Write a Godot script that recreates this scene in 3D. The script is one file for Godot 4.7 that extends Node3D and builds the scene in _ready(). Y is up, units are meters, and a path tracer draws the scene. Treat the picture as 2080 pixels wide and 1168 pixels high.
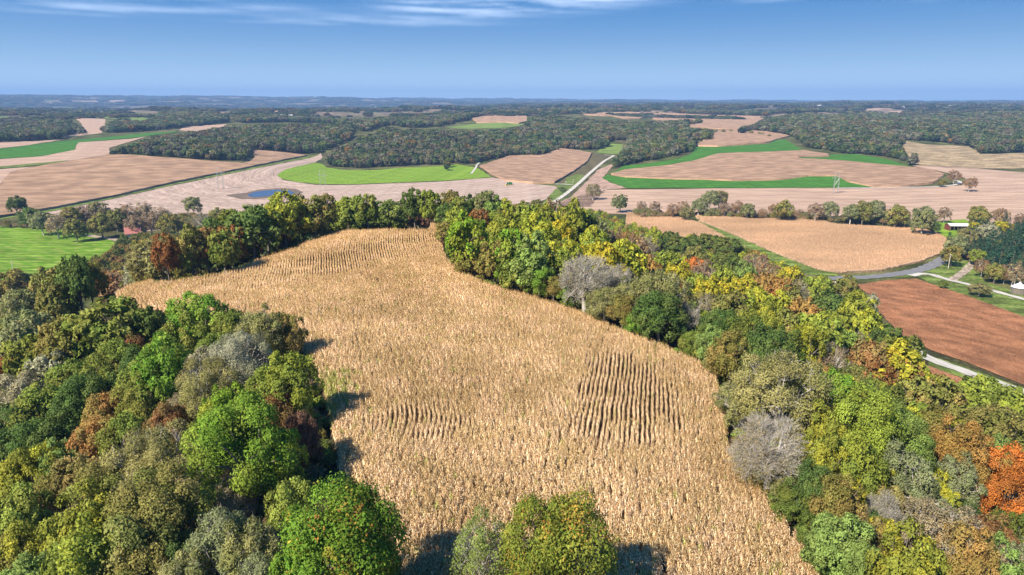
extends Node3D
# A farmed valley seen from a drone above a corn ridge. x runs right, «d» forward (-z), metres.

const GA := 111.0
const GB := 0.045
const NX := 134
const NB := 34
const NF := 134
const D0 := 120.0
const ROW := 0.76

var gx := PackedFloat64Array()
var gd := PackedFloat64Array()
var hh := PackedFloat64Array()
var nn := PackedVector3Array()
var rng := RandomNumberGenerator.new()
var mats := {}
var species := {}
var used := {}
var trees_at := PackedVector3Array()   # x, d, radius of every tree placed singly


func _ready() -> void:
	rng.seed = 7
	# ---- camera, sky, sun, air
	var cam := Camera3D.new()
	cam.name = "camera"
	cam.position = Vector3(0, 50, 0)
	cam.rotation_degrees = Vector3(-15.3, 0, 0)
	cam.fov = 45.58
	cam.near = 0.5
	cam.far = 60000
	cam.current = true
	add_child(cam)
	var env := Environment.new()
	env.background_mode = Environment.BG_SKY
	var sm := ProceduralSkyMaterial.new()
	sm.sky_top_color = Color(0.0, 0.33, 0.55)
	sm.sky_horizon_color = Color(0.665, 0.75, 0.765)
	sm.sky_curve = 0.034
	sm.sky_energy_multiplier = 1.0
	sm.ground_horizon_color = Color(0.5, 0.5, 0.48)
	sm.ground_bottom_color = Color(0.3, 0.28, 0.24)
	sm.sun_angle_max = 1.0
	sm.sky_cover = clouds()
	sm.sky_cover_modulate = Color(1, 1, 1, 1)
	var sky := Sky.new()
	sky.sky_material = sm
	env.sky = sky
	env.tonemap_mode = Environment.TONE_MAPPER_LINEAR
	env.tonemap_exposure = 2.2
	env.sdfgi_enabled = true
	env.ssao_enabled = true
	env.ssil_enabled = true
	env.fog_enabled = true
	env.fog_density = 0.000085
	env.fog_light_color = Color(0.60, 0.77, 1.0)
	var we := WorldEnvironment.new()
	we.name = "world_environment"
	we.environment = env
	add_child(we)
	var sun := DirectionalLight3D.new()
	sun.name = "sun"
	sun.light_energy = 1.5
	sun.light_color = Color(1.0, 0.95, 0.87)
	sun.light_angular_distance = 0.5
	sun.shadow_enabled = true
	add_child(sun)
	var to := Vector3(0.70, 0, -0.71).normalized() * cos(deg_to_rad(43)) + Vector3(0, -sin(deg_to_rad(43)), 0)
	sun.look_at_from_position(Vector3.ZERO, to, Vector3.UP)
	# ---- land
	make_materials()
	terrain()
	var t0 := Time.get_ticks_msec()
	build_ground()
	for line in FIELDS.split("\n", false):
		field(line)
	for line in ROADS.split("\n", false):
		road(line)
	print("fields ", Time.get_ticks_msec() - t0)
	t0 = Time.get_ticks_msec()
	# ---- plants
	corn_crops()
	print("corn ", Time.get_ticks_msec() - t0)
	t0 = Time.get_ticks_msec()
	single_trees()
	print("trees ", Time.get_ticks_msec() - t0)
	t0 = Time.get_ticks_msec()
	for line in NEAR.split("\n", false):
		near_wood(line)
	undergrowth()
	for line in WOODS.split("\n", false):
		far_wood(line)
	far_country()
	print("woods ", Time.get_ticks_msec() - t0)
	# ---- things
	build_things()


# ------------------------------------------------------------------ helpers
func named(o: Node3D, called: String, parent: Node = null) -> Node3D:
	if parent == null:
		var n: int = used.get(called, 0)
		used[called] = n + 1
		o.name = called if n == 0 else "%s_%03d" % [called, n]
		add_child(o, true)
	else:
		var key := str(parent.get_instance_id()) + called
		var n: int = used.get(key, 0)
		used[key] = n + 1
		o.name = called if n == 0 else "%s_%03d" % [called, n]
		parent.add_child(o, true)
	return o


func tag(o: Node, label: String, category := "", group := "", kind := "") -> void:
	if label:
		o.set_meta("label", label)
	if category:
		o.set_meta("category", category)
	if group:
		o.set_meta("group", group)
	if kind:
		o.set_meta("kind", kind)


func thing(called: String, label: String, category: String, at: Vector3, turn := 0.0, group := "") -> Node3D:
	var o := Node3D.new()
	named(o, called)
	o.position = at
	o.rotation.y = turn
	tag(o, label, category, group)
	return o


func part(called: String, mesh: Mesh, m: Material, parent: Node) -> MeshInstance3D:
	var o := MeshInstance3D.new()
	o.mesh = mesh
	if m:
		o.material_override = m
	named(o, called, parent)
	return o


func arrays(v: PackedVector3Array, n: PackedVector3Array, ix: PackedInt32Array, c := PackedColorArray(), uv := PackedVector2Array(), into: ArrayMesh = null, m: Material = null) -> ArrayMesh:
	var a := []
	a.resize(Mesh.ARRAY_MAX)
	a[Mesh.ARRAY_VERTEX] = v
	a[Mesh.ARRAY_NORMAL] = n
	a[Mesh.ARRAY_INDEX] = ix
	if c.size():
		a[Mesh.ARRAY_COLOR] = c
	if uv.size():
		a[Mesh.ARRAY_TEX_UV] = uv
		a[Mesh.ARRAY_TEX_UV2] = uv
	var out := into if into else ArrayMesh.new()
	out.add_surface_from_arrays(Mesh.PRIMITIVE_TRIANGLES, a)
	if m:
		out.surface_set_material(out.get_surface_count() - 1, m)
	return out


func pts(s: String) -> PackedVector2Array:
	var out := PackedVector2Array()
	for q in s.split(" ", false):
		var ab := q.split(",")
		out.append(Vector2(float(ab[0]), float(ab[1])))
	return out


func P(x: float, d: float, up := 0.0) -> Vector3:
	return Vector3(x, height(x, d) + up, -d)


# ------------------------------------------------------------------ materials
func lin(r: float, g: float, b: float) -> Color:
	return Color(r, g, b).linear_to_srgb()


func plain(key: String, c: Color, rough := 0.9, metal := 0.0) -> StandardMaterial3D:
	var m := StandardMaterial3D.new()
	m.resource_name = key
	m.albedo_color = c
	m.roughness = rough
	m.metallic = metal
	m.metallic_specular = 0.3
	mats[key] = m
	return m


func noise_tex(freq: float, sd: int, cols: Array, octaves := 4, size := 512, kind := FastNoiseLite.TYPE_SIMPLEX_SMOOTH) -> NoiseTexture2D:
	var n := FastNoiseLite.new()
	n.noise_type = kind
	n.frequency = freq
	n.seed = sd
	n.fractal_octaves = octaves
	var t := NoiseTexture2D.new()
	t.width = size
	t.height = size
	t.seamless = true
	t.noise = n
	var g := Gradient.new()
	var offs := PackedFloat32Array()
	var cs := PackedColorArray()
	for k in cols.size():
		offs.append(0.22 + 0.56 * k / maxf(1, cols.size() - 1))
		cs.append(cols[k])
	g.offsets = offs
	g.colors = cs
	t.color_ramp = g
	return t


# a ground cover: a fine pattern times a coarse one; scales in metres per repeat
func cover(key: String, cols: Array, fine: Vector2, coarse: Vector2, bump := 0.0, spread := 0.3, freq := 0.02) -> StandardMaterial3D:
	var m := plain(key, Color.WHITE, 0.95)
	m.metallic_specular = 0.15
	m.albedo_texture = noise_tex(freq, hash(key) % 1000, cols, 5)
	m.uv1_scale = Vector3(100.0 / fine.x, 100.0 / fine.y, 1)
	m.detail_enabled = true
	m.detail_blend_mode = BaseMaterial3D.BLEND_MODE_MUL
	m.detail_uv_layer = BaseMaterial3D.DETAIL_UV_2
	m.uv2_scale = Vector3(100.0 / coarse.x, 100.0 / coarse.y, 1)
	var lo := 1.0 - spread
	m.detail_albedo = noise_tex(0.012, hash(key) % 977 + 3, [Color(lo, lo, lo), Color(1, 1, 1)], 4)
	if bump > 0:
		m.heightmap_enabled = true
		m.heightmap_scale = bump
		m.heightmap_texture = mats.bump_tex
	return m


func make_materials() -> void:
	mats.bump_tex = noise_tex(0.06, 5, [Color.BLACK, Color.WHITE], 3)
	cover("corn_far", [lin(.42, .255, .155), lin(.51, .325, .205), lin(.58, .39, .26)], Vector2(30, 30), Vector2(260, 150), 60, .2, .05)
	cover("corn_near_far", [lin(.42, .255, .16), lin(.54, .345, .225), lin(.62, .42, .285)], Vector2(24, 24), Vector2(200, 110), 60, .2, .05)
	cover("corn_mid", [lin(.44, .30, .19), lin(.56, .40, .27)], Vector2(14, 14), Vector2(120, 40), 40, .2, .05)
	cover("tanflat", [lin(.38, .255, .18), lin(.47, .325, .24), lin(.53, .385, .29)], Vector2(160, 9), Vector2(500, 60), 0, .18, .03)
	cover("pinkstub", [lin(.30, .19, .14), lin(.46, .31, .24), lin(.52, .37, .29)], Vector2(90, 7), Vector2(200, 40), 0, .2, .03)
	cover("stubble", [lin(.24, .165, .125), lin(.46, .345, .28), lin(.55, .43, .36)], Vector2(260, 22), Vector2(400, 70), 0, .12, .04)
	cover("meadow", [lin(.09, .22, .015), lin(.15, .30, .02), lin(.34, .36, .11)], Vector2(120, 22), Vector2(300, 50), 0, .25, .02)
	cover("brightgrass", [lin(.10, .21, .015), lin(.17, .31, .022), lin(.36, .42, .07)], Vector2(120, 16), Vector2(260, 40), 0, .2, .02)
	cover("palegrass", [lin(.15, .22, .05), lin(.21, .28, .07)], Vector2(200, 40), Vector2(500, 90), 0, .2)
	cover("darkgrass", [lin(.035, .13, .014), lin(.06, .19, .022), lin(.12, .24, .035)], Vector2(90, 12), Vector2(260, 40), 0, .2)
	cover("grass", [lin(.10, .16, .03), lin(.16, .23, .045), lin(.27, .27, .11)], Vector2(30, 30), Vector2(170, 60), 0, .3)
	cover("weeds", [lin(.10, .08, .045), lin(.19, .15, .09), lin(.17, .18, .06)], Vector2(30, 30), Vector2(120, 40), 30, .3)
	cover("tawny", [lin(.26, .21, .11), lin(.42, .31, .18), lin(.52, .39, .25)], Vector2(70, 30), Vector2(260, 90), 0, .3)
	cover("soy", [lin(.38, .165, .08), lin(.50, .235, .12), lin(.60, .32, .175)], Vector2(16, 2.4), Vector2(110, 70), 12, .26, .03)
	cover("mud", [lin(.13, .10, .075), lin(.24, .18, .14)], Vector2(40, 20), Vector2(120, 40), 0, .2)
	cover("soil", [lin(.085, .05, .03), lin(.15, .095, .06)], Vector2(6, 6), Vector2(40, 40), 6, .3)
	cover("gravel", [lin(.44, .41, .36), lin(.58, .55, .50)], Vector2(6, 6), Vector2(60, 20), 1.5, .15, .05)
	cover("dirt", [lin(.34, .27, .21), lin(.50, .41, .33)], Vector2(6, 6), Vector2(40, 20), 1.5, .25, .05)
	cover("asphalt", [lin(.17, .17, .18), lin(.22, .22, .235)], Vector2(5, 5), Vector2(60, 9), 0.6, .12, .06)
	var g := cover("ground", [Color(.72, .72, .72), Color(1, 1, 1)], Vector2(24, 24), Vector2(330, 330), 20, .35)
	g.vertex_color_use_as_albedo = true
	var water := plain("water", lin(.025, .035, .075), 0.1)
	water.metallic_specular = 0.33
	var leaf := plain("leaf", Color.WHITE, 0.75)
	leaf.vertex_color_use_as_albedo = true
	leaf.metallic_specular = 0.2
	leaf.backlight_enabled = true
	leaf.backlight = Color(.8, .8, .8)
	leaf.cull_mode = BaseMaterial3D.CULL_DISABLED
	var husk := plain("corn_leaf", Color.WHITE, 0.8)
	husk.vertex_color_use_as_albedo = true
	husk.metallic_specular = 0.2
	husk.backlight_enabled = true
	husk.backlight = Color(.35, .35, .35)
	husk.cull_mode = BaseMaterial3D.CULL_DISABLED
	plain("bark", lin(.17, .15, .125), 0.95)
	plain("pale_bark", lin(.42, .395, .36), 0.95)
	plain("white_metal", lin(.60, .60, .585), 0.45)
	plain("galvanised", lin(.40, .41, .42), 0.45, 0.6)
	plain("red_boards", lin(.16, .05, .04), 0.85)
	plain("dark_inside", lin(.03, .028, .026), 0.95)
	plain("timber", lin(.20, .16, .12), 0.9)
	plain("pale_timber", lin(.52, .48, .42), 0.85)
	plain("red_roof", lin(.36, .14, .125), 0.7)
	plain("cream_boards", lin(.60, .50, .36), 0.8)
	plain("machine_green", lin(.03, .17, .045), 0.4)
	plain("machine_yellow", lin(.70, .50, .03), 0.5)
	plain("rubber", lin(.02, .02, .02), 0.9)
	var gl := plain("cab_glass", lin(.03, .04, .05), 0.08)
	gl.metallic_specular = 0.6


# ------------------------------------------------------------------ sky
func clouds() -> ImageTexture:
	# thin cirrus: a broad band of drifting streaks high up, the lowest wisps just above the farmland
	var w := 3072
	var hgt := 1536
	var im := Image.create(w, hgt, false, Image.FORMAT_RGBA8)
	im.fill(Color(1, 1, 1, 0))
	var n := FastNoiseLite.new()
	n.seed = 21
	n.frequency = 0.9
	n.fractal_octaves = 5
	n.fractal_gain = 0.55
	var n2 := FastNoiseLite.new()
	n2.seed = 4
	n2.frequency = 0.35
	n2.fractal_octaves = 3
	# wisps: azimuth and elevation in degrees of each end, thickness, strength
	var wisps := [[-23.0, 5.2, 16.0, 7.9, 1.0, .55], [-9.0, 7.0, 14.0, 8.2, .8, .9], [-4.0, 6.6, 6.0, 7.4, .5, .5], [-33.0, 5.9, -17.0, 6.6, .33, .6], [-29.0, 7.0, -19.0, 7.3, .4, .35], [-40.0, 4.9, -28.0, 5.5, .8, .35], [-44.0, 6.4, -24.0, 7.7, 1.1, .3], [17.5, 7.0, 23.5, 7.3, .25, .5], [29.0, 6.5, 31.5, 6.6, .25, .25]]
	for j in range(0, int(hgt * 0.47)):
		var el := 90.0 - (j + 0.5) / hgt * 180.0
		for i in w:
			var az := wrapf((i + 0.5) / w * 360.0, -180.0, 180.0)
			var a := 0.0
			if el < 9.0 and absf(az) < 50:
				for q in wisps:
					if az > q[0] - 4 and az < q[2] + 4:
						var t: float = clampf((az - q[0]) / (q[2] - q[0]), 0, 1)
						var mid: float = lerpf(q[1], q[3], t * t * (2.0 - t))
						var wide: float = q[4] * (0.35 + 0.65 * sin(PI * clampf((az - q[0] + 4) / (q[2] - q[0] + 8), 0, 1)))
						var off: float = (el - mid) / wide
						var ends: float = smoothstep(q[0] - 4.0, q[0] + 3.0, az) * (1.0 - smoothstep(q[2] - 3.0, q[2] + 4.0, az))
						var edge: float = exp(-off * off * (2.2 if off < 0 else 0.7))
						a += 0.27 * q[5] * edge * ends * clampf(0.42 + 1.1 * n.get_noise_3d(az * 0.10 - el * .25, el * 2.6 + az * 0.09, 3.0), 0, 1.1)
			if el > 6.0:
				var k := smoothstep(6.0, 14.0, el) * (1.0 - smoothstep(45.0, 80.0, el))
				var u := n.get_noise_3d(sin(deg_to_rad(az)) * 2.2, el * 0.10 + 0.4 * sin(deg_to_rad(az + el)), cos(deg_to_rad(az)) * 2.2)
				a += k * 0.2 * smoothstep(0.05, 0.5, u + 0.35 * n2.get_noise_3d(sin(deg_to_rad(az)) * 3.0, el * .05, cos(deg_to_rad(az)) * 3.0))
			if a > 0.004:
				im.set_pixel(i, j, Color(1.0, 1.0, 1.0, clampf(a, 0, 1)))
	return ImageTexture.create_from_image(im)


# ------------------------------------------------------------------ terrain
func wave(x: float, d: float) -> float:
	var r := sqrt(x * x + d * d)
	var fade := 1.0 - 0.85 * clampf((r - 16500.0) / 3000.0, 0, 1)
	var k := clampf((r - 900.0) / 2500.0, 0, 1) * fade
	var k2 := clampf((r - 4000.0) / 6000.0, 0, 1) * fade
	if k == 0:
		return 0.0
	var a := sin(x * .0061 + 1.3 * sin(d * .0023 + .7)) * sin(d * .0052 + 1.1 * sin(x * .0029))
	var b := sin(x * .0143 + 2.1 + sin(d * .0071)) * sin(d * .0117 + .4)
	var c := sin(x * .0017 + 1.7 * sin(d * .0008 + 2.0)) * sin(d * .0021 + 1.9 * sin(x * .0009 + .3)) + .5 * sin(x * .0037 + d * .0011)
	return k * (10 * a + 4 * b) + k2 * 22 * c


func terrain() -> void:
	# the lie of the land: a smooth surface through measured spots (x, forward, weight), finer close by than far off
	var ex := PackedFloat64Array()
	var ey := PackedFloat64Array()
	var ez := PackedFloat64Array()
	var ew := PackedFloat64Array()
	for line in SPOTS.split("\n", false):
		for q in line.split(" ", false):
			var v := q.split("/")
			var e := embed(float(v[0]), float(v[1]))
			ex.append(e.x)
			ey.append(e.y)
			ez.append(e.z)
			ew.append(float(v[2]))
	for i in range(-NX, NX + 1):
		gx.append(GA * sinh(i * GB))
	for j in range(-NB, NF + 1):
		gd.append(D0 + GA * sinh(j * GB))
	var n := ex.size()
	for d in gd:
		for x in gx:
			var e := embed(x, d)
			var s := SPOT_BASE
			for k in n:
				var a := e.x - ex[k]
				var b := e.y - ey[k]
				var c := e.z - ez[k]
				s += ew[k] * sqrt(a * a + b * b + c * c + 0.0016)
			hh.append(s + wave(x, d))
	var wn := gx.size()
	for j in gd.size():
		for i in wn:
			var i0 := maxi(i - 1, 0)
			var i1 := mini(i + 1, wn - 1)
			var j0 := maxi(j - 1, 0)
			var j1 := mini(j + 1, gd.size() - 1)
			nn.append(Vector3(-(hh[j * wn + i1] - hh[j * wn + i0]) / (gx[i1] - gx[i0]), 1, (hh[j1 * wn + i] - hh[j0 * wn + i]) / (gd[j1] - gd[j0])).normalized())


func embed(x: float, d: float) -> Vector3:
	var az := atan2(x, d)
	return Vector3(1.6 * log(sqrt(x * x + d * d + 900.0)), 1.6 * cos(az), 1.6 * sin(az))


func cell(x: float, d: float) -> Array:
	var fi := clampf(asinh(x / GA) / GB + NX, 0, 2 * NX - 1e-6)
	var fj := clampf(asinh((d - D0) / GA) / GB + NB, 0, NB + NF - 1e-6)
	var i := int(fi)
	var j := int(fj)
	return [i, j, (x - gx[i]) / (gx[i + 1] - gx[i]), (d - gd[j]) / (gd[j + 1] - gd[j])]


func height(x: float, d: float) -> float:
	var q := cell(x, d)
	var wn := 2 * NX + 1
	var at: int = q[1] * wn + q[0]
	var u: float = q[2]
	var v: float = q[3]
	if u + v < 1:
		return hh[at] + (hh[at + 1] - hh[at]) * u + (hh[at + wn] - hh[at]) * v
	return hh[at + wn + 1] + (hh[at + wn] - hh[at + wn + 1]) * (1 - u) + (hh[at + 1] - hh[at + wn + 1]) * (1 - v)


func normal_at(x: float, d: float) -> Vector3:
	var q := cell(x, d)
	var wn := 2 * NX + 1
	var at: int = q[1] * wn + q[0]
	return nn[at].lerp(nn[at + 1], q[2]).lerp(nn[at + wn].lerp(nn[at + wn + 1], q[2]), q[3]).normalized()


func build_ground() -> void:
	var v := PackedVector3Array()
	var c := PackedColorArray()
	var uv := PackedVector2Array()
	var ix := PackedInt32Array()
	var wn := gx.size()
	var n := FastNoiseLite.new()
	n.seed = 9
	n.frequency = 0.0016
	n.fractal_octaves = 3
	var n2 := FastNoiseLite.new()
	n2.seed = 12
	n2.frequency = 0.012
	for j in gd.size():
		for i in wn:
			var x := gx[i]
			var d := gd[j]
			v.append(Vector3(x, hh[j * wn + i], -d))
			uv.append(Vector2(x, d) / 100.0)
			var r := sqrt(x * x + d * d)
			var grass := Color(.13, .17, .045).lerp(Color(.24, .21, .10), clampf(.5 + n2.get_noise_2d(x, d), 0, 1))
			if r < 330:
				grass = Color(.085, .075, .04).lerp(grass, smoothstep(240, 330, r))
			var far := Color(.06, .09, .045).lerp(Color(.40, .30, .21), smoothstep(.06, .12, n.get_noise_2d(x, d)))
			far = far.lerp(Color(.16, .22, .07), smoothstep(.3, .36, n.get_noise_2d(x + 9000, d)))
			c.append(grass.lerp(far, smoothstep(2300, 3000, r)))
	for j in gd.size() - 1:
		for i in wn - 1:
			var a := j * wn + i
			ix.append_array([a, a + wn, a + 1, a + 1, a + wn, a + wn + 1])
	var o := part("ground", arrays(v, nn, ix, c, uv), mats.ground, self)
	tag(o, "rolling farmland ground reaching to the hilly horizon", "", "", "structure")


func sheet(poly: PackedVector2Array, lift: float, slope: float, ang: float, v: PackedVector3Array, n: PackedVector3Array, ix: PackedInt32Array, uv: PackedVector2Array) -> void:
	# the polygon, cut along the triangles of the ground and laid «lift» above them
	var lo := poly[0]
	var hi := poly[0]
	for q in poly:
		lo = lo.min(q)
		hi = hi.max(q)
	var a := cell(lo.x, lo.y)
	var b := cell(hi.x, hi.y)
	var i0: int = a[0]
	var i1: int = mini(b[0] + 1, gx.size() - 1)
	var j0: int = a[1]
	var j1: int = mini(b[1] + 1, gd.size() - 1)
	var inside := PackedByteArray()
	for j in range(j0, j1 + 1):
		for i in range(i0, i1 + 1):
			inside.append(1 if Geometry2D.is_point_in_polygon(Vector2(gx[i], gd[j]), poly) else 0)
	var row := i1 - i0 + 1
	var ca := cos(ang)
	var sa := sin(ang)
	for j in range(j0, j1):
		for i in range(i0, i1):
			var k := (j - j0) * row + i - i0
			var s := inside[k] + inside[k + 1] + inside[k + row] + inside[k + row + 1]
			var p00 := Vector2(gx[i], gd[j])
			var p10 := Vector2(gx[i + 1], gd[j])
			var p01 := Vector2(gx[i], gd[j + 1])
			var p11 := Vector2(gx[i + 1], gd[j + 1])
			for tri in [PackedVector2Array([p00, p10, p01]), PackedVector2Array([p10, p11, p01])]:
				var bits: Array
				if s == 4:
					bits = [tri]
				else:
					bits = Geometry2D.intersect_polygons(tri, poly)
				for bit: PackedVector2Array in bits:
					if bit.size() < 3:
						continue
					var at := v.size()
					for q in bit:
						v.append(P(q.x, q.y, lift + slope * q.length()))
						n.append(normal_at(q.x, q.y))
						uv.append(Vector2(q.x * ca + q.y * sa, -q.x * sa + q.y * ca) / 100.0)
					var f := PackedInt32Array([0, 1, 2]) if bit.size() == 3 else Geometry2D.triangulate_polygon(bit)
					for t in range(0, f.size() - 2, 3):
						var A := bit[f[t]]
						var B := bit[f[t + 1]]
						var C := bit[f[t + 2]]
						var area := (B - A).cross(C - A)
						if absf(area) < 1e-5:
							continue
						if area > 0:
							ix.append_array([at + f[t], at + f[t + 2], at + f[t + 1]])
						else:
							ix.append_array([at + f[t], at + f[t + 1], at + f[t + 2]])


func ragged(poly: PackedVector2Array) -> PackedVector2Array:
	# hand-driven edges: never quite straight
	var n := FastNoiseLite.new()
	n.seed = 55
	n.frequency = 1.0
	var out := PackedVector2Array()
	for e in poly.size():
		var a := poly[e]
		var b := poly[(e + 1) % poly.size()]
		var r := a.length()
		var many := maxi(1, int(a.distance_to(b) / (r * .012)))
		for k in many:
			var q := a.lerp(b, float(k) / many)
			var f := q * 90.0 / r
			out.append(q + Vector2(n.get_noise_2d(f.x, f.y), n.get_noise_2d(f.x + 70, f.y)) * r * .0022)
	return out


func field(line: String) -> void:
	var s := line.split("|")
	var style := s[1]
	var layer := float(s[2])
	var poly := ragged(pts(s[4]))
	var v := PackedVector3Array()
	var n := PackedVector3Array()
	var ix := PackedInt32Array()
	var uv := PackedVector2Array()
	var crop := style in ["corn_far", "corn_near_far"]
	var lift := 0.05 * layer + (2.1 if crop else 0.0)
	if style == "corn_mid":
		lift = .8
	sheet(poly, lift, 0.00009 * layer, deg_to_rad(float(s[3])), v, n, ix, uv)
	if style == "stubble":
		# harvested along the contour: the passes follow the edge of the hay field and the pond
		var edge := pts(s[6])
		for k in uv.size():
			var q := Vector2(v[k].x, -v[k].z)
			var best := 1e9
			for e in edge.size():
				best = minf(best, q.distance_to(Geometry2D.get_closest_point_to_segment(q, edge[e], edge[(e + 1) % edge.size()])))
			uv[k] = Vector2(uv[k].x, best / 100.0)
	if crop or style == "corn_mid":
		# the standing edge of the crop
		var turn := -1.0 if Geometry2D.is_polygon_clockwise(poly) else 1.0
		for e in poly.size():
			var a := poly[e]
			var b := poly[(e + 1) % poly.size()]
			var many := maxi(1, int(a.distance_to(b) / maxf(2.5, a.length() * .006)))
			var out2 := Vector2((b - a).y, -(b - a).x).normalized() * turn
			for k in many:
				var q0 := a.lerp(b, float(k) / many)
				var q1 := a.lerp(b, float(k + 1) / many)
				var at := v.size()
				for q in [q0, q1]:
					var nr := Vector3(out2.x, 0.3, -out2.y).normalized()
					v.append_array([P(q.x, q.y, 0), P(q.x, q.y, lift + 0.00009 * layer * q.length() + rng.randf() * .35)])
					n.append_array([nr, nr])
					uv.append_array([Vector2((q.x + q.y) / 100.0, 0), Vector2((q.x + q.y) / 100.0, .02)])
				if turn > 0:
					ix.append_array([at, at + 1, at + 2, at + 2, at + 1, at + 3])
				else:
					ix.append_array([at, at + 2, at + 1, at + 2, at + 3, at + 1])
	if ix.is_empty():
		print("empty field ", s[5])
		return
	var o := MeshInstance3D.new()
	o.mesh = arrays(v, n, ix, PackedColorArray(), uv)
	o.material_override = mats[style]
	named(o, s[0])
	tag(o, s[5], "", "", "structure")


func road(line: String) -> void:
	var s := line.split("|")
	var raw := pts(s[3])
	var wide := float(s[2])
	var curve := Curve2D.new()
	for k in raw.size():
		var t := (raw[mini(k + 1, raw.size() - 1)] - raw[maxi(k - 1, 0)])
		var l := t.normalized()
		curve.add_point(raw[k], -l * raw[k].distance_to(raw[maxi(k - 1, 0)]) * .33, l * raw[k].distance_to(raw[mini(k + 1, raw.size() - 1)]) * .33)
	var total := curve.get_baked_length()
	var step := clampf(raw[0].length() * .006, 2.0, 6.0)
	var many := int(total / step)
	var v := PackedVector3Array()
	var n := PackedVector3Array()
	var ix := PackedInt32Array()
	var uv := PackedVector2Array()
	for k in many + 1:
		var q := curve.sample_baked(total * k / many)
		var ahead := (curve.sample_baked(minf(total, total * k / many + 1.0)) - curve.sample_baked(maxf(0, total * k / many - 1.0))).normalized()
		var side := Vector2(-ahead.y, ahead.x)
		for m in 5:
			var off := (m / 4.0 - 0.5) * wide * (1.0 + 0.12 * sin(k * 1.7 + m * 2.0) * (1.0 if m == 0 or m == 4 else 0.0))
			var e := q + side * off
			v.append(P(e.x, e.y, 0.3 + e.length() * 0.0004 - absf(m - 2.0) * .04))
			n.append(normal_at(e.x, e.y))
			uv.append(Vector2(total * k / many, off) / 100.0)
		if k:
			var at := (k - 1) * 5
			for m in 4:
				var a := at + m
				ix.append_array([a, a + 1, a + 5, a + 5, a + 1, a + 6])
	# front faces upwards
	for t in range(0, ix.size(), 3):
		var cr := (v[ix[t + 1]] - v[ix[t]]).cross(v[ix[t + 2]] - v[ix[t]])
		if cr.y > 0:
			var k := ix[t + 1]
			ix[t + 1] = ix[t + 2]
			ix[t + 2] = k
	var o := MeshInstance3D.new()
	o.mesh = arrays(v, n, ix, PackedColorArray(), uv)
	o.material_override = mats[s[1]]
	named(o, s[0])
	tag(o, s[4], "", "", "structure")


# ------------------------------------------------------------------ instancing
func scatter(called: String, mesh: Mesh, where: Array, tint: PackedColorArray, parent: Node, m: Material = null) -> MultiMeshInstance3D:
	var mm := MultiMesh.new()
	mm.transform_format = MultiMesh.TRANSFORM_3D
	mm.use_colors = true
	mm.mesh = mesh
	mm.instance_count = where.size()
	for k in where.size():
		mm.set_instance_transform(k, where[k])
		mm.set_instance_color(k, tint[k])
	var o := MultiMeshInstance3D.new()
	o.multimesh = mm
	if m:
		o.material_override = m
	named(o, called, parent)
	o.set_meta("kind", "stuff")
	return o


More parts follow.
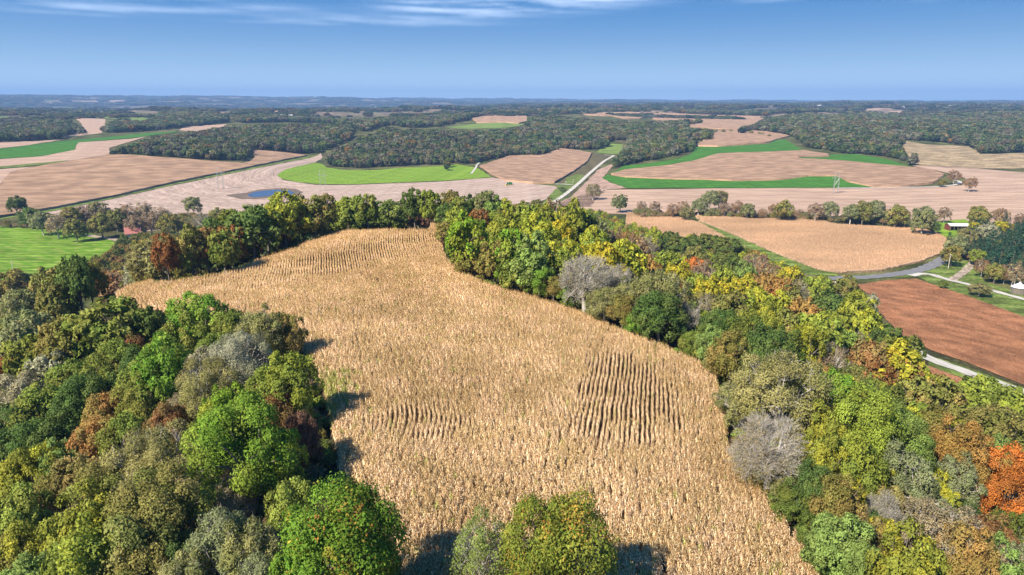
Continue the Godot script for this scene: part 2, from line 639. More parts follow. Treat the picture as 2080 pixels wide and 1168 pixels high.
# ------------------------------------------------------------------ corn
func corn_chunk(sd: int, plants: int, spread: float) -> ArrayMesh:
	var r := RandomNumberGenerator.new()
	r.seed = sd
	var v := PackedVector3Array()
	var n := PackedVector3Array()
	var c := PackedColorArray()
	var ix := PackedInt32Array()
	for p in plants:
		var z0 := (p + .5) / plants * .6 - .3 + r.randf_range(-.06, .06)
		var x0 := r.randf_range(-.04, .04)
		var tall := r.randf_range(2.0, 2.4)
		var lean := Vector3(r.randf_range(-.2, .2), 0, r.randf_range(-.2, .2))
		var tone := r.randf_range(.9, 1.1)
		var stem := Color(.40, .27, .13) * tone
		# stalk
		var foot := Vector3(x0, 0, z0)
		var top := foot + lean + Vector3(0, tall, 0)
		for k in 3:
			var a := TAU * k / 3.0
			var b := TAU * (k + 1) / 3.0
			var at := v.size()
			for q in [a, b]:
				var o := Vector3(cos(q), 0, sin(q))
				v.append_array([foot + o * .018, top + o * .008])
				n.append_array([o, o])
				c.append_array([stem, stem])
			ix.append_array([at, at + 1, at + 2, at + 2, at + 1, at + 3])
		# leaves, drooping and twisted
		var leaves := r.randi_range(7, 9)
		var turn := r.randf() * TAU
		for l in leaves:
			var f := .28 + .66 * l / leaves
			var root := foot.lerp(top, f)
			var a := turn + (PI if l % 2 else 0.0) + r.randf_range(-.8, .8)
			var out := Vector3(cos(a) * spread, 0, sin(a)).normalized() * lerpf(.6, 1.0, absf(sin(a)))
			var side := Vector3(-sin(a), 0, cos(a))
			var long := r.randf_range(.32, .60) * (1.1 - .3 * f)
			var wide := r.randf_range(.026, .045)
			var dry := Color(.58, .40, .21).lerp(Color(.84, .69, .46), r.randf()) * r.randf_range(.8, 1.1)
			if r.randf() < .16:
				dry = Color(.46, .27, .13) * r.randf_range(.8, 1.1)
			var p1 := root + out * long * .40 + Vector3(0, r.randf_range(.08, .22), 0)
			var p2 := root + out * long * .80 + Vector3(0, r.randf_range(-.22, .12), 0)
			var p3 := p2 + out * long * .15 + Vector3(0, r.randf_range(-.42, -.18), 0)
			var at := v.size()
			var line := [root, p1, p2, p3]
			var ws := [wide * .7, wide, wide * .8, wide * .15]
			for k in 4:
				var tw: Vector3 = (side + Vector3(0, r.randf_range(-.5, .5), 0)).normalized()
				v.append_array([line[k] - tw * ws[k], line[k] + tw * ws[k]])
				var nr := (Vector3.UP * .8 + out * .4 + Vector3(r.randf_range(-.3, .3), 0, r.randf_range(-.3, .3))).normalized()
				n.append_array([nr, nr])
				c.append_array([dry, dry])
			for k in 3:
				var q := at + k * 2
				ix.append_array([q, q + 1, q + 2, q + 2, q + 1, q + 3])
		# the hanging ear in its husk
		var er := foot.lerp(top, .5)
		var ea := r.randf() * TAU
		var eo := Vector3(cos(ea) * .6, -.7, sin(ea)).normalized()
		var es := eo.cross(Vector3.UP).normalized()
		var husk := Color(.74, .60, .36) * tone
		var at2 := v.size()
		for q in [er, er + eo * .12 + es * .035, er + eo * .24, er + eo * .12 - es * .035]:
			v.append(q)
			n.append((Vector3.UP + eo * .3).normalized())
			c.append(husk)
		ix.append_array([at2, at2 + 1, at2 + 2, at2, at2 + 2, at2 + 3])
		# tassel
		for k in 4:
			var ta := r.randf() * TAU
			var to := Vector3(cos(ta) * .12, r.randf_range(.14, .28), sin(ta) * .12)
			var at3 := v.size()
			var ts := Vector3(-sin(ta), 0, cos(ta)) * .014
			for q in [top - ts, top + ts, top + to]:
				v.append(q)
				n.append(Vector3(cos(ta), .6, sin(ta)).normalized())
				c.append(Color(.50, .36, .18) * tone)
			ix.append_array([at3, at3 + 1, at3 + 2])
	fix_winding(v, n, ix)
	return arrays(v, n, ix, c, PackedVector2Array(), null, mats.corn_leaf)


func fix_winding(v: PackedVector3Array, n: PackedVector3Array, ix: PackedInt32Array) -> void:
	# clockwise seen from the side that the normals point to
	for t in range(0, ix.size(), 3):
		var cr := (v[ix[t + 1]] - v[ix[t]]).cross(v[ix[t + 2]] - v[ix[t]])
		if cr.dot(n[ix[t]]) > 0:
			var k := ix[t + 1]
			ix[t + 1] = ix[t + 2]
			ix[t + 2] = k


# sideways place of the row at «d»: on the left the rows swing round the hill, on the right they run straight
func bend(d: float, right: bool) -> float:
	if right:
		var b := .203 * (d - 100.0)
		if d > 132:
			b += .0035 * (d - 132) * (d - 132)
		if d < 92:
			b += .006 * (92 - d) * (92 - d) * .5
		return b
	if d < 108:
		# an arc: from leaning right close by to leaning left further off
		return -.0105 * (d - 95) * (d - 95)
	var at := -.0105 * 169.0
	if d < 205:
		return at - .273 * (d - 108)
	return at - .273 * 97.0 - .273 * (d - 205) + .0035 * (d - 205) * (d - 205)


func seam(d: float) -> float:
	return 7.2 + .19 * (d - 88.0) + (0.004 * (d - 132) * (d - 132) if d > 132 else 0.0)


func corn_crops() -> void:
	var poly := pts(CORN)
	var v := PackedVector3Array()
	var n := PackedVector3Array()
	var ix := PackedInt32Array()
	var uv := PackedVector2Array()
	sheet(poly, 0.06, 0, 0, v, n, ix, uv)
	var soil := MeshInstance3D.new()
	soil.mesh = arrays(v, n, ix, PackedColorArray(), uv)
	soil.material_override = mats.soil
	named(soil, "field_soil")
	tag(soil, "brown soil between the corn rows on the ridge", "", "", "structure")
	var kinds := []
	for k in 8:
		kinds.append(corn_chunk(40 + k, 3 if k < 3 else 5, 0.25 if k < 3 else 1.4))
	var where := []
	var tint := []
	for k in 8:
		where.append([])
		tint.append(PackedColorArray())
	var patch := FastNoiseLite.new()
	patch.seed = 31
	patch.frequency = 0.03
	patch.fractal_octaves = 3
	var lo := Vector2(1e9, 1e9)
	var hi := -lo
	for q in poly:
		lo = lo.min(q)
		hi = hi.max(q)
	for block in 2:
		var right := block == 1
		for row in range(-330, 330):
			var d := lo.y
			var shift := rng.randf_range(-.05, .05)
			while d < hi.y:
				var slope := (bend(d + .5, right) - bend(d - .5, right))
				var x := row * ROW * sqrt(1 + slope * slope) + bend(d, right) + shift + .30 * patch.get_noise_2d(row * 1.5, d * 4.0)
				var step := .6 / sqrt(1 + slope * slope)
				if x > lo.x and x < hi.x and (x > seam(d)) == right and Geometry2D.is_point_in_polygon(Vector2(x, d), poly):
					var p := patch.get_noise_2d(x, d)
					var p2 := patch.get_noise_2d(x * 4 + 500, d * 4)
					# where the stand is thin the bare rows show
					var thin := 1.25 - Vector2((x - 19 - (d - 108) * .18) / 11.0, (d - 108) / 19.0).length()
					thin = maxf(thin, 1.2 - Vector2((x + 14) / 8.0, (d - 96) / 8.0).length())
					thin = maxf(thin, 1.55 - Vector2(x, d).distance_to(Geometry2D.get_closest_point_to_segment(Vector2(x, d), Vector2(-72, 184), Vector2(-30, 214))) / 13.0)
					thin = clampf(thin * 2.0 + p2 * 1.1 + .25 * patch.get_noise_2d(x * 9, d * 9 + 300) - .1, 0, 1)
					if rng.randf() > .03 + maxf(0, p2 - .45):
						var k := 0
						if rng.randf() > thin:
							k = rng.randi_range(3, 7)
						else:
							k = rng.randi_range(0, 2)
						var b := Basis(Vector3.UP, -atan(slope) + (PI if rng.randf() < .5 else 0.0))
						b = b.scaled(Vector3(1, 1, 1) * rng.randf_range(.92, 1.06))
						b.y *= 1.0 + .12 * p2 - .08 * thin
						if rng.randf() > thin:
							b = Basis(Vector3.UP, rng.randf_range(-.5, .5)) * b
						where[k].append(Transform3D(b, P(x + rng.randf_range(-.28, .28) * (1.0 - .9 * thin), d, 0.03)))
						var g := clampf(1.03 + .26 * p + .22 * p2, .7, 1.3)
						var far_off := smoothstep(110.0, 215.0, d)
						var col := Color(g * 1.03, g * lerpf(1.0, .95, far_off) * (1.0 + .03 * p), g * lerpf(.95, .84, far_off) * (1.0 + .16 * p2 + .1 * p))
						# still green near the left edge
						var green := clampf(1.0 - Vector2((x + 33) / 7.0, (d - 104) / 17.0).length(), 0, 1)
						if green * 1.3 > rng.randf():
							col = Color(.62, .86, .42)
						elif rng.randf() < .02:
							col = Color(.66, .84, .45)
						tint[k].append(col)
				d += step
	var crop := Node3D.new()
	named(crop, "corn_crop")
	tag(crop, "ripe tan corn standing in rows on the ridge in front", "corn", "", "stuff")
	var sum := 0
	for k in 8:
		sum += where[k].size()
		scatter("corn_plants", kinds[k], where[k], tint[k], crop)
	print("corn chunks ", sum)
	# the two pale fields in the valley
	var idx := 0
	for line in FIELDS.split("\n", false):
		var s := line.split("|")
		if s[1] == "corn_mid":
			valley_corn(pts(s[4]), kinds, ["ripe pale corn plants of the field inside the road bend", "ripe pale corn plants of the strip behind the yellow trees"][idx])
			idx += 1
		elif s[1] == "soy":
			soy_crop(pts(s[4]), ["rows of rust brown soybean plants at the right edge", "rust brown soybean plants in the small corner below the white road"][idx - 2])
			idx += 1


func valley_corn(poly: PackedVector2Array, kinds: Array, label: String) -> void:
	var where := []
	var tint := PackedColorArray()
	var lo := poly[0]
	var hi := poly[0]
	for q in poly:
		lo = lo.min(q)
		hi = hi.max(q)
	var patch := FastNoiseLite.new()
	patch.seed = 77
	patch.frequency = 0.02
	var d := lo.y
	while d < hi.y:
		var x := lo.x
		while x < hi.x:
			var q := Vector2(x + rng.randf_range(-.5, .5), d + rng.randf_range(-.3, .3))
			if Geometry2D.is_point_in_polygon(q, poly):
				var p := patch.get_noise_2d(q.x * .4, q.y)
				var g := clampf(1.12 + .3 * p, .8, 1.4) * rng.randf_range(.8, 1.15)
				where.append(Transform3D(Basis(Vector3.UP, .2 + rng.randf_range(-.3, .3)).scaled(Vector3(1.7, rng.randf_range(.85, 1.1), 1.7)), P(q.x, q.y)))
				tint.append(Color(g, g * .95, g * 1.08))
			x += 1.15
		d += 1.0
	var crop := Node3D.new()
	named(crop, "corn_crop")
	tag(crop, label, "corn", "", "stuff")
	scatter("corn_plants", kinds[6], where, tint, crop)
	print("valley corn ", where.size())


func soy_crop(poly: PackedVector2Array, label: String) -> void:
	var v := PackedVector3Array()
	var n := PackedVector3Array()
	var c := PackedColorArray()
	var ix := PackedInt32Array()
	for k in 14:
		var a := rng.randf() * TAU
		var o := Vector3(cos(a), 0, sin(a))
		var p := Vector3(rng.randf_range(-.15, .15), rng.randf_range(.1, .55), rng.randf_range(-.55, .55))
		var s := Vector3(-o.z, .3, o.x) * .09
		var at := v.size()
		var col := Color(.56, .27, .14) * rng.randf_range(.6, 1.35)
		for q in [p - s, p + s, p + o * .22 + Vector3(0, .12, 0)]:
			v.append(q)
			n.append((Vector3.UP + o * .5).normalized())
			c.append(col)
		ix.append_array([at, at + 1, at + 2])
	fix_winding(v, n, ix)
	var mesh := arrays(v, n, ix, c, PackedVector2Array(), null, mats.corn_leaf)
	var where := []
	var tint := PackedColorArray()
	var ang := deg_to_rad(-52)
	var lo := Vector2(1e9, 1e9)
	var hi := -lo
	for q in poly:
		var t := q.rotated(-ang)
		lo = lo.min(t)
		hi = hi.max(t)
	var patch := FastNoiseLite.new()
	patch.seed = 78
	patch.frequency = 0.012
	var b := lo.y
	while b < hi.y:
		var a := lo.x
		while a < hi.x:
			var q := Vector2(a + rng.randf_range(-.3, .3), b + rng.randf_range(-.08, .08)).rotated(ang)
			if rng.randf() < .85 and Geometry2D.is_point_in_polygon(q, poly):
				var g := clampf(1.0 + .5 * patch.get_noise_2d(q.x, q.y), .6, 1.4) * rng.randf_range(.8, 1.15)
				where.append(Transform3D(Basis(Vector3.UP, ang + PI / 2 + (PI if rng.randf() < .5 else 0.0)), P(q.x, q.y)))
				tint.append(Color(g, g, g))
			a += 1.1
		b += 1.1
	var crop := Node3D.new()
	named(crop, "soybean_crop")
	tag(crop, label, "soybeans", "", "stuff")
	scatter("soybean_plants", mesh, where, tint, crop)
	print("soy ", where.size())


# ------------------------------------------------------------------ trees
# colour of the leaves, a second colour and how much of it, shape
var KINDS := {
	"G": [Color(.140, .213, .047), Color(.224, .258, .067), .4, "round"],
	"B": [Color(.140, .291, .034), Color(.269, .347, .056), .4, "tall"],
	"D": [Color(.085, .15, .038), Color(.15, .19, .05), .4, "round"],
	"L": [Color(.246, .347, .090), Color(.190, .258, .067), .4, "tall"],
	"Y": [Color(.302, .336, .050), Color(.190, .246, .050), .45, "tall"],
	"A": [Color(.45, .43, .05), Color(.28, .34, .05), .5, "tall"],
	"V": [Color(.18, .22, .062), Color(.25, .23, .085), .4, "round"],
	"E": [Color(.20, .245, .10), Color(.26, .28, .14), .45, "fine"],
	"S": [Color(.36, .37, .29), Color(.23, .25, .15), .4, "fine"],
	"R": [Color(.26, .12, .055), Color(.21, .16, .06), .45, "round"],
	"N": [Color(.50, .19, .05), Color(.36, .17, .05), .35, "round"],
	"T": [Color(.36, .24, .09), Color(.24, .21, .07), .45, "tall"],
	"P": [Color(.14, .08, .06), Color(.19, .11, .075), .4, "round"],
	"W": [Color(.24, .17, .105), Color(.29, .23, .14), .45, "thin"],
	"K": [Color(.35, .27, .165), Color(.26, .23, .12), .45, "thin"],
	"X": [Color(.23, .235, .135), Color(.27, .25, .17), .5, "bare"],
	"Q": [Color(.235, .213, .078), Color(.336, .179, .073), .45, "round"],
	"C": [Color(.042, .105, .063), Color(.063, .133, .077), .4, "pine"],
	"M": [Color(.125, .24, .035), Color(.26, .24, .05), .3, "round"],
	"M2": [Color(.23, .28, .05), Color(.38, .27, .06), .3, "twin"],
	"L2": [Color(.269, .336, .081), Color(.188, .242, .067), .4, "thin"],
	"K1": [Color(.20, .20, .08), Color(.26, .22, .10), .4, "thin"],
	"E1": [Color(.168, .227, .118), Color(.235, .286, .151), .4, "round"],
}


func limb(a: Vector3, b: Vector3, ra: float, rb: float, sides: int, v: PackedVector3Array, n: PackedVector3Array, ix: PackedInt32Array) -> void:
	var ax := (b - a).normalized()
	var s := ax.cross(Vector3(.31, .2, .93)).normalized()
	var t := ax.cross(s)
	var at := v.size()
	for k in sides:
		var o := s * cos(TAU * k / sides) + t * sin(TAU * k / sides)
		v.append_array([a + o * ra, b + o * rb])
		n.append_array([o, o])
	for k in sides:
		var p := at + 2 * k
		var q := at + 2 * ((k + 1) % sides)
		ix.append_array([p, q, p + 1, p + 1, q, q + 1])


# crowns are one wide and the whole tree one high; returns the leaves' mesh and the wood's mesh
func make_tree(code: String, sd: int, lod: int) -> Array:
	var kd: Array = KINDS[code]
	var shape: String = kd[3]
	var r := RandomNumberGenerator.new()
	r.seed = sd * 131 + lod * 17 + hash(code) % 1000
	var v := PackedVector3Array()
	var n := PackedVector3Array()
	var c := PackedColorArray()
	var ix := PackedInt32Array()
	var wv := PackedVector3Array()
	var wn := PackedVector3Array()
	var wx := PackedInt32Array()
	var leaves: int = [14500, 4600, 380, 34000][lod]
	var half: float = [.0160, .0315, .095, .0103][lod]
	# no two of a kind have quite the same tint
	kd = kd.duplicate()
	if code != "far":
		var warm := r.randf_range(-.05, .2)
		for e in 2:
			var q: Color = kd[e]
			kd[e] = Color(q.r * (1 + warm), q.g * (1 + r.randf_range(-.06, .06)), q.b * (1 - warm)) * r.randf_range(.9, 1.12)
	var slim := .62
	var boughs := 27
	var low := -.72
	if shape == "tall":
		boughs = 28
		low = -.8
	elif shape == "thin":
		leaves = int(leaves * .62)
		half *= .8
		boughs = 29
	elif shape == "fine":
		boughs = 26
		half *= 1.05
		slim = .42
	elif shape == "twin":
		boughs = 44
	elif shape == "bare":
		leaves = int(leaves * .36)
		half *= .7
	var tips := PackedVector3Array()   # bough centres
	var rads := PackedFloat32Array()
	if shape == "pine":
		limb(Vector3.ZERO, Vector3(0, .98, 0), .035, .004, 6, wv, wn, wx)
		var tiers: int = [26, 16, 8, 26][lod]
		var per: int = [9, 7, 5, 9][lod]
		for k in tiers:
			var f := .14 + .84 * k / tiers
			var reach := .5 * pow(1.0 - f, .75) * 1.15 + .02
			for q in per:
				var a := TAU * (q + r.randf()) / per + k * 1.3
				var o := Vector3(cos(a), 0, sin(a))
				var rr := reach * r.randf_range(.7, 1.05)
				var tip := Vector3(0, f - .06 * rr + r.randf_range(-.01, .01), 0) + o * rr
				var tone := r.randf_range(.7, 1.25)
				var many: int = [26, 9, 4, 26][lod]
				for l in many:
					var g := sqrt(r.randf())
					var p := Vector3(0, f, 0).lerp(tip, g) + Vector3(-o.z, 0, o.x) * r.randf_range(-.5, .5) * rr * .5 * g + Vector3(0, r.randf_range(-.012, .02), 0)
					var ax := (o + Vector3(-o.z, 0, o.x) * r.randf_range(-.8, .8) + Vector3(0, r.randf_range(-.2, .5), 0)).normalized()
					var nr := (Vector3.UP + o * .7 + Vector3(r.randf_range(-.5, .5), 0, r.randf_range(-.5, .5))).normalized()
					var b := nr.cross(ax).normalized()
					var hl: float = half * (1.3 if lod != 1 else 1.6)
					var at := v.size()
					v.append_array([p - ax * hl, p - b * hl * .3, p + ax * hl, p + b * hl * .3])
					n.append_array([nr, nr, nr, nr])
					var col: Color = kd[0].lerp(kd[1], r.randf()) * tone
					c.append_array([col, col, col, col])
					ix.append_array([at, at + 1, at + 2, at, at + 2, at + 3])
	else:
		var cy := .54
		var ry := .44
		var rx := .5
		if shape == "tall":
			cy = .55
		var golden := PI * (3.0 - sqrt(5.0))
		var lop := Vector3(r.randf_range(-.06, .06), 0, r.randf_range(-.06, .06))
		for k in boughs:
			var y := 1.0 - (1.0 - low) * (k + .5) / boughs
			var rr := sqrt(1 - y * y)
			var a := golden * k + r.randf_range(-.4, .4)
			var dir := Vector3(cos(a) * rr, y, sin(a) * rr)
			var rb := r.randf_range(.085, .185) if shape != "fine" else r.randf_range(.09, .16)
			if shape == "tall" or shape == "thin":
				rb = r.randf_range(.08, .155)
			var out := r.randf_range(.72, 1.12)
			var at := Vector3(dir.x * (rx - rb) * out, dir.y * (ry - rb * .8) * out, dir.z * (rx - rb) * out)
			if shape == "twin":
				var right := k % 2 == 0
				at = at * Vector3(.64, .95, .8) + Vector3(.16 if right else -.16, .03 if right else 0.0, .03)
				rb *= .95
			tips.append(at + Vector3(0, cy, 0) + lop)
			rads.append(rb)
		# some boughs deeper inside, so that one cannot look through everywhere
		for k in int(boughs * .4):
			var a := r.randf() * TAU
			tips.append(Vector3(cos(a) * r.randf() * .25, cy + r.randf_range(-.15, .2), sin(a) * r.randf() * .25) + lop)
			rads.append(r.randf_range(.12, .18))
		# trunk and limbs
		var ws := 6 if lod != 2 else 4
		var fork := Vector3(lop.x * .5, r.randf_range(.24, .32), lop.z * .5)
		var stout := 1.7 if shape == "bare" else 1.0
		limb(Vector3.ZERO, fork, .034 * stout, .024 * stout, ws + 1, wv, wn, wx)
		var stems := []
		for k in 4:
			var a := TAU * (k + r.randf() * .6) / 4.0
			var e := fork + Vector3(cos(a) * .13, r.randf_range(.16, .26), sin(a) * .13)
			limb(fork, e, .021 * stout, .013 * stout, ws, wv, wn, wx)
			stems.append(e)
		if lod != 2:
			for k in tips.size():
				var best: Vector3 = stems[0]
				for e in stems:
					if e.distance_to(tips[k]) < best.distance_to(tips[k]):
						best = e
				var mid := best.lerp(tips[k], .55) + Vector3(r.randf_range(-.02, .02), r.randf_range(0, .03), r.randf_range(-.02, .02))
				limb(best, mid, .010 * stout, .007 * stout, 4, wv, wn, wx)
				limb(mid, tips[k], .007 * stout, .004 * stout, 4, wv, wn, wx)
				if shape in ["bare", "fine", "thin"]:
					var twigs: int = ([40, 14, 0, 44] if shape == "bare" else [14, 5, 0, 16])[lod]
					for q in twigs:
						var dir := (Vector3(r.randf_range(-1, 1), r.randf_range(-.35, 1.1), r.randf_range(-1, 1)) + (tips[k] - Vector3(0, .5, 0)) * 1.6).normalized()
						var from := mid.lerp(tips[k], r.randf_range(.3, 1.0))
						var knee := from + dir * rads[k] * r.randf_range(.4, .8)
						var end := knee + (dir + Vector3(r.randf_range(-.6, .6), r.randf_range(-.2, .6), r.randf_range(-.6, .6))).normalized() * rads[k] * r.randf_range(.4, .9)
						limb(from, knee, .0032, .0021, 3, wv, wn, wx)
						limb(knee, end, .0021, .0007, 3, wv, wn, wx)
						if lod != 1 and shape == "bare":
							for z in 2:
								var b0 := knee.lerp(end, r.randf_range(.1, .7))
								limb(b0, b0 + (dir + Vector3(r.randf_range(-1, 1), r.randf_range(-.3, 1), r.randf_range(-1, 1))).normalized() * rads[k] * .5, .0015, .0005, 3, wv, wn, wx)
		# leaves: sprays on the boughs, leaves on the sprays
		var total := 0.0
		for q in rads:
			total += q * q
		for k in tips.size():
			var share := leaves * rads[k] * rads[k] / total
			var sprays := maxi(3, int([30.0, 20.0, 6.0, 60.0][lod] * rads[k] / .15))
			var per := maxi(3, int(share / sprays))
			var bt := r.randf_range(.82, 1.16)
			var second: bool = r.randf() < kd[2]
			var outb := (tips[k] - Vector3(0, cy - .12, 0)).normalized()
			for s in sprays:
				var dir := Vector3(r.randfn(), r.randfn(), r.randfn()).normalized()
				dir = (dir + outb * .75 + Vector3.UP * .30).normalized()
				var sp := tips[k] + dir * rads[k] * r.randf_range(.62, 1.08) * Vector3(1, .85, 1)
				var rs: float = rads[k] * r.randf_range(.26, .42)
				var st := bt * r.randf_range(.8, 1.22)
				var mixed := r.randf()
				var base: Color = kd[0].lerp(kd[1], mixed * .45 + (.55 if second else 0.0))
				if (code == "M" or code == "M2"):
					base = kd[0].lerp(Color(.06, .14, .02), r.randf() * .7)
					if second and r.randf() < .4 or r.randf() < .07:
						base = kd[0].lerp(kd[1], r.randf_range(.5, 1.1))
						if r.randf() < .18:
							base = Color(.40, .19, .05)
				for l in per:
					var off := Vector3(r.randf_range(-1, 1), r.randf_range(-1, 1), r.randf_range(-1, 1)) * rs
					off -= dir * off.dot(dir) * .35
					var p := sp + off
					var nr := (dir * .8 + Vector3(r.randf_range(-.8, .8), r.randf_range(-.4, .9), r.randf_range(-.8, .8))).normalized()
					var ax := nr.cross(Vector3(r.randf_range(-1, 1), r.randf_range(-1, 1), r.randf_range(-1, 1))).normalized()
					if shape == "fine":
						ax = (ax * .5 + dir + Vector3.UP * .4).normalized()
						ax = (ax - nr * ax.dot(nr)).normalized()
					var b := nr.cross(ax)
					var hl: float = half * r.randf_range(.5, 1.4)
					var at := v.size()
					v.append_array([p - ax * hl, p - b * hl * slim + nr * hl * .12, p + ax * hl - nr * hl * .25, p + b * hl * slim + nr * hl * .12])
					var sn := (nr * .62 + dir * .5).normalized()
					n.append_array([sn, sn, sn, sn])
					var col: Color = base * st * r.randf_range(.82, 1.18)
					c.append_array([col, col, col, col])
					ix.append_array([at, at + 2, at + 1, at, at + 3, at + 2])
	fix_winding(v, n, ix)
	fix_winding(wv, wn, wx)
	var bark: Material = mats.pale_bark if shape in ["bare", "fine", "thin"] else mats.bark
	var out := [arrays(v, n, ix, c, PackedVector2Array(), null, mats.leaf), arrays(wv, wn, wx, PackedColorArray(), PackedVector2Array(), null, bark)]
	var both := arrays(v, n, ix, c, PackedVector2Array(), null, mats.leaf)
	arrays(wv, wn, wx, PackedColorArray(), PackedVector2Array(), both, bark)
	out.append(both)
	return out


func get_tree_kind(code: String, sd: int, lod: int) -> Array:
	var key := "%s/%d/%d" % [code, sd, lod]
	if not species.has(key):
		species[key] = make_tree(code, sd, lod)
	return species[key]


func single_trees() -> void:
	for line in TREES.split("\n", false):
		var s := line.split("|")
		var q := s[0].split(" ", false)
		var x := float(q[0])
		var d := float(q[1])
		var w := float(q[2])
		var tall := float(q[3])
		var code := q[4]
		var lod := 0 if Vector2(x, d).length() < 165 else 1
		var many := 3 if code in ["G", "Y", "D", "V", "E", "A", "L", "W", "B", "T"] else 1
		if lod == 0 and w > 10.5 and Vector2(x, d).length() < 125:
			lod = 3
			many = 1
		var k := get_tree_kind(code, rng.randi_range(0, many - 1), lod)
		var name_of := {"bare": "bare_tree", "pine": "pine_tree"}
		var called: String = "shrub" if tall < 4.5 else name_of.get(KINDS[code][3], "broadleaf_tree")
		var o := thing(called, s[1], {"shrub": "shrub", "pine_tree": "conifer"}.get(called, "tree"), P(x, d, -.05), 0.0 if code == "M2" else rng.randf() * TAU, s[2])
		o.scale = Vector3(w, tall, w)
		part("crown", k[0], null, o)
		part("trunk", k[1], null, o)
		trees_at.append(Vector3(x, d, w * .5))


func free_at(x: float, d: float, gap: float) -> bool:
	for t in trees_at:
		var a := t.x - x
		var b := t.y - d
		var m := t.z * gap
		if a * a + b * b < m * m:
			return false
	return true


func near_wood(line: String) -> void:
	var s := line.split("|")
	var poly := pts(s[2])
	var codes := s[1].split(",")
	var corn := pts(CORN)
	var left := s[0].contains("left wood")
	var bushes := s[0].begins_with("bushes")
	var lo := poly[0]
	var hi := poly[0]
	for q in poly:
		lo = lo.min(q)
		hi = hi.max(q)
	var where := {}
	var gap := 3.4 if bushes else 5.2
	var d := lo.y
	while d < hi.y:
		var x := lo.x
		while x < hi.x:
			var q := Vector2(x + rng.randf_range(-.4, .4) * gap, d + rng.randf_range(-.4, .4) * gap)
			x += gap
			if q.length() < 42 or q.y < 20 or absf(q.x) > q.y * .95 + 40:
				continue
			if not Geometry2D.is_point_in_polygon(q, poly) or not free_at(q.x, q.y, .72):
				continue
			var away := 1e9
			if q.length() < 330:
				if Geometry2D.is_point_in_polygon(q, corn):
					continue
				for e in corn.size():
					away = minf(away, q.distance_to(Geometry2D.get_closest_point_to_segment(q, corn[e], corn[(e + 1) % corn.size()])))
				if away < 2.2:
					continue
			var code := codes[rng.randi_range(0, codes.size() - 1)]
			var w := rng.randf_range(4.5, 7.5)
			var tall := w * rng.randf_range(.95, 1.25) + 2.0
			if bushes:
				w = rng.randf_range(2.5, 6.5)
				tall = w * rng.randf_range(.75, 1.15)
			if code == "C":
				tall = w * 2
			if left and away < 22:
				w = rng.randf_range(3.0, 4.5)
				tall = w * 1.1
			var lod := 0 if q.length() < 120 else 1
			var key := "%s/0/%d" % [code, lod]
			if not where.has(key):
				where[key] = []
			where[key].append(Transform3D(Basis(Vector3.UP, rng.randf() * TAU).scaled(Vector3(w, tall, w)), P(q.x, q.y, -.05)))
		d += gap
	var o := Node3D.new()
	named(o, "bushes" if bushes else "woodland")
	tag(o, s[0], "bushes" if bushes else "wood", "", "stuff")
	var sum := 0
	for key: String in where:
		var v := key.split("/")
		var tint := PackedColorArray()
		for k in where[key].size():
			var g := rng.randf_range(.85, 1.12)
			tint.append(Color(g, g * rng.randf_range(.94, 1.05), g))
		sum += where[key].size()
		scatter("tree_crowns", get_tree_kind(v[0], 0, int(v[2]))[2], where[key], tint, o)
	print("near wood ", sum)


func undergrowth() -> void:
	# low scrub on the floor of the near woods and along the edges of the corn
	var corn := pts(CORN)
	var lines := NEAR.split("\n", false)
	var where := {}
	for e in 3:
		var s := lines[e].split("|")
		var poly := pts(s[2])
		var lo := poly[0]
		var hi := poly[0]
		for q in poly:
			lo = lo.min(q)
			hi = hi.max(q)
		var d := lo.y
		while d < hi.y:
			var x := lo.x
			while x < hi.x:
				var q := Vector2(x + rng.randf_range(-1.2, 1.2), d + rng.randf_range(-1.2, 1.2))
				x += 2.7
				if q.length() < 42 or q.y < 25 or absf(q.x) > q.y * .9 + 30 or not Geometry2D.is_point_in_polygon(q, poly) or Geometry2D.is_point_in_polygon(q, corn):
					continue
				var code: String = ["G", "V", "V", "W", "L", "Q", "E"][rng.randi_range(0, 6)]
				var w := rng.randf_range(2.0, 3.6)
				if not where.has(code):
					where[code] = []
				where[code].append(Transform3D(Basis(Vector3.UP, rng.randf() * TAU).scaled(Vector3(w, w * rng.randf_range(.6, 1.1), w)), P(q.x, q.y, -.4)))
			d += 2.7
	# scrub right at the crop's edge
	for e in corn.size():
		var a := corn[e]
		var b := corn[(e + 1) % corn.size()]
		var many := int(a.distance_to(b) / 1.1)
		for k in many:
			var q := a.lerp(b, (k + rng.randf()) / many)
			var out := (b - a).orthogonal().normalized()
			if Geometry2D.is_point_in_polygon(q + out, corn):
				out = -out
			q += out * rng.randf_range(.8, 3.2)
			if q.y < 55 or q.y > 225:
				continue
			var code: String = ["G", "V", "L", "W", "Y"][rng.randi_range(0, 4)]
			var w := rng.randf_range(1.4, 3.0)
			if not where.has(code):
				where[code] = []
			where[code].append(Transform3D(Basis(Vector3.UP, rng.randf() * TAU).scaled(Vector3(w, w * rng.randf_range(.6, 1.0), w)), P(q.x, q.y, -.3)))
	var o := Node3D.new()
	named(o, "undergrowth")
	tag(o, "low mixed scrub on the floor and edges of the near woods", "scrub", "", "stuff")
	for code: String in where:
		var tint := PackedColorArray()
		for k in where[code].size():
			var g := rng.randf_range(.7, 1.15)
			tint.append(Color(g, g, g))
		scatter("scrub", get_tree_kind(code, 0, 1)[2], where[code], tint, o)


# one far crown: white leaves, tinted copy by copy
func far_crown(sd: int) -> ArrayMesh:
	KINDS["far"] = [Color(1, 1, 1), Color(.8, .8, .8), .4, "round"]
	return make_tree("far", sd, 2)[0]


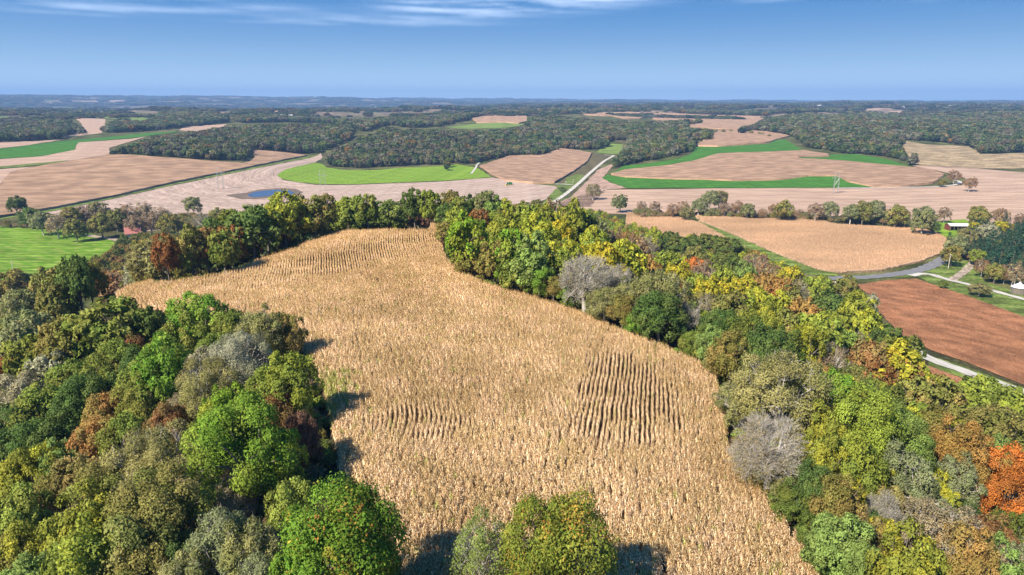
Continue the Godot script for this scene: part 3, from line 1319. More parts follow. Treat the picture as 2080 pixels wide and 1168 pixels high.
var far_meshes := []
var far_cols := [Color(0.060, 0.098, 0.041), Color(0.084, 0.130, 0.048), Color(0.108, 0.156, 0.054), Color(0.144, 0.166, 0.062), Color(0.174, 0.180, 0.090), Color(0.198, 0.202, 0.138), Color(0.156, 0.132, 0.090), Color(0.216, 0.168, 0.078), Color(0.050, 0.084, 0.046)]


func far_wood(line: String) -> void:
	if far_meshes.is_empty():
		for k in 3:
			far_meshes.append(far_crown(k))
	var s := line.split("|")
	var poly := pts(s[2])
	var lo := poly[0]
	var hi := poly[0]
	for q in poly:
		lo = lo.min(q)
		hi = hi.max(q)
	var n := FastNoiseLite.new()
	n.seed = 3
	n.frequency = .006
	var where := [[], [], []]
	var tint := [PackedColorArray(), PackedColorArray(), PackedColorArray()]
	var d := lo.y
	while d < hi.y:
		var gap := 8.6 * clampf(d / 1200.0, 1.0, 2.6)
		var x := lo.x
		while x < hi.x:
			var q := Vector2(x + rng.randf_range(-.45, .45) * gap, d + rng.randf_range(-.45, .45) * gap)
			x += gap
			if not Geometry2D.is_point_in_polygon(q, poly):
				continue
			var k := rng.randi_range(0, 2)
			var w := gap * (.7 + 1.35 * rng.randf() * rng.randf() + .5 * rng.randf())
			var tall := clampf(w * rng.randf_range(.6, 1.05) + 3.5, 7, 16) * (1.0 + .25 * n.get_noise_2d(q.x * 3, q.y * 3))
			where[k].append(Transform3D(Basis(Vector3.UP, rng.randf() * TAU).scaled(Vector3(w, tall, w)), P(q.x, q.y, -.8)))
			var z := n.get_noise_2d(q.x, q.y) * 4.0 + rng.randf_range(-1.5, 5.5)
			var col: Color = far_cols[clampi(int(z + 2.0), 0, far_cols.size() - 1)]
			if rng.randf() < .015:
				col = Color(.26, .15, .04)
			elif rng.randf() < .05:
				col = Color(.15, .17, .04)
			tint[k].append(col * rng.randf_range(.75, 1.45))
		d += gap
	var o := Node3D.new()
	named(o, s[0])
	tag(o, s[1], "wood", "", "stuff")
	var sum := 0
	for k in 3:
		sum += where[k].size()
		if where[k].size():
			scatter("tree_crowns", far_meshes[k], where[k], tint[k], o, null)
	print("far wood ", sum, " ", s[1])


func far_country() -> void:
	# beyond three kilometres: woods as clumps of trees, thinning to the last ridges
	var n := FastNoiseLite.new()
	n.seed = 9
	n.frequency = 0.0016
	n.fractal_octaves = 3
	var where := [[], [], []]
	var tint := [PackedColorArray(), PackedColorArray(), PackedColorArray()]
	for k in 26000:
		var az := rng.randf_range(-.82, .82)
		var r := 2500.0 * pow(15500.0 / 2500.0, rng.randf())
		var x := sin(az) * r
		var d := cos(az) * r
		if n.get_noise_2d(x, d) > .05 and rng.randf() > .03:
			continue
		var m := rng.randi_range(0, 2)
		var w := r * rng.randf_range(.005, .011)
		var tall := clampf(w * .6, 9, 26)
		where[m].append(Transform3D(Basis(Vector3.UP, rng.randf() * TAU).scaled(Vector3(w * 1.5, tall, w)), P(x, d, -tall * .3)))
		tint[m].append(far_cols[rng.randi_range(0, far_cols.size() - 1)] * rng.randf_range(.7, 1.0))
	var o := Node3D.new()
	named(o, "distant_woodland")
	tag(o, "hazy woods on the blue hills along the horizon", "woodland", "", "stuff")
	for k in 3:
		scatter("tree_crowns", far_meshes[k], where[k], tint[k], o)


# ------------------------------------------------------------------ things
func bx(st: SurfaceTool, at: Vector3, size: Vector3, turn := Basis()) -> void:
	var h := size * .5
	for f in [[Vector3.RIGHT, Vector3.UP, Vector3.BACK], [Vector3.LEFT, Vector3.UP, Vector3.FORWARD], [Vector3.UP, Vector3.BACK, Vector3.RIGHT], [Vector3.DOWN, Vector3.BACK, Vector3.LEFT], [Vector3.BACK, Vector3.UP, Vector3.LEFT], [Vector3.FORWARD, Vector3.UP, Vector3.RIGHT]]:
		var n: Vector3 = f[0]
		var u: Vector3 = f[1]
		var w: Vector3 = f[2]
		quad(st, at + turn * ((n - u - w) * h), at + turn * ((n + u - w) * h), at + turn * ((n + u + w) * h), at + turn * ((n - u + w) * h), turn * n)


func quad(st: SurfaceTool, a: Vector3, b: Vector3, c: Vector3, d: Vector3, out: Vector3) -> void:
	for t in [[a, b, c], [a, c, d]]:
		var cr: Vector3 = (t[1] - t[0]).cross(t[2] - t[0])
		if cr.length() < 1e-9:
			continue
		var list := [t[0], t[1], t[2]] if cr.dot(out) < 0 else [t[0], t[2], t[1]]
		for q in list:
			st.set_normal(cr.normalized() * (-1.0 if cr.dot(out) < 0 else 1.0))
			st.add_vertex(q)


func tri(st: SurfaceTool, a: Vector3, b: Vector3, c: Vector3, out: Vector3) -> void:
	quad(st, a, b, c, c, out)


func bar(st: SurfaceTool, a: Vector3, b: Vector3, ra: float, rb := -1.0, sides := 6) -> void:
	if rb < 0:
		rb = ra
	var ax := (b - a).normalized()
	var s := ax.cross(Vector3(.31, .2, .93)).normalized()
	var t := ax.cross(s)
	for k in sides:
		var o := s * cos(TAU * k / sides) + t * sin(TAU * k / sides)
		var p := s * cos(TAU * (k + 1) / sides) + t * sin(TAU * (k + 1) / sides)
		quad(st, a + o * ra, b + o * rb, b + p * rb, a + p * ra, o + p)
	for e in [[a, ra, -ax], [b, rb, ax]]:
		if e[1] < .01:
			continue
		for k in range(1, sides - 1):
			var o0: Vector3 = e[0] + s * e[1]
			var o1: Vector3 = e[0] + (s * cos(TAU * k / sides) + t * sin(TAU * k / sides)) * e[1]
			var o2: Vector3 = e[0] + (s * cos(TAU * (k + 1) / sides) + t * sin(TAU * (k + 1) / sides)) * e[1]
			tri(st, o0, o1, o2, e[2])


func sb() -> SurfaceTool:
	var st := SurfaceTool.new()
	st.begin(Mesh.PRIMITIVE_TRIANGLES)
	return st


func add(called: String, st: SurfaceTool, m: String, parent: Node) -> MeshInstance3D:
	return part(called, st.commit(), mats[m], parent)


func build_things() -> void:
	var spots := {}
	for line in PLACES.split("\n", false):
		var s := line.split("|")
		spots[s[0]] = pts(s[1])
	# pylons of the line that crosses the valley
	var texts := ["steel lattice pylon standing left of the pond in the stubble", "steel lattice pylon right of the pond, at the edge of the green crescent", "steel lattice pylon in the pale tan field on the right, before the green strip"]
	for k in 3:
		var q: Vector2 = spots.pylon[k]
		pylon(P(q.x, q.y), texts[k], [27.0, 26.0, 24.0][k])
	var poles := ["pale utility pole beside the central gravel road", "white pole standing in the bright green meadow on the left", "utility pole beside the paved road by the farm trees", "pale pole by the white roofed crib at the right edge"]
	for k in spots.pole.size():
		var q: Vector2 = spots.pole[k]
		utility_pole(P(q.x, q.y), poles[k], [13.0, 10.0, 9.0, 9.0][k], k == 1)
	combine(spots.combine[0])
	shed(spots.shed[0])
	crib(spots.crib[0])
	farmhouse(spots.farmhouse[0])
	var e: Vector2 = spots.box[0]
	var t := thing("utility_cabinet", "small white cabinet in the green patch beside the central gravel road", "cabinet", P(e.x, e.y))
	var st := sb()
	bx(st, Vector3(0, .9, 0), Vector3(1.6, 1.8, 1.2))
	add("cabinet_body", st, "white_metal", t)
	st = sb()
	bx(st, Vector3(0, .95, .63), Vector3(1.3, 1.5, .05))
	add("door", st, "galvanised", t)
	var labels := ["left white shed of the far farmstead behind the left woods", "right white shed of the far farmstead behind the left woods", "white barn among the far trees right of centre", "leftmost white building of the distant farms on the right skyline", "second white building of the distant farms on the right skyline", "white shed beside the tan knoll on the right", "long white barn, rightmost of the distant farm buildings", "small white shed beside the long barn on the right skyline", "pale shed on the distant tan slope left of centre"]
	for k in spots.farm.size():
		far_shed(spots.farm[k], labels[k], [26, 30, 24, 34, 30, 26, 60, 24, 40][k])


func pylon(at: Vector3, label: String, tall: float) -> void:
	var t := thing("power_pylon", label, "pylon", at, .25, "pylons of the power line across the valley")
	var half := 2.6
	for s in [-1.0, 1.0]:
		# each leg is a slim lattice mast
		var st := sb()
		for c in [Vector2(-1, -1), Vector2(1, -1), Vector2(1, 1), Vector2(-1, 1)]:
			bar(st, Vector3(s * half * 1.25 + c.x * .5, 0, c.y * .5), Vector3(s * half + c.x * .35, tall, c.y * .35), .11, .09, 4)
		add("mast", st, "galvanised", t)
		st = sb()
		var steps := int(tall / 1.6)
		for k in steps:
			var y0 := tall * k / steps
			var y1 := tall * (k + 1) / steps
			var w0 := lerpf(.5, .35, y0 / tall)
			var x0: float = s * lerpf(half * 1.25, half, y0 / tall)
			for c in [-1.0, 1.0]:
				bar(st, Vector3(x0 - w0 * c, y0, w0), Vector3(x0 + w0 * c, y1, w0), .05, .05, 4)
				bar(st, Vector3(x0 + w0, y0, w0 * c), Vector3(x0 + w0, y1, -w0 * c), .05, .05, 4)
		add("lattice", st, "galvanised", t)
		st = sb()
		bx(st, Vector3(s * half * 1.25, .25, 0), Vector3(2.2, .5, 2.2))
		add("footing", st, "timber", t)
	var arm := sb()
	for y in [tall * .74, tall * .74 + 1.0]:
		for z in [-.35, .35]:
			bar(arm, Vector3(-half * 2.4, tall * .74 + .5, z), Vector3(-half, y, z), .09)
			bar(arm, Vector3(-half, y, z), Vector3(half, y, z), .09)
			bar(arm, Vector3(half, y, z), Vector3(half * 2.4, tall * .74 + .5, z), .09)
	add("crossarm", arm, "galvanised", t)
	var br := sb()
	bar(br, Vector3(-half * 1.1, tall * .35, 0), Vector3(half * 1.05, tall * .72, 0), .09)
	bar(br, Vector3(half * 1.1, tall * .35, 0), Vector3(-half * 1.05, tall * .72, 0), .09)
	bar(br, Vector3(-half, tall - .2, 0), Vector3(half, tall - .2, 0), .09)
	add("brace", br, "galvanised", t)
	for x in [-half * 2.3, 0.0, half * 2.3]:
		var ins := sb()
		for k in 6:
			var y := tall * .74 + .3 - k * .3
			bar(ins, Vector3(x, y, 0), Vector3(x, y - .16, 0), .18, .10, 8)
			bar(ins, Vector3(x, y - .16, 0), Vector3(x, y - .3, 0), .05, .05, 6)
		add("insulator", ins, "pale_timber", t)


func utility_pole(at: Vector3, label: String, tall: float, bare: bool) -> void:
	var t := thing("utility_pole", label, "pole", at, .4)
	var st := sb()
	bar(st, Vector3(0, -.3, 0), Vector3(0, tall, 0), .2, .13, 8)
	add("pole", st, "pale_timber", t)
	if bare:
		return
	st = sb()
	bx(st, Vector3(0, tall - .6, .15), Vector3(2.4, .14, .12))
	add("crossarm", st, "pale_timber", t)
	for x in [-1.05, -.4, .4, 1.05]:
		st = sb()
		bar(st, Vector3(x, tall - .53, .15), Vector3(x, tall - .3, .15), .06, .05, 6)
		add("insulator", st, "white_metal", t)
	st = sb()
	bar(st, Vector3(.32, tall - 2.3, 0), Vector3(.32, tall - 1.4, 0), .26, .26, 8)
	add("transformer", st, "galvanised", t)


func wheel(st: SurfaceTool, hub: SurfaceTool, at: Vector3, r: float, wide: float) -> void:
	bar(st, at - Vector3(0, 0, wide * .5), at + Vector3(0, 0, wide * .5), r, r, 18)
	bar(hub, at - Vector3(0, 0, wide * .5 + .03), at + Vector3(0, 0, wide * .5 + .03), r * .55, r * .55, 12)


func combine(q: Vector2) -> void:
	var t := thing("combine_harvester", "green combine harvester with yellow wheels on the valley stubble", "harvester", P(q.x, q.y, .05), .12)
	var st := sb()
	bx(st, Vector3(.6, 2.3, 0), Vector3(5.6, 1.9, 2.6))
	quad(st, Vector3(3.4, 3.25, -1.3), Vector3(3.4, 3.25, 1.3), Vector3(4.5, 1.9, 1.2), Vector3(4.5, 1.9, -1.2), Vector3(1, 1, 0))
	quad(st, Vector3(3.4, 1.35, -1.3), Vector3(3.4, 1.35, 1.3), Vector3(4.5, 1.5, 1.2), Vector3(4.5, 1.5, -1.2), Vector3(0, -1, 0))
	quad(st, Vector3(4.5, 1.9, -1.2), Vector3(4.5, 1.9, 1.2), Vector3(4.5, 1.5, 1.2), Vector3(4.5, 1.5, -1.2), Vector3(1, 0, 0))
	add("body", st, "machine_green", t)
	st = sb()
	quad(st, Vector3(-.9, 3.25, -1.25), Vector3(-1.2, 4.1, -1.6), Vector3(2.6, 4.1, -1.6), Vector3(2.3, 3.25, -1.25), Vector3(0, 0, -1))
	quad(st, Vector3(-.9, 3.25, 1.25), Vector3(-1.2, 4.1, 1.6), Vector3(2.6, 4.1, 1.6), Vector3(2.3, 3.25, 1.25), Vector3(0, 0, 1))
	quad(st, Vector3(-.9, 3.25, -1.25), Vector3(-1.2, 4.1, -1.6), Vector3(-1.2, 4.1, 1.6), Vector3(-.9, 3.25, 1.25), Vector3(-1, 0, 0))
	quad(st, Vector3(2.3, 3.25, -1.25), Vector3(2.6, 4.1, -1.6), Vector3(2.6, 4.1, 1.6), Vector3(2.3, 3.25, 1.25), Vector3(1, 0, 0))
	add("grain_tank", st, "machine_green", t)
	st = sb()
	bx(st, Vector3(-2.9, 2.75, 0), Vector3(1.35, 1.6, 1.9))
	add("cab", st, "cab_glass", t)
	st = sb()
	bx(st, Vector3(-2.9, 3.64, 0), Vector3(1.7, .18, 2.2))
	add("cab_roof", st, "machine_green", t)
	st = sb()
	bx(st, Vector3(-3.6, 1.3, 0), Vector3(2.2, .9, 1.3), Basis(Vector3.BACK, .35))
	add("feeder_house", st, "machine_green", t)
	var head := sb()
	bx(head, Vector3(-4.9, .9, 0), Vector3(.5, 1.1, 6.2))
	add("header_frame", head, "machine_green", t)
	for k in 9:
		head = sb()
		var z := -2.9 + k * .725
		tri(head, Vector3(-6.4, .25, z), Vector3(-5.1, .9, z - .22), Vector3(-5.1, .9, z + .22), Vector3.UP)
		tri(head, Vector3(-6.4, .25, z), Vector3(-5.1, .2, z - .22), Vector3(-5.1, .9, z - .22), Vector3.FORWARD)
		tri(head, Vector3(-6.4, .25, z), Vector3(-5.1, .2, z + .22), Vector3(-5.1, .9, z + .22), Vector3.BACK)
		add("snout", head, "machine_yellow", t)
	for s in [-1.0, 1.0]:
		for e in [[Vector3(-1.5, .95, s * 1.7), .95, .75], [Vector3(2.9, .65, s * 1.5), .65, .5]]:
			var tyre := sb()
			var hub := sb()
			wheel(tyre, hub, e[0], e[1], e[2])
			var w := add("wheel", tyre, "rubber", t)
			add("rim", hub, "machine_yellow", w)
	st = sb()
	bar(st, Vector3(2.0, 3.7, 1.75), Vector3(-.9, 4.2, 1.95), .2, .2, 8)
	add("unloading_auger", st, "machine_green", t)


func shed(q: Vector2) -> void:
	var t := thing("farm_shed", "white roofed open fronted shed with dark red end by the green farmyard", "shed", P(q.x, q.y), -.06)
	var L := 15.0
	var W := 8.0
	var H := 4.3
	for k in 8:
		var st := sb()
		bx(st, Vector3(-L / 2, H / 2 - .2, -W / 2 + .5 + k), Vector3(.14, H + .4, .97))
		add("end_board", st, "red_boards", t)
	var st := sb()
	bx(st, Vector3(L / 2, H / 2 - .2, 0), Vector3(.14, H + .4, W))
	add("end_wall", st, "red_boards", t)
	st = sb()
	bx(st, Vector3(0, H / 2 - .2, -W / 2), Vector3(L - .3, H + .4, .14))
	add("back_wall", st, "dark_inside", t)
	for k in 6:
		st = sb()
		bx(st, Vector3(-L / 2 + .4 + k * (L - .8) / 5, H / 2 - .2, W / 2 - .2), Vector3(.24, H + .4, .24))
		add("post", st, "timber", t)
	st = sb()
	bx(st, Vector3(2.0, 1.1, .5), Vector3(4.0, 2.2, 2.2))
	add("stored_bales", st, "timber", t)
	for s in [-1.0, 1.0]:
		st = sb()
		var ridge := H + 1.45
		var slope := Vector3(0, -1.45, s * (W / 2 + .5))
		quad(st, Vector3(-L / 2 - .4, ridge, 0), Vector3(L / 2 + .4, ridge, 0), Vector3(L / 2 + .4, ridge, 0) + slope, Vector3(-L / 2 - .4, ridge, 0) + slope, Vector3(0, 1, s * .4))
		quad(st, Vector3(-L / 2 - .4, ridge - .12, 0), Vector3(L / 2 + .4, ridge - .12, 0), Vector3(L / 2 + .4, ridge - .12, 0) + slope, Vector3(-L / 2 - .4, ridge - .12, 0) + slope, Vector3(0, -1, -s * .4))
		quad(st, Vector3(-L / 2 - .4, ridge, 0) + slope, Vector3(L / 2 + .4, ridge, 0) + slope, Vector3(L / 2 + .4, ridge - .12, 0) + slope, Vector3(-L / 2 - .4, ridge - .12, 0) + slope, Vector3(0, 0, s))
		var rf := add("roof_slope", st, "white_metal", t)
		for k in 16:
			var seam_ := sb()
			var x := -L / 2 - .2 + k * (L + .4) / 15.0
			bar(seam_, Vector3(x, ridge + .02, s * .02), Vector3(x, ridge + .02, s * .02) + slope, .03, .03, 4)
			add("roof_rib", seam_, "white_metal", rf)
	st = sb()
	for e in [-1.0, 1.0]:
		tri(st, Vector3(e * L / 2, H, -W / 2), Vector3(e * L / 2, H + 1.25, 0), Vector3(e * L / 2, H, W / 2), Vector3(e, 0, 0))
	add("gable", st, "red_boards", t)


func crib(q: Vector2) -> void:
	var t := thing("corn_crib", "round wire corn crib with a white cone roof at the right edge", "crib", P(q.x, q.y, -.1))
	var R := 3.3
	var H := 3.8
	for k in 20:
		var a := TAU * k / 20
		var st := sb()
		bar(st, Vector3(cos(a) * R, 0, sin(a) * R), Vector3(cos(a) * R, H, sin(a) * R), .06, .06, 5)
		add("stave", st, "galvanised", t)
	for k in 9:
		var st := sb()
		var y := .2 + k * (H - .3) / 8
		for j in 20:
			var a := TAU * j / 20
			var b := TAU * (j + 1) / 20
			bar(st, Vector3(cos(a) * R, y, sin(a) * R), Vector3(cos(b) * R, y, sin(b) * R), .035, .035, 4)
		add("hoop", st, "galvanised", t)
	var core := sb()
	bar(core, Vector3(0, 0, 0), Vector3(0, H * .9, 0), R - .12, R - .12, 20)
	add("stored_corn", core, "timber", t)
	var roof := sb()
	for j in 24:
		var a := TAU * j / 24
		var b := TAU * (j + 1) / 24
		var va := Vector3(cos(a), 0, sin(a))
		var vb := Vector3(cos(b), 0, sin(b))
		quad(roof, va * .55 + Vector3(0, H + 2.1, 0), vb * .55 + Vector3(0, H + 2.1, 0), vb * (R + .45) + Vector3(0, H - .05, 0), va * (R + .45) + Vector3(0, H - .05, 0), va + Vector3.UP)
		quad(roof, va * .55 + Vector3(0, H + 2.0, 0), vb * .55 + Vector3(0, H + 2.0, 0), vb * (R + .4) + Vector3(0, H - .12, 0), va * (R + .4) + Vector3(0, H - .12, 0), Vector3.DOWN)
	add("roof", roof, "white_metal", t)
	var cap := sb()
	bar(cap, Vector3(0, H + 2.05, 0), Vector3(0, H + 2.45, 0), .5, .5, 12)
	bar(cap, Vector3(0, H + 2.45, 0), Vector3(0, H + 2.75, 0), .65, .1, 12)
	add("roof_cap", cap, "white_metal", t)


func farmhouse(q: Vector2) -> void:
	var t := thing("farmhouse", "farmhouse with a faded red gabled roof among the trees on the left", "house", P(q.x, q.y, 0), .5)
	var L := 10.5
	var W := 8.0
	var H := 5.2
	var st := sb()
	bx(st, Vector3(0, H / 2 - .3, 0), Vector3(L, H + .6, W))
	for e in [-1.0, 1.0]:
		tri(st, Vector3(e * L / 2, H, -W / 2), Vector3(e * L / 2, H + 3.9, 0), Vector3(e * L / 2, H, W / 2), Vector3(e, 0, 0))
	add("wall", st, "cream_boards", t)
	for s in [-1.0, 1.0]:
		st = sb()
		var slope := Vector3(0, -4.6, s * (W / 2 + .75))
		var ridge := H + 4.15
		quad(st, Vector3(-L / 2 - .6, ridge, 0), Vector3(L / 2 + .6, ridge, 0), Vector3(L / 2 + .6, ridge, 0) + slope, Vector3(-L / 2 - .6, ridge, 0) + slope, Vector3(0, 1, s))
		quad(st, Vector3(-L / 2 - .6, ridge - .18, 0), Vector3(L / 2 + .6, ridge - .18, 0), Vector3(L / 2 + .6, ridge - .18, 0) + slope, Vector3(-L / 2 - .6, ridge - .18, 0) + slope, Vector3(0, -1, -s))
		for e in [-1.0, 1.0]:
			var x: float = e * (L / 2 + .6)
			quad(st, Vector3(x, ridge, 0), Vector3(x, ridge - .18, 0), Vector3(x, ridge - .18, 0) + slope, Vector3(x, ridge, 0) + slope, Vector3(e, 0, 0))
		add("roof_slope", st, "red_roof", t)
	st = sb()
	bx(st, Vector3(2.5, H + 4.2, 0), Vector3(.8, 2.2, .8))
	add("chimney", st, "red_boards", t)
	for e in [Vector3(-L / 2 - .03, 1.7, -2), Vector3(-L / 2 - .03, 1.7, 2), Vector3(-L / 2 - .03, 4.3, -2), Vector3(-L / 2 - .03, 4.3, 2)]:
		st = sb()
		bx(st, e, Vector3(.08, 1.5, 1.1))
		var fr := add("window", st, "white_metal", t)
		st = sb()
		bx(st, e - Vector3(.05, 0, 0), Vector3(.04, 1.25, .85))
		add("pane", st, "cab_glass", fr)


func far_shed(q: Vector2, label: String, long: float) -> void:
	var t := thing("farm_building", label, "building", P(q.x, q.y, 0), rng.randf_range(-.5, .5), "white buildings of the distant farms")
	var W := long * .45
	var H := 6.0
	var st := sb()
	bx(st, Vector3(0, H / 2 - 1, 0), Vector3(long, H + 2, W))
	for e in [-1.0, 1.0]:
		tri(st, Vector3(e * long / 2, H, -W / 2), Vector3(e * long / 2, H + W * .28, 0), Vector3(e * long / 2, H, W / 2), Vector3(e, 0, 0))
	add("wall", st, "white_metal", t)
	for s in [-1.0, 1.0]:
		st = sb()
		var ridge := H + W * .28 + .3
		var slope := Vector3(0, -W * .3, s * (W / 2 + .8))
		quad(st, Vector3(-long / 2 - .8, ridge, 0), Vector3(long / 2 + .8, ridge, 0), Vector3(long / 2 + .8, ridge, 0) + slope, Vector3(-long / 2 - .8, ridge, 0) + slope, Vector3(0, 1, s * .5))
		add("roof_slope", st, "white_metal", t)
	st = sb()
	bx(st, Vector3(0, 2.2, W / 2 + .03), Vector3(5, 4.4, .1))
	add("door", st, "galvanised", t)


# ------------------------------------------------------------------ surveyed places (x,forward in metres)
const SPOT_BASE := -19.78
const SPOTS := """
0.00/63.79/-0.129 -8.10/69.67/1.541 12.99/75.34/0.602 0.00/92.67/0.496 -15.09/100.89/3.493 0.00/127.09/1.171 22.83/112.72/3.894 -24.00/144.04/3.944
-30.60/170.73/7.478 -49.79/198.05/12.24 -61.39/214.12/-5.026 -54.64/233.62/-6.784 -35.46/231.05/1.073 -23.88/217.01/-0.95 -14.48/176.96/-6.896 -72.61/196.00/5.813
-86.34/174.84/3.627 -107.26/181.56/-40.593 6.92/152.83/-0.027 25.07/136.85/-2.928 36.47/124.23/-5.355 33.68/104.16/-1.985 33.12/84.94/-0.666 34.84/68.89/-2.427
-23.31/85.10/-3.428 -28.31/106.46/-2.484 -37.89/123.11/-3.2 -50.69/145.55/-4.048 -69.40/155.98/-13.345 0.00/0.00/3.111 0.00/35.00/-1.02 -60.00/10.00/-4.417
60.00/10.00/-4.34 0.00/-120.00/-13.55 150.00/-100.00/9.6 -150.00/-100.00/9.005 0.00/-500.00/-4.361 600.00/-400.00/3.33 -600.00/-400.00/3.691 -34.00/62.00/-5.994
-52.00/70.00/4.115 -62.00/90.00/6.917 -75.00/60.00/-0.04 -95.00/90.00/5.519 -58.00/118.00/-7.278 -75.00/140.00/11.236 -100.00/130.00/7.012 -130.00/120.00/10.149
-110.00/165.00/-3.585 -150.00/180.00/1.005 -140.00/205.00/10.406 -200.00/180.00/9.522 -190.00/240.00/-20.796 -250.00/280.00/-2.119 -240.00/200.00/16.796 -330.00/250.00/0.944
-95.00/225.00/-2.465 -110.00/240.00/9.293 -90.00/265.00/-15.341 -70.00/255.00/-13.427 -140.00/250.00/8.421 -130.00/290.00/-3.696 -90.00/330.00/22.511 -180.00/330.00/11.226
-40.00/252.00/5.966 -15.00/262.00/-21.43 -30.00/285.00/-25.378 -30.00/330.00/-8.124 -30.00/400.00/16.929 -130.00/430.00/6.857 -250.00/400.00/2.609 48.00/60.00/-0.918
58.00/95.00/-0.391 80.00/85.00/8.324 80.00/125.00/1.907 52.00/120.00/-8.282 110.00/130.00/3.746 62.00/150.00/2.596 90.00/170.00/-3.175 120.00/190.00/-8.951
150.00/170.00/17.732 140.00/230.00/23.466 40.00/175.00/-3.901 25.00/210.00/1.96 60.00/220.00/9.233 100.00/240.00/1.646 5.00/240.00/-7.002 10.00/275.00/-2.389
40.00/290.00/5.784 90.00/310.00/1.572 130.00/320.00/0.444 60.00/380.00/15.503 150.00/400.00/16.65 220.00/150.00/1.419 300.00/200.00/1.288 250.48/398.13/6.523
192.85/370.75/8.4 210.78/308.35/-2.148 229.85/293.05/-5.341 149.67/227.00/-22.528 165.52/204.73/1.865 163.78/294.06/1.353 197.71/249.07/-3.969 311.03/404.44/-4.366
315.51/467.40/2.003 326.94/508.31/4.403 192.49/394.02/18.297 255.32/457.86/-6.017 228.02/512.41/-9.157 186.01/555.91/3.219 178.67/396.10/-37.228 149.25/498.04/-4.733
129.20/573.53/-8.318 289.62/605.01/-2.046 172.06/660.83/0.108 456.37/605.01/-7.12 381.15/611.06/4.152 -288.52/822.32/9.822 -319.48/792.60/-7.355 -255.22/846.14/-7.917
-3.35/935.14/10.851 -86.48/860.64/-2.334 -168.32/836.74/-0.251 -379.59/709.93/-3.42 -446.53/785.26/17.636 -389.98/923.52/24.701 -364.69/1285.41/198.677 -220.13/962.05/-12.658
-312.36/993.77/16.723 50.87/785.26/2.606 190.09/1341.77/123.786 -441.79/583.44/-0.535 -357.46/519.28/0.099 -333.47/433.63/-4.247 -308.65/500.78/-1.78 -317.34/588.99/-2.159
-518.51/690.03/0.262 -648.61/873.03/14.283 -636.12/1094.94/4.563 -513.24/1048.11/-29.782 -409.45/1066.42/-20.259 -430.85/1268.35/-94.732 -599.96/914.59/-15.068 -498.31/944.42/-7.395
-937.46/1278.47/-22.768 -834.34/1329.61/17.719 -680.23/1144.27/25.11 -1083.53/1839.72/25.461 -827.25/1708.03/-7.525 -795.89/1925.37/6.865 -587.08/1204.52/-50.82 -579.95/1526.08/4.818
-426.50/1372.23/25.005 -315.74/1168.38/31.56 -193.56/1133.23/-6.35 -108.64/1175.57/21.801 -23.74/1111.85/-23.364 -251.23/1487.44/-19.649 -284.33/1341.74/-105.456 -420.04/1760.35/12.552
-183.72/1448.96/-45.108 -89.18/1402.73/48.344 -52.81/1884.92/-26.044 -70.70/2532.04/3.109 -186.88/1905.55/10.465 20.03/1417.97/0.588 47.71/1117.20/18.66 33.77/943.94/-5.256
139.63/1314.36/-49.582 96.45/1363.44/-8.725 34.54/1216.77/-7.959 166.61/894.99/3.029 164.69/1050.89/17.578 253.64/989.07/-29.334 328.99/1004.94/0.614 281.88/854.89/8.362
376.65/861.91/16.544 418.44/1051.89/-2.25 478.11/944.42/-40.382 520.75/899.11/30.699 385.97/1185.63/-28.492 551.90/1397.80/27.195 429.18/1487.44/-44.799 592.33/1621.01/15.273
278.26/1268.35/-27.349 487.82/1934.42/-0.253 728.17/2263.95/-1.414 384.67/2624.12/11.052 636.63/2944.68/7.928 211.53/1500.07/11.628 164.29/1670.55/-9.365 597.80/1037.02/17.607
556.19/1190.35/7.215 902.26/2113.46/9.602 1414.12/3499.87/19.718 1392.14/2624.12/-3.25 1551.93/2414.78/-0.434 1088.66/1487.44/-7.621 871.95/1341.74/38.199 739.12/1144.48/30.83
819.80/1109.69/2.495 611.71/820.27/-7.738 463.38/748.57/0.946 350.18/736.43/0.678 679.38/1265.50/-57.903 833.64/1603.73/-27.99 -1537.91/2115.69/-8.969 -1621.07/2470.96/3.464
-1353.28/2454.89/-15.319 -1312.76/2942.78/-12.645 -896.62/2292.00/-22.38 -729.65/2373.85/27.837 -529.71/2229.03/-13.789 -362.44/2734.78/0.514 -89.42/3208.35/2.703 123.07/2942.78/-24.333
1002.71/4002.63/-22.038 2317.26/4383.21/1.742 1626.15/4495.60/-2.275 3252.30/4495.60/10.837 2703.47/4270.82/-19.398 -1434.43/4678.85/2.906 -2575.45/4678.85/-55.263 -3110.97/4291.56/-35.257
-172.00/6181.45/-102.475 967.33/5349.47/-6.299 -4594.59/4597.80/73.063 -3803.94/5270.68/48.539 -2638.36/5940.46/86.878 -1067.87/6411.68/110.433 772.49/6957.25/49.865 2897.81/7456.72/-29.755
4681.77/6486.99/0.527 5693.77/5619.70/-8.142 -7422.03/7427.21/-47.908 -6144.83/8514.17/-21.753 -4796.57/9340.39/-11.413 -3066.33/10042.29/-54.36 -1112.04/11446.11/55.708 1324.26/11926.71/28.879
3801.28/11907.99/42.102 7315.27/10135.92/8.655 8896.51/8780.78/17.91 -10956.33/10963.98/-126.39 -9070.94/12568.54/17.574 -5439.08/14514.35/-62.44 -430.09/15494.03/-81.63 2752.22/15253.70/-37.632
5614.51/14447.40/-19.484 9070.94/12568.54/-6.278 11031.68/10888.16/-28.169 -15550.91/15561.78/88.035 -7719.98/20601.02/56.046 0.00/22000.00/40.942 7968.98/20505.98/17.273 15657.86/15454.17/7.65
"""
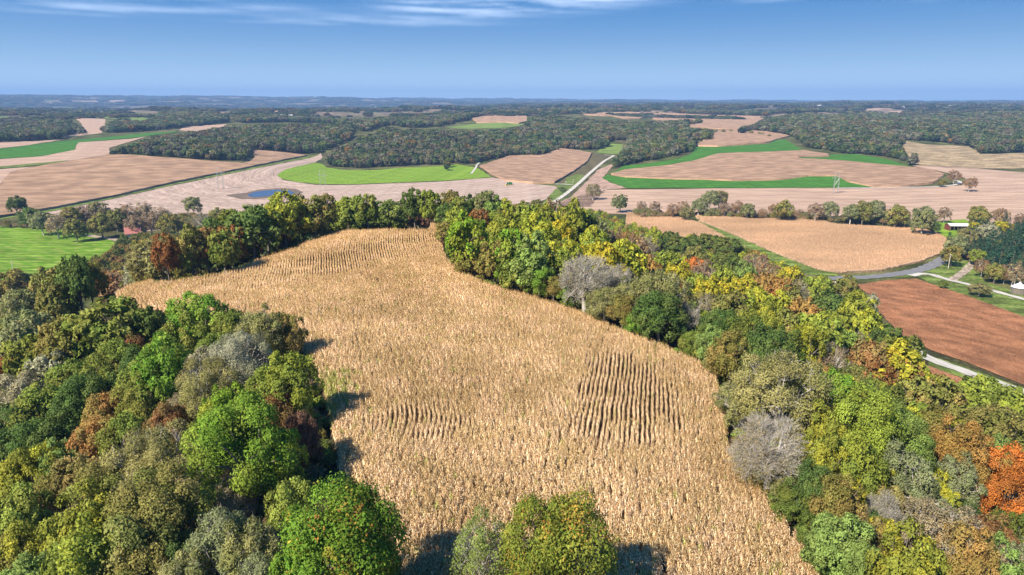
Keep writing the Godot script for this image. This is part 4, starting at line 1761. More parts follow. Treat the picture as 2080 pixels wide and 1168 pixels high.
const FIELDS := """
meadow|meadow|2|0.0|-585,587 -555,589 -525,590 -494,591 -463,591 -447,591 -429,588 -394,581 -364,568 -332,541 -301.9,515.0 -283.1,470.8 -274.8,451.3 -272.0,434.5 -266.5,403.6 -260.8,375.2 -255.0,349.1 -248.6,324.4 -245.3,312.8 -249.9,308.4 -259.2,300.7 -268.7,293.9 -277.9,287.5 -287.0,281.6 -291.3,278.6 -302.9,290.5 -327.1,315.7 -353.1,342.9 -382.1,373.4 -415.5,408.5 -455,450 -501,498 -555,555|bright green mown meadow at the left edge beyond the near trees
corn_field|corn_far|2|20|-658,725 -642,753 -625,782 -605,812 -633,864 -650,895 -652,915 -654,937 -652,957 -650,977 -647,997 -643,1018 -640,1057 -637,1099 -614,1091 -593,1085 -558,1068 -528,1058 -501,1054 -476,1055 -454,1057 -431,1060 -409,1065 -426,1154 -446,1202 -468,1252 -450,1262 -433,1275 -409,1287 -383,1295 -387,1223 -389,1082 -395,1037 -405,999 -425,935 -434,905 -440,872 -450,814 -457,757 -461,701 -463,677 -466,657 -474,622 -480,590 -487,561 -493,536 -552,604 -620,682|large tan standing corn field sloping up to the woods on the left
field_margin|grass|3|0.0|-491,533 -485,559 -479,588 -472,620 -466,656 -462,676 -460,700 -457,755 -450,812 -439,871 -433,903 -424,933 -404,996 -394,1034 -388,1078 -386,1217 -381,1290 -364,1324 -376,1223 -377,1134 -380,1065 -389,1020 -400,985 -420,923 -428,893 -434,861 -445,803 -448,774 -450,744 -452,687 -453,662 -458,644 -467,612 -475,583 -483,557|narrow green grass margin along the lower edge of the large left corn field
stubble_field|stubble|2|0|-365,1328 -353,1298 -342,1204 -343,1096 -340,1041 -340,999 -318,955 -288,931 -259,905 -233,903 -207,903 -185,910 -141,927 -95,945 -51,976 -28,990 -7,962 10,939 26,914 64,881 39,769 10,687 -26,681 -61,674 -95,667 -128,660 -161,651 -189,641 -217,631 -244,621 -265,601 -286,583 -305,565 -345,588 -388,613 -431,646 -453,662 -452,687 -449,742 -447,772 -444,801 -434,859 -427,891 -419,922 -399,984 -389,1020 -381,1058 -376,1112 -375,1184 -373,1261|pale harvested stubble field around the pond in the valley|-340,999 -346,1055 -344,1125 -340,1196 -322,1176 -298,1118 -263,1084 -240,1085 -216,1085 -175,1118 -129,1131 -110,1149 -91,1164 -55,1101 -30,995 -56,974 -76,964 -95,953 -117,945 -159,928 -192,916 -209,910 -226,911 -262,915 -296,939 -321,965
hay_field|brightgrass|3|-10|-340,999 -346,1055 -344,1125 -340,1196 -322,1176 -298,1118 -263,1084 -240,1085 -216,1085 -175,1118 -129,1131 -110,1149 -91,1164 -55,1101 -30,995 -56,974 -76,964 -95,953 -117,945 -159,928 -192,916 -209,910 -226,911 -262,915 -296,939 -321,965|bright green crescent field below the wooded hill in the valley
corn_field|corn_near_far|2|-20|-52,1123 -30,1194 -5,1270 62,1294 96,1407 127,1383 153,1335 128,1172 107,1098 88,1025 57,914 27,917 9,935 -9,952 -29,1018|tan corn field on a knoll between the wooded hill and the gravel road
ditch|weeds|2|0.0|154,1344 188,1325 160,1197 127,1067 94,944 72,875 56,893 70,952 106,1090 127,1163 139,1237|brown weedy strip between the knoll corn field and the gravel road
lawn|grass|3|0.0|76,971 96,1016 106,993 79,881 67,828 59,815 56,888 72,916|small green patch beside the gravel road below the knoll
roadside|grass|3|0.0|39,769 54,854 64,876 70,846 45,733 35,683 24,667|grass verge between the stubble and the gravel road
stubble_field|pinkstub|2|60|165,1132 159,1100 145,1043 132,985 129,909 144,853 116,843 91,742 80,695 61,698 41,701 53,741 68,783 80,840 112,976 133,1065 149,1099|reddish bare strip right of the gravel road
stubble_field|tanflat|2|2|41,701 67,774 98,817 114,839 137,838 183,835 229,834 276,836 320,835 364,834 407,831 428,828 445,828 481,829 500,830 525,835 551,840 599,909 613,995 613,1027 610,1056 635,1077 656,1064 691,1033 703,1014 713,994 733,955 751,917 768,881 783,848 670,722 584,625 513,545 484,513 476,520 460,534 444,549 428,565 403,573 378,581 365,584 353,589 329,596 304,604 291,609 277,610 250,615 222,621 208,624 192,623 160,623 129,624 113,626 98,634 66,651|broad pale tan field crossing the right half behind the hedgerow
corn_field|corn_near_far|3|5|142,990 169,1034 189,1038 230,1043 279,1078 342,1156 370,1155 399,1159 431,1170 467,1190 505,1211 518,1191 531,1172 520,1140 468,1118 435,1087 455,1084 476,1083 498,1075 520,1068 537,1056 572,1032 589,1019 603,997 587,936 555,895 525,858 494,840 465,824 450,825 436,827 431,846 426,866 428,889 430,913 412,914 393,916 374,906 355,895 331,889 283,888 252,901 219,910 203,917 188,927 156,952|tan corn field wrapped by green strips on the right hillside
grass_strip|darkgrass|4|10|126,963 164,1062 179,1097 201,1102 223,1107 246,1119 271,1132 307,1190 348,1323 365,1309 383,1297 418,1309 455,1326 495,1349 544,1435 565,1445 512,1227 474,1207 442,1186 412,1168 388,1162 366,1161 344,1163 280,1084 232,1050 190,1045 170,1041 143,1000 126,935|dark green contour strip, upper arm, on the right hillside
grass_strip|darkgrass|5|0|126,963 136,983 156,953 188,928 203,917 220,911 252,901 284,888 331,889 356,896 374,906 393,916 412,915 430,914 428,890 425,866 430,848 435,830 414,830 393,831 372,833 329,834 286,836 249,837 235,837 212,839 166,845 143,849 136,881 129,914|dark green contour strip, lower arm, along the foot of the corn
grass_strip|darkgrass|5|0|435,1087 466,1115 490,1123 513,1131 539,1171 587,1185 610,1135 606,1085 599,1033 561,1058 526,1080 481,1093 458,1089|dark green strip below the right wood
corn_field|corn_near_far|3|0|352,1339 393,1434 446,1565 512,1736 543,1758 572,1771 599,1741 622,1705 613,1609 606,1528 548,1442 494,1361 455,1337 419,1317 385,1303 368,1320|tan corn field with a row of dark bushes on its crest
corn_field|corn_near_far|2|0|451,2266 618,2908 667,2873 709,2821 748,2763 853,2704 943,2617 790,2236 703,2028 636,1900 584,1811 515,1836 475,1965 468,2125|wide tan corn field on the skyline right of centre
corn_field|corn_near_far|2|0|237,3397 283,3344 311,3118 375,3068 431,2985 491,2941 554,2923 619,2919 501,2518 416,2291 372,2264 343,2453 300,2454 259,2472 242,2781|distant tan corn field left of the dark hedge line on the skyline
stubble_field|tanflat|3|0|834,3346 905,3281 1021,3379 980,2984 936,2885 850,2858 763,2818|narrow far tan field behind the skyline corn
corn_field|corn_near_far|3|0|-122,2136 -100,2442 -65,2659 52,2570 45,2003 16,1901 -21,1968 -58,1974 -96,1980|tan field above the pale green slope in the centre distance
hay_field|palegrass|3|0|-175,1838 -95,1965 -21,1974 9,1931 39,1896 -3,1801 -43,1770 -90,1775 -136,1783|pale green sloping field in the centre distance
hay_field|brightgrass|3|0|-212,1454 -190,1526 -154,1564 -145,1474 -161,1437 -175,1403 -203,1409|small bright green clearing inside the wooded hill
stubble_field|tanflat|2|30|-1380,2216 -1295,2158 -1207,2093 -1098,1893 -1046,1793 -968,1650 -961,1584 -939,1452 -1025,1636 -1079,1777|tan field between the two far left woods
hay_field|palegrass|3|0|-1538,2480 -1644,2738 -1640,2826 -1589,2834 -1400,2604 -1095,2125 -1077,2042 -1135,2057 -1234,2140 -1343,2244|pale green crest between the far left woods
stubble_field|tanflat|2|0|-1807,2644 -2246,3382 -2551,3953 -2545,4064 -2468,4111 -3590,6247 -1615,2859 -1659,2843 -1662,2760 -1539,2478 -1587,2472 -1652,2492 -1709,2499|thin tan band on the far left skyline
hay_field|palegrass|3|0|-2014,2488 -1773,2309 -1713,2293 -1663,2291 -1625,2285 -1582,2275 -1490,2176 -1486,2126 -1493,2093 -1515,2053 -1536,2013 -1552,1971 -1562,1922 -1740,2145|pale green field at the far left edge
grass_strip|darkgrass|4|0|-895,1061 -882,1117 -868,1180 -864,1248 -867,1292 -875,1346 -875,1404 -872,1460 -863,1513 -850,1563 -834,1611 -816,1644 -801,1685 -786,1639 -793,1520 -794,1463 -808,1420 -820,1376 -829,1334 -755,1201 -750,1149 -743,1097 -755,1082 -777,1052 -798,1007 -819,968|long dark green strip running up the left hillside
stubble_field|tanflat|3|25|-829,1334 -817,1372 -802,1410 -786,1448 -791,1520 -758,1405 -734,1314 -716,1238 -650,1122 -654,1050 -659,988 -683,954 -694,937 -710,925 -739,900 -753,887 -810,957 -791,998 -772,1046 -753,1079 -743,1097 -750,1149 -755,1201|tan field below the long dark green strip
grass_strip|grass|5|0|-708,957 -685,994 -660,1034 -657,985 -681,951 -693,935 -706,924 -731,900 -745,917 -733,930|thin green terrace line on the left hillside
stubble_field|tanflat|3|20|-740,871 -716,901 -690,931 -664,960 -651,974 -655,960 -660,945 -654,917 -649,891 -631,857 -614,825 -623,806 -637,770 -644,753 -673,789|tan terrace at the left edge above the large corn field
stubble_field|tanflat|3|20|-887,1899 -829,1947 -799,1972 -768,1871 -764,1773 -750,1660 -816,1718|far tan field right of the long dark green strip
stubble_field|tanflat|3|10|-1045,1245 -1024,1260 -1004,1278 -985,1297 -969,1323 -943,1330 -920,1342 -912,1375 -902,1408 -879,1320 -866,1253 -872,1186 -888,1126 -904,1072|tan field at the left edge under the far wood
stubble_field|tanflat|2|0|2139,4289 2392,4668 2528,4805 2562,4688 1839,3434 1716,3315 1657,3317|distant tan knoll among the farms on the right
stubble_field|tanflat|2|0|1729,3253 1795,3234 2036,3519 2145,3563 2201,3519 1828,3002 1796,3069 1759,3131 1703,3163|distant tan strip above the right wood
stubble_field|tanflat|2|0|2871,4468 2921,4389 3019,4385 4673,6567 4754,6472 4098,5409 3187,4201 2946,4001 2867,4016 2780,4020 2519,3763 2395,3702|far tan field on the right skyline
stubble_field|tanflat|2|0|1458,4094 2367,6345 2787,7148 2135,5200 1972,4573 2014,4455 1948,4481 1875,4491 1821,4587 1532,4068|far pale fields by the distant farms
stubble_field|tanflat|2|0|-1038,2468 -973,2583 -913,2515 -923,2428 -915,2303|small tan field behind the far left woods
stubble_field|tanflat|2|0|-554,2083 -466,2124 -421,2149 -373,2052 -440,2007 -472,1984 -514,2038|thin tan strip behind the large left wood
stubble_field|tanflat|2|0|-902,3699 -1556,7094 -1546,7938 -1416,7827 -1293,7745 -736,3916 -650,3107 -707,3122|distant tan slope with a farm left of centre
rough_pasture|tawny|2|0|815,1472 839,1409 867,1407 891,1400 912,1390 875,1314 827,1225 861,1238 894,1248 924,1255 947,1203 966,1152 982,1102 989,1079 903,982 830,900 822,917 805,954 786,992 764,1032 723,1027 682,1031 661,1031 640,1045 618,1057 651,1130 695,1229|tawny rough pasture in front of the big right wood
hay_field|palegrass|3|0|164,1366 211,1523 234,1483 223,1407 210,1323 185,1339|pale green clearing at the end of the gravel road
stubble_field|weeds|3|0|211,1523 266,1558 255,1489 231,1462 208,1471|brown weedy clearing among the woods behind the road end
corn_field|corn_mid|2|-12|164,608 185,607 201,586 209,576 224,581 238,586 249,580 259,575 261,560 262,546 274,544 299,539 321,539 332,539 323,510 314.4,483.5 297.2,459.4 282.4,438.9 267.0,425.1 253.1,413.2 240.6,405.4 216.2,389.3 196.0,383.4 185.9,379.9 181.6,383.1 177.5,386.7 175.7,397.8 172.8,424.6 170.9,438.5 169.3,454.6 165.6,489.9 162.0,529.3 157.8,571.7|pale standing corn field between the hedgerow and the paved road
corn_field|corn_mid|2|-12|108,636 130,620 144,592 154.0,557.3 154.0,506.3 154.5,485.7 155.7,465.5 157.6,429.2 158.2,412.3 151.0,417.7 135.4,427.2 127.2,431.9 122.2,447.2 111.1,481.5 98.6,522.9 91.6,547.0 98.9,585.8|pale corn strip behind the yellow trees
grass_lane|grass|3|0.0|161,604 162,581 163.3,556.7 166.2,515.3 169.5,475.2 172.9,442.1 176.5,414.5 177.7,401.1 179.5,389.7 188.2,383.4 183.1,372.4 175.2,374.1 167.6,376.3 165.7,387.2 162.1,412.4 160.0,425.7 159.0,440.5 156.2,472.2 154.7,489.7 154.0,508.7 153.3,554.5|green lane between two pale corn fields
farmyard|brightgrass|3|0.0|334,546 360,576 378,585 396,593 384,561 373,532 349,508 326.0,483.7 316.9,486.2 332,526|green farmyard grass around the white roofed shed
roadside|grass|2|0.0|179.0,370.8 189.6,364.1 209.8,371.5 229.5,376.0 227.7,357.6 226.5,337.3 225.2,318.0 224.6,300.8 225.1,286.5 227.3,272.4 229.9,260.2 232.6,249.2 233.9,244.1 241.3,252.5 257.9,271.5 277.5,293.8 272.6,304.0 267.6,315.2 262.7,327.7 260.3,334.5 260.5,344.2 260.7,365.0 278.1,397.6 289.0,431.2 305.9,465.7 285.4,438.3 271.9,423.9 259.8,411.4 250.2,404.0 240.5,396.2 228.0,389.5 215.7,382.7 205.0,380.1 194.1,377.2 183.1,373.6|bright grass beside the paved road and the white gravel road
roadside|grass|2|0.0|147.2,227.1 152.0,220.8 154.7,218.2 156.9,215.4 161.4,210.1 165.7,205.0 169.9,199.3 173.8,193.6 177.3,188.1 180.6,182.8 175.3,176.7 172.2,182.0 168.8,187.4 165.0,192.8 160.9,198.4 154.1,202.4 147.0,206.4 141.8,211.3 139.2,213.9 143.3,220.6|grass verges of the white gravel road below the soybean field
soybean_field|soy|3|-52|181.7,350.7 206.5,365.3 225.3,369.6 227.0,348.5 227.9,331.1 227.0,312.3 226.7,296.0 226.9,289.0 228.2,281.9 231.2,269.4 234.3,258.2 237.4,248.1 223.6,232.3 211.6,218.5 201.1,206.5 191.8,195.7 183.3,185.9 179.8,191.2 176.0,196.4 171.9,201.9 167.5,207.5 163.7,213.4 159.8,219.8 158.0,223.4 155.6,226.1 153.5,229.4 151.7,233.3 151.7,245.8 151.7,252.5 154.4,262.2 160.9,284.5 171.8,311.4 177.9,326.5 179.8,338.4|rust brown ripe soybean field at the right edge
soybean_field|soy|3|-52|139.3,215.4 141.5,211.7 144.0,208.5 146.5,205.6 149.3,203.2 154.7,198.6 156.6,193.6 150.5,190.4 144.1,186.7 137.1,182.1 134.0,183.5 127.7,186.3 133.2,200.0|small rust brown field corner below the white gravel road
pond_bank|mud|4|0|-337,806 -322,830 -319,856 -310,864 -300,872 -287,870 -274,866 -254,833 -253,799 -267,788 -279,782 -290,773 -306,772|bare muddy bank around the pond
pond|water|5|0|-313,809 -314,840 -305,849 -296,858 -276,850 -263,829 -262,805 -280,808 -284,797 -295,788 -304,792|small blue pond in the harvested valley field
stubble_field|tanflat|2|0|-208,9349 -9,10226 209,10242 417,9999 583,8929 774,8700 944,8384 499,4598 406,4703 307,4801 208,4994 78,4466 -30,4348|wide pale valley fields far beyond the woods in the centre
stubble_field|tanflat|2|0|-2172,7806 -2040,7928 -1925,8145 -1790,8043 -1547,7413 -989,4441 -884,3734 -938,3739 -996,3761|far pale slope left of centre
stubble_field|tanflat|2|0|-1420,8514 -1257,8477 -1110,8555 -953,8574 -834,7997 -1000,7983 -1144,7829|small far pale field on the blue hills
stubble_field|tanflat|2|0|-4745,7769 -4750,8067 -4695,8284 -4926,9043 -4432,8081 -4526,7981 -4591,7839 -4625,7655|pale field on the blue hills at the left
stubble_field|tanflat|2|0|-4223,8218 -4105,8329 -3956,8379 -3853,8157 -4014,8168 -4130,8089|small pale patch on the left blue hills
stubble_field|tanflat|2|0|-3458,8734 -3345,8920 -3240,9147 -3087,9264 -2990,8965 -3047,8654 -3181,8584 -3100,7966|pale strip on the blue hills left of centre
stubble_field|tanflat|2|0|1645,6860 1779,6796 1926,6785 2071,6772 1505,5032 1220,4467 1069,4330|far pale field on the right plain
stubble_field|tanflat|2|0|3850,6928 5751,9704 5845,9565 4182,6918 3517,6026 3433,6099|narrow far field near the right horizon
stubble_field|tanflat|2|0|690,5220 823,5297 1130,6329 880,4364 792,4067 709,4024 638,4043 622,4467|far pale field behind the skyline trees
stubble_field|tanflat|2|0|-4251,5868 -4202,5975 -4137,6063 -3978,6014 -3878,6053 -2567,4141 -2287,3646 -2235,3447 -1852,2767 -2305,3340 -2362,3321|tan field on the far left before the blue hills
stubble_field|tanflat|2|0|-1222,3249 -983,2767 -2247,6722 -2104,6714 -858,2797 -882,2713 -918,2668 -957,2640|tan field beyond the left woods
"""
const ROADS := """
gravel_road|gravel|5.5|174,1306 188,1287 154,1167 125,1061 93,928 64,810 39,714 21,647|pale gravel road running straight up the valley in the centre
driveway|gravel|4.5|57,906 68,902 78,894|short pale field entrance off the gravel road
farm_drive|gravel|5|392,828 430,825 449,824 465,825 499,828 539,841 565,867 572,888|pale farm track along the foot of the right corn field
track|gravel|3.2|-61,1035 -58,1108 -58,1152 -55,1180|white farm track at the foot of the wooded hill
paved_road|asphalt|7.5|160.2,358.8 177.2,366.7 192.5,370.2 212.8,377.2 236.9,389.9 256.2,405.3 276.1,424.7 297.5,450.8 321.3,483.0|grey paved road curving past the pale corn field
gravel_road|gravel|4.5|226.8,377.1 239.5,382.5 241.2,374.6 242.8,366.7 245.7,358.5 248.5,350.6 250.0,341.5 253.2,324.8 259.2,311.2 265.5,299.3 268.7,294.0|white gravel road leaving the paved road towards the crib
farm_drive|dirt|4.5|242.5,365.5 264.0,387.9 282.9,409.0 294.4,420.0|dirt drive turning up into the farm trees
gravel_road|gravel|6|172.6,359.6 162.5,329.2 153.7,296.2 149.8,281.7 147.5,270.4 144.0,251.3 142.7,243.1 143.4,237.8 144.5,227.2 145.1,222.3 147.1,218.9 151.3,213.0 157.3,207.0 163.2,201.5 168.1,196.4 172.7,191.4 176.9,186.3 180.8,181.4|white gravel road between the soybean field and the right wood
track|dirt|6|-346,545 -332,537 -316,529 -303,521|pale farmyard track beside the green meadow
"""
const CORN := "-10.9,59.6 -11.5,61.9 -12.2,64.3 -12.9,67.0 -13.7,69.8 -14.1,71.2 -14.9,72.5 -16.6,75.3 -18.4,78.2 -19.4,79.8 -20.8,81.3 -23.8,84.6 -24.9,88.3 -26.2,92.2 -27.7,96.5 -29.3,100.8 -31.0,105.3 -33.1,110.6 -35.5,116.5 -36.9,119.7 -38.6,122.7 -42.5,129.4 -44.6,132.9 -47.3,137.0 -53.3,145.4 -61.7,151.2 -66.0,153.8 -71.0,155.9 -81.9,161.3 -87.5,163.7 -92.9,167.0 -98.3,170.1 -104.3,174.1 -213.0,342.5 -229.6,356.6 -229.2,365.7 -220.8,369.1 -212.3,372.6 -98.9,182.6 -94.0,183.1 -90.3,185.1 -82.6,188.9 -79.9,198.4 -78.4,203.2 -76.4,207.3 -73.4,212.3 -70.1,217.1 -68.6,222.7 -67.3,229.9 -64.3,234.6 -62.0,242.9 -55.4,237.2 -49.8,235.5 -44.6,235.5 -39.3,234.9 -34.0,234.8 -28.8,235.2 -29.3,245.8 -71,608 -70,636 -60,641 -59,610 -24.3,245.0 -23.8,233.3 -23.2,224.8 -22.8,217.4 -21.2,207.8 -19.8,198.8 -17.2,190.1 -14.8,181.5 -11.4,176.8 -5.0,169.1 2.5,164.1 6.1,161.8 9.2,159.3 15.1,154.6 19.6,148.2 23.7,142.1 26.2,139.5 28.6,137.2 30.9,135.1 32.7,132.7 36.3,128.5 38.0,126.6 38.0,123.0 38.2,117.3 36.8,111.4 35.6,105.9 35.0,103.4 34.7,101.0 34.1,96.4 33.8,94.2 33.8,92.3 33.8,88.6 33.8,85.2 34.4,82.3 34.9,79.6 35.5,77.0 35.3,73.9 35.2,71.0 35.1,68.3 35.1,67.1 35.0,66.0 34.7,63.7 34.5,61.5 34.3,60.5 31.9,59.5 27.4,57.6 23.2,56.0 19.2,54.6 15.4,53.3 11.8,52.1 10.0,51.9 8.1,51.7 4.5,51.5 0.9,51.3 -2.7,51.2 -6.3,51.3 -7.2,52.9 -8.2,54.7 -9.2,56.6 -10.3,58.5"
const WOODS := """
far_wood|dark wood at the far left edge beyond the tan fields|-1351,1636 -1335,1647 -1317,1656 -1299,1664 -1284,1678 -1272,1695 -1259,1712 -1261,1747 -1279,1803 -1291,1854 -1314,1922 -1295,1931 -1263,1923 -1230,1915 -1188,1880 -1140,1825 -1087,1762 -1025,1673 -937,1531 -1053,1708 -1013,1618 -961,1512 -924,1433 -910,1387 -917,1368 -923,1349 -928,1329 -932,1308 -937,1291 -943,1273 -949,1256 -957,1241 -966,1228 -973,1213 -980,1199 -988,1187 -966,1151 -1020,1217 -1128,1348 -1244,1488 -1311,1570 -1414,1696
far_wood|dark wood on the left hill above the long green strip|-867,1482 -959,1648 -1045,1805 -1080,1892 -1093,1956 -1081,1980 -1045,1957 -1005,1927 -1008,1968 -1045,2070 -1164,2337 -1341,2734 -1345,2788 -1322,2806 -1257,2752 -1075,2430 -1019,2382 -926,2234 -865,2146 -889,2226 -851,2110 -827,2005 -837,1959 -849,1922 -860,1885 -867,1840 -869,1788 -872,1743 -882,1715 -895,1692 -908,1671 -922,1654 -940,1648 -964,1658
far_wood|large dark wood behind the left corn field|-591,1023 -618,1077 -639,1129 -645,1166 -652,1209 -663,1259 -672,1309 -678,1355 -680,1395 -678,1432 -676,1470 -675,1512 -673,1556 -672,1604 -672,1658 -664,1696 -647,1713 -629,1728 -610,1741 -590,1754 -571,1770 -548,1777 -521,1776 -496,1778 -471,1783 -445,1771 -418,1740 -393,1714 -416,1851 -385,1706 -363,1598 -345,1513 -339,1449 -344,1405 -351,1372 -360,1349 -370,1334 -382,1323 -395,1312 -409,1302 -423,1295 -438,1287 -453,1282 -470,1282 -466,1243 -448,1185 -431,1128 -428,1097 -441,1091 -453,1086 -466,1081 -479,1077 -492,1075 -506,1074 -521,1075 -537,1079 -554,1084 -572,1091 -592,1100 -613,1111 -632,1122 -648,1130
hill_wood|wooded hill above the bright green crescent field|-287,1068 -304,1145 -321,1222 -332,1280 -332,1314 -322,1334 -312,1355 -305,1389 -299,1428 -294,1470 -292,1528 -293,1604 -283,1638 -263,1615 -243,1592 -223,1584 -203,1593 -183,1603 -163,1611 -144,1602 -126,1580 -108,1580 -91,1598 -73,1613 -55,1625 -36,1639 -15,1654 6,1668 27,1684 50,1703 74,1726 98,1751 116,1865 108,1764 101,1674 95,1606 87,1452 88,1399 88,1336 90,1416 75,1361 60,1304 46,1279 32,1283 18,1286 4,1278 -11,1260 -25,1242 -38,1226 -50,1205 -60,1176 -73,1166 -89,1173 -105,1179 -98,1046 -114,1161 -129,1160 -144,1158 -159,1156 -175,1150 -191,1141 -207,1132 -223,1124 -238,1115 -254,1115 -272,1126 -290,1137 -309,1162
far_wood|dark woods between the knoll corn field and the skyline fields|34,1754 39,1843 46,1949 64,2045 91,2052 123,2136 154,2176 175,2086 193,1990 218,1974 250,2002 280,2018 310,2025 331,2010 345,1977 366,1975 395,1999 422,2013 450,2020 477,2025 504,2031 532,2038 573,2139 536,2000 530,2027 489,1969 408,1643 422,1614 435,1586 456,1621 421,1494 400,1418 398,1436 379,1425 346,1329 328,1258 313,1200 313,1227 292,1201 273,1179 255,1162 237,1148 220,1135 203,1121 187,1108 171,1095 164,1104 168,1137 158,1064 170,1116 184,1175 200,1247 221,1342 234,1384 249,1504 234,1511 219,1517 205,1490 195,1437 180,1411 162,1406 143,1398 124,1403 106,1422 96,1457 94,1505 93,1552 87,1597 76,1644 65,1696 53,1758 41,1830
far_wood|big dark wood covering the right hillside|521,1592 587,1740 638,1837 700,1960 766,2081 842,2217 992,2534 1030,2548 1052,2515 1074,2483 1100,2463 1127,2445 1177,2499 1263,2645 1468,3026 1523,3079 1504,2970 1357,2606 1376,2572 1409,2565 1436,2548 1462,2529 1487,2510 1510,2490 1534,2470 1565,2464 1603,2472 1871,2824 1906,2818 1940,2812 1966,2795 1992,2778 2016,2756 2037,2731 2063,2713 2088,2695 2114,2678 2144,2667 2177,2661 2210,2654 2239,2643 2516,2920 2552,2913 2593,2911 2595,2887 2214,2460 1843,2044 1617,1791 1461,1615 1375,1519 1299,1432 1219,1341 1154,1268 1100,1207 1050,1150 998,1091 945,1031 972,1069 970,1085 968,1101 965,1117 963,1134 960,1151 956,1168 953,1186 949,1203 944,1221 940,1239 935,1258 921,1265 897,1258 870,1247 842,1234 843,1256 878,1319 905,1372 912,1403 905,1421 897,1437 887,1452 875,1462 860,1468 843,1472 826,1476 699,1258 676,1208 656,1165 637,1122 619,1080 599,1036 649,1119 630,1091 623,1088 625,1112 626,1134 626,1157 619,1171 605,1179 591,1186 576,1194 565,1206 558,1224 551,1242 544,1262 547,1298 564,1360 583,1427 602,1499 614,1564 613,1612 613,1666 612,1721 604,1762 591,1793
far_wood|dark belt of woods across the distance left of centre|-867,2181 -859,2239 -868,2348 -864,2428 -831,2431 -794,2421 -755,2403 -713,2378 -671,2348 -618,2275 -549,2133 -509,2091 -476,2080 -448,2097 -421,2116 -394,2141 -365,2161 -335,2178 -306,2196 -275,2217 -245,2240 -214,2259 -182,2286 -152,2348 -122,2436 -91,2568 -56,2581 -25,2571 7,2559 39,2627 35,2615 -5,2697 -45,2685 -79,2647 -103,2514 -115,2224 -132,2117 -148,2046 -164,1978 -177,1903 -194,1863 -216,1853 -237,1843 -259,1832 -281,1841 -304,1871 -329,1904 -345,1876 -349,1782 -348,1679 -367,1693 -410,1831 -452,1930 -489,1973 -526,2014 -562,2049 -600,2083 -644,2138 -694,2204 -714,2170 -730,2129 -744,2084 -762,2053 -785,2040 -845,2139 -925,2302
far_wood|thin dark tree line on the skyline right of centre|84,2703 127,2865 147,2546 181,2545 231,2734 287,2934 339,3037 379,2998 417,2955 457,2937 499,2930 542,2930 585,2932 630,2942 679,2968 754,3101 821,3186 869,3199 914,3201 957,3196 909,2901 927,2831 961,2814 1004,2825 1041,2821 1074,2805 1105,2784 1138,2770 1174,2765 1417,3232 1492,3298 1558,3342 1599,3335 1629,3307 1677,3404 1591,3313 1493,3198 1443,3186 1219,2776 1179,2772 1161,2823 1286,3236 1095,2841 1039,2768 970,2657 935,2651 908,2689 877,2716 843,2739 808,2756 771,2773 741,2813 715,2872 681,2908 644,2930 604,2941 564,2944 523,2952 485,2975 448,3009 414,3066 376,3108 335,3144 307,3332 261,3381 211,3408 125,2664 85,2664
"""
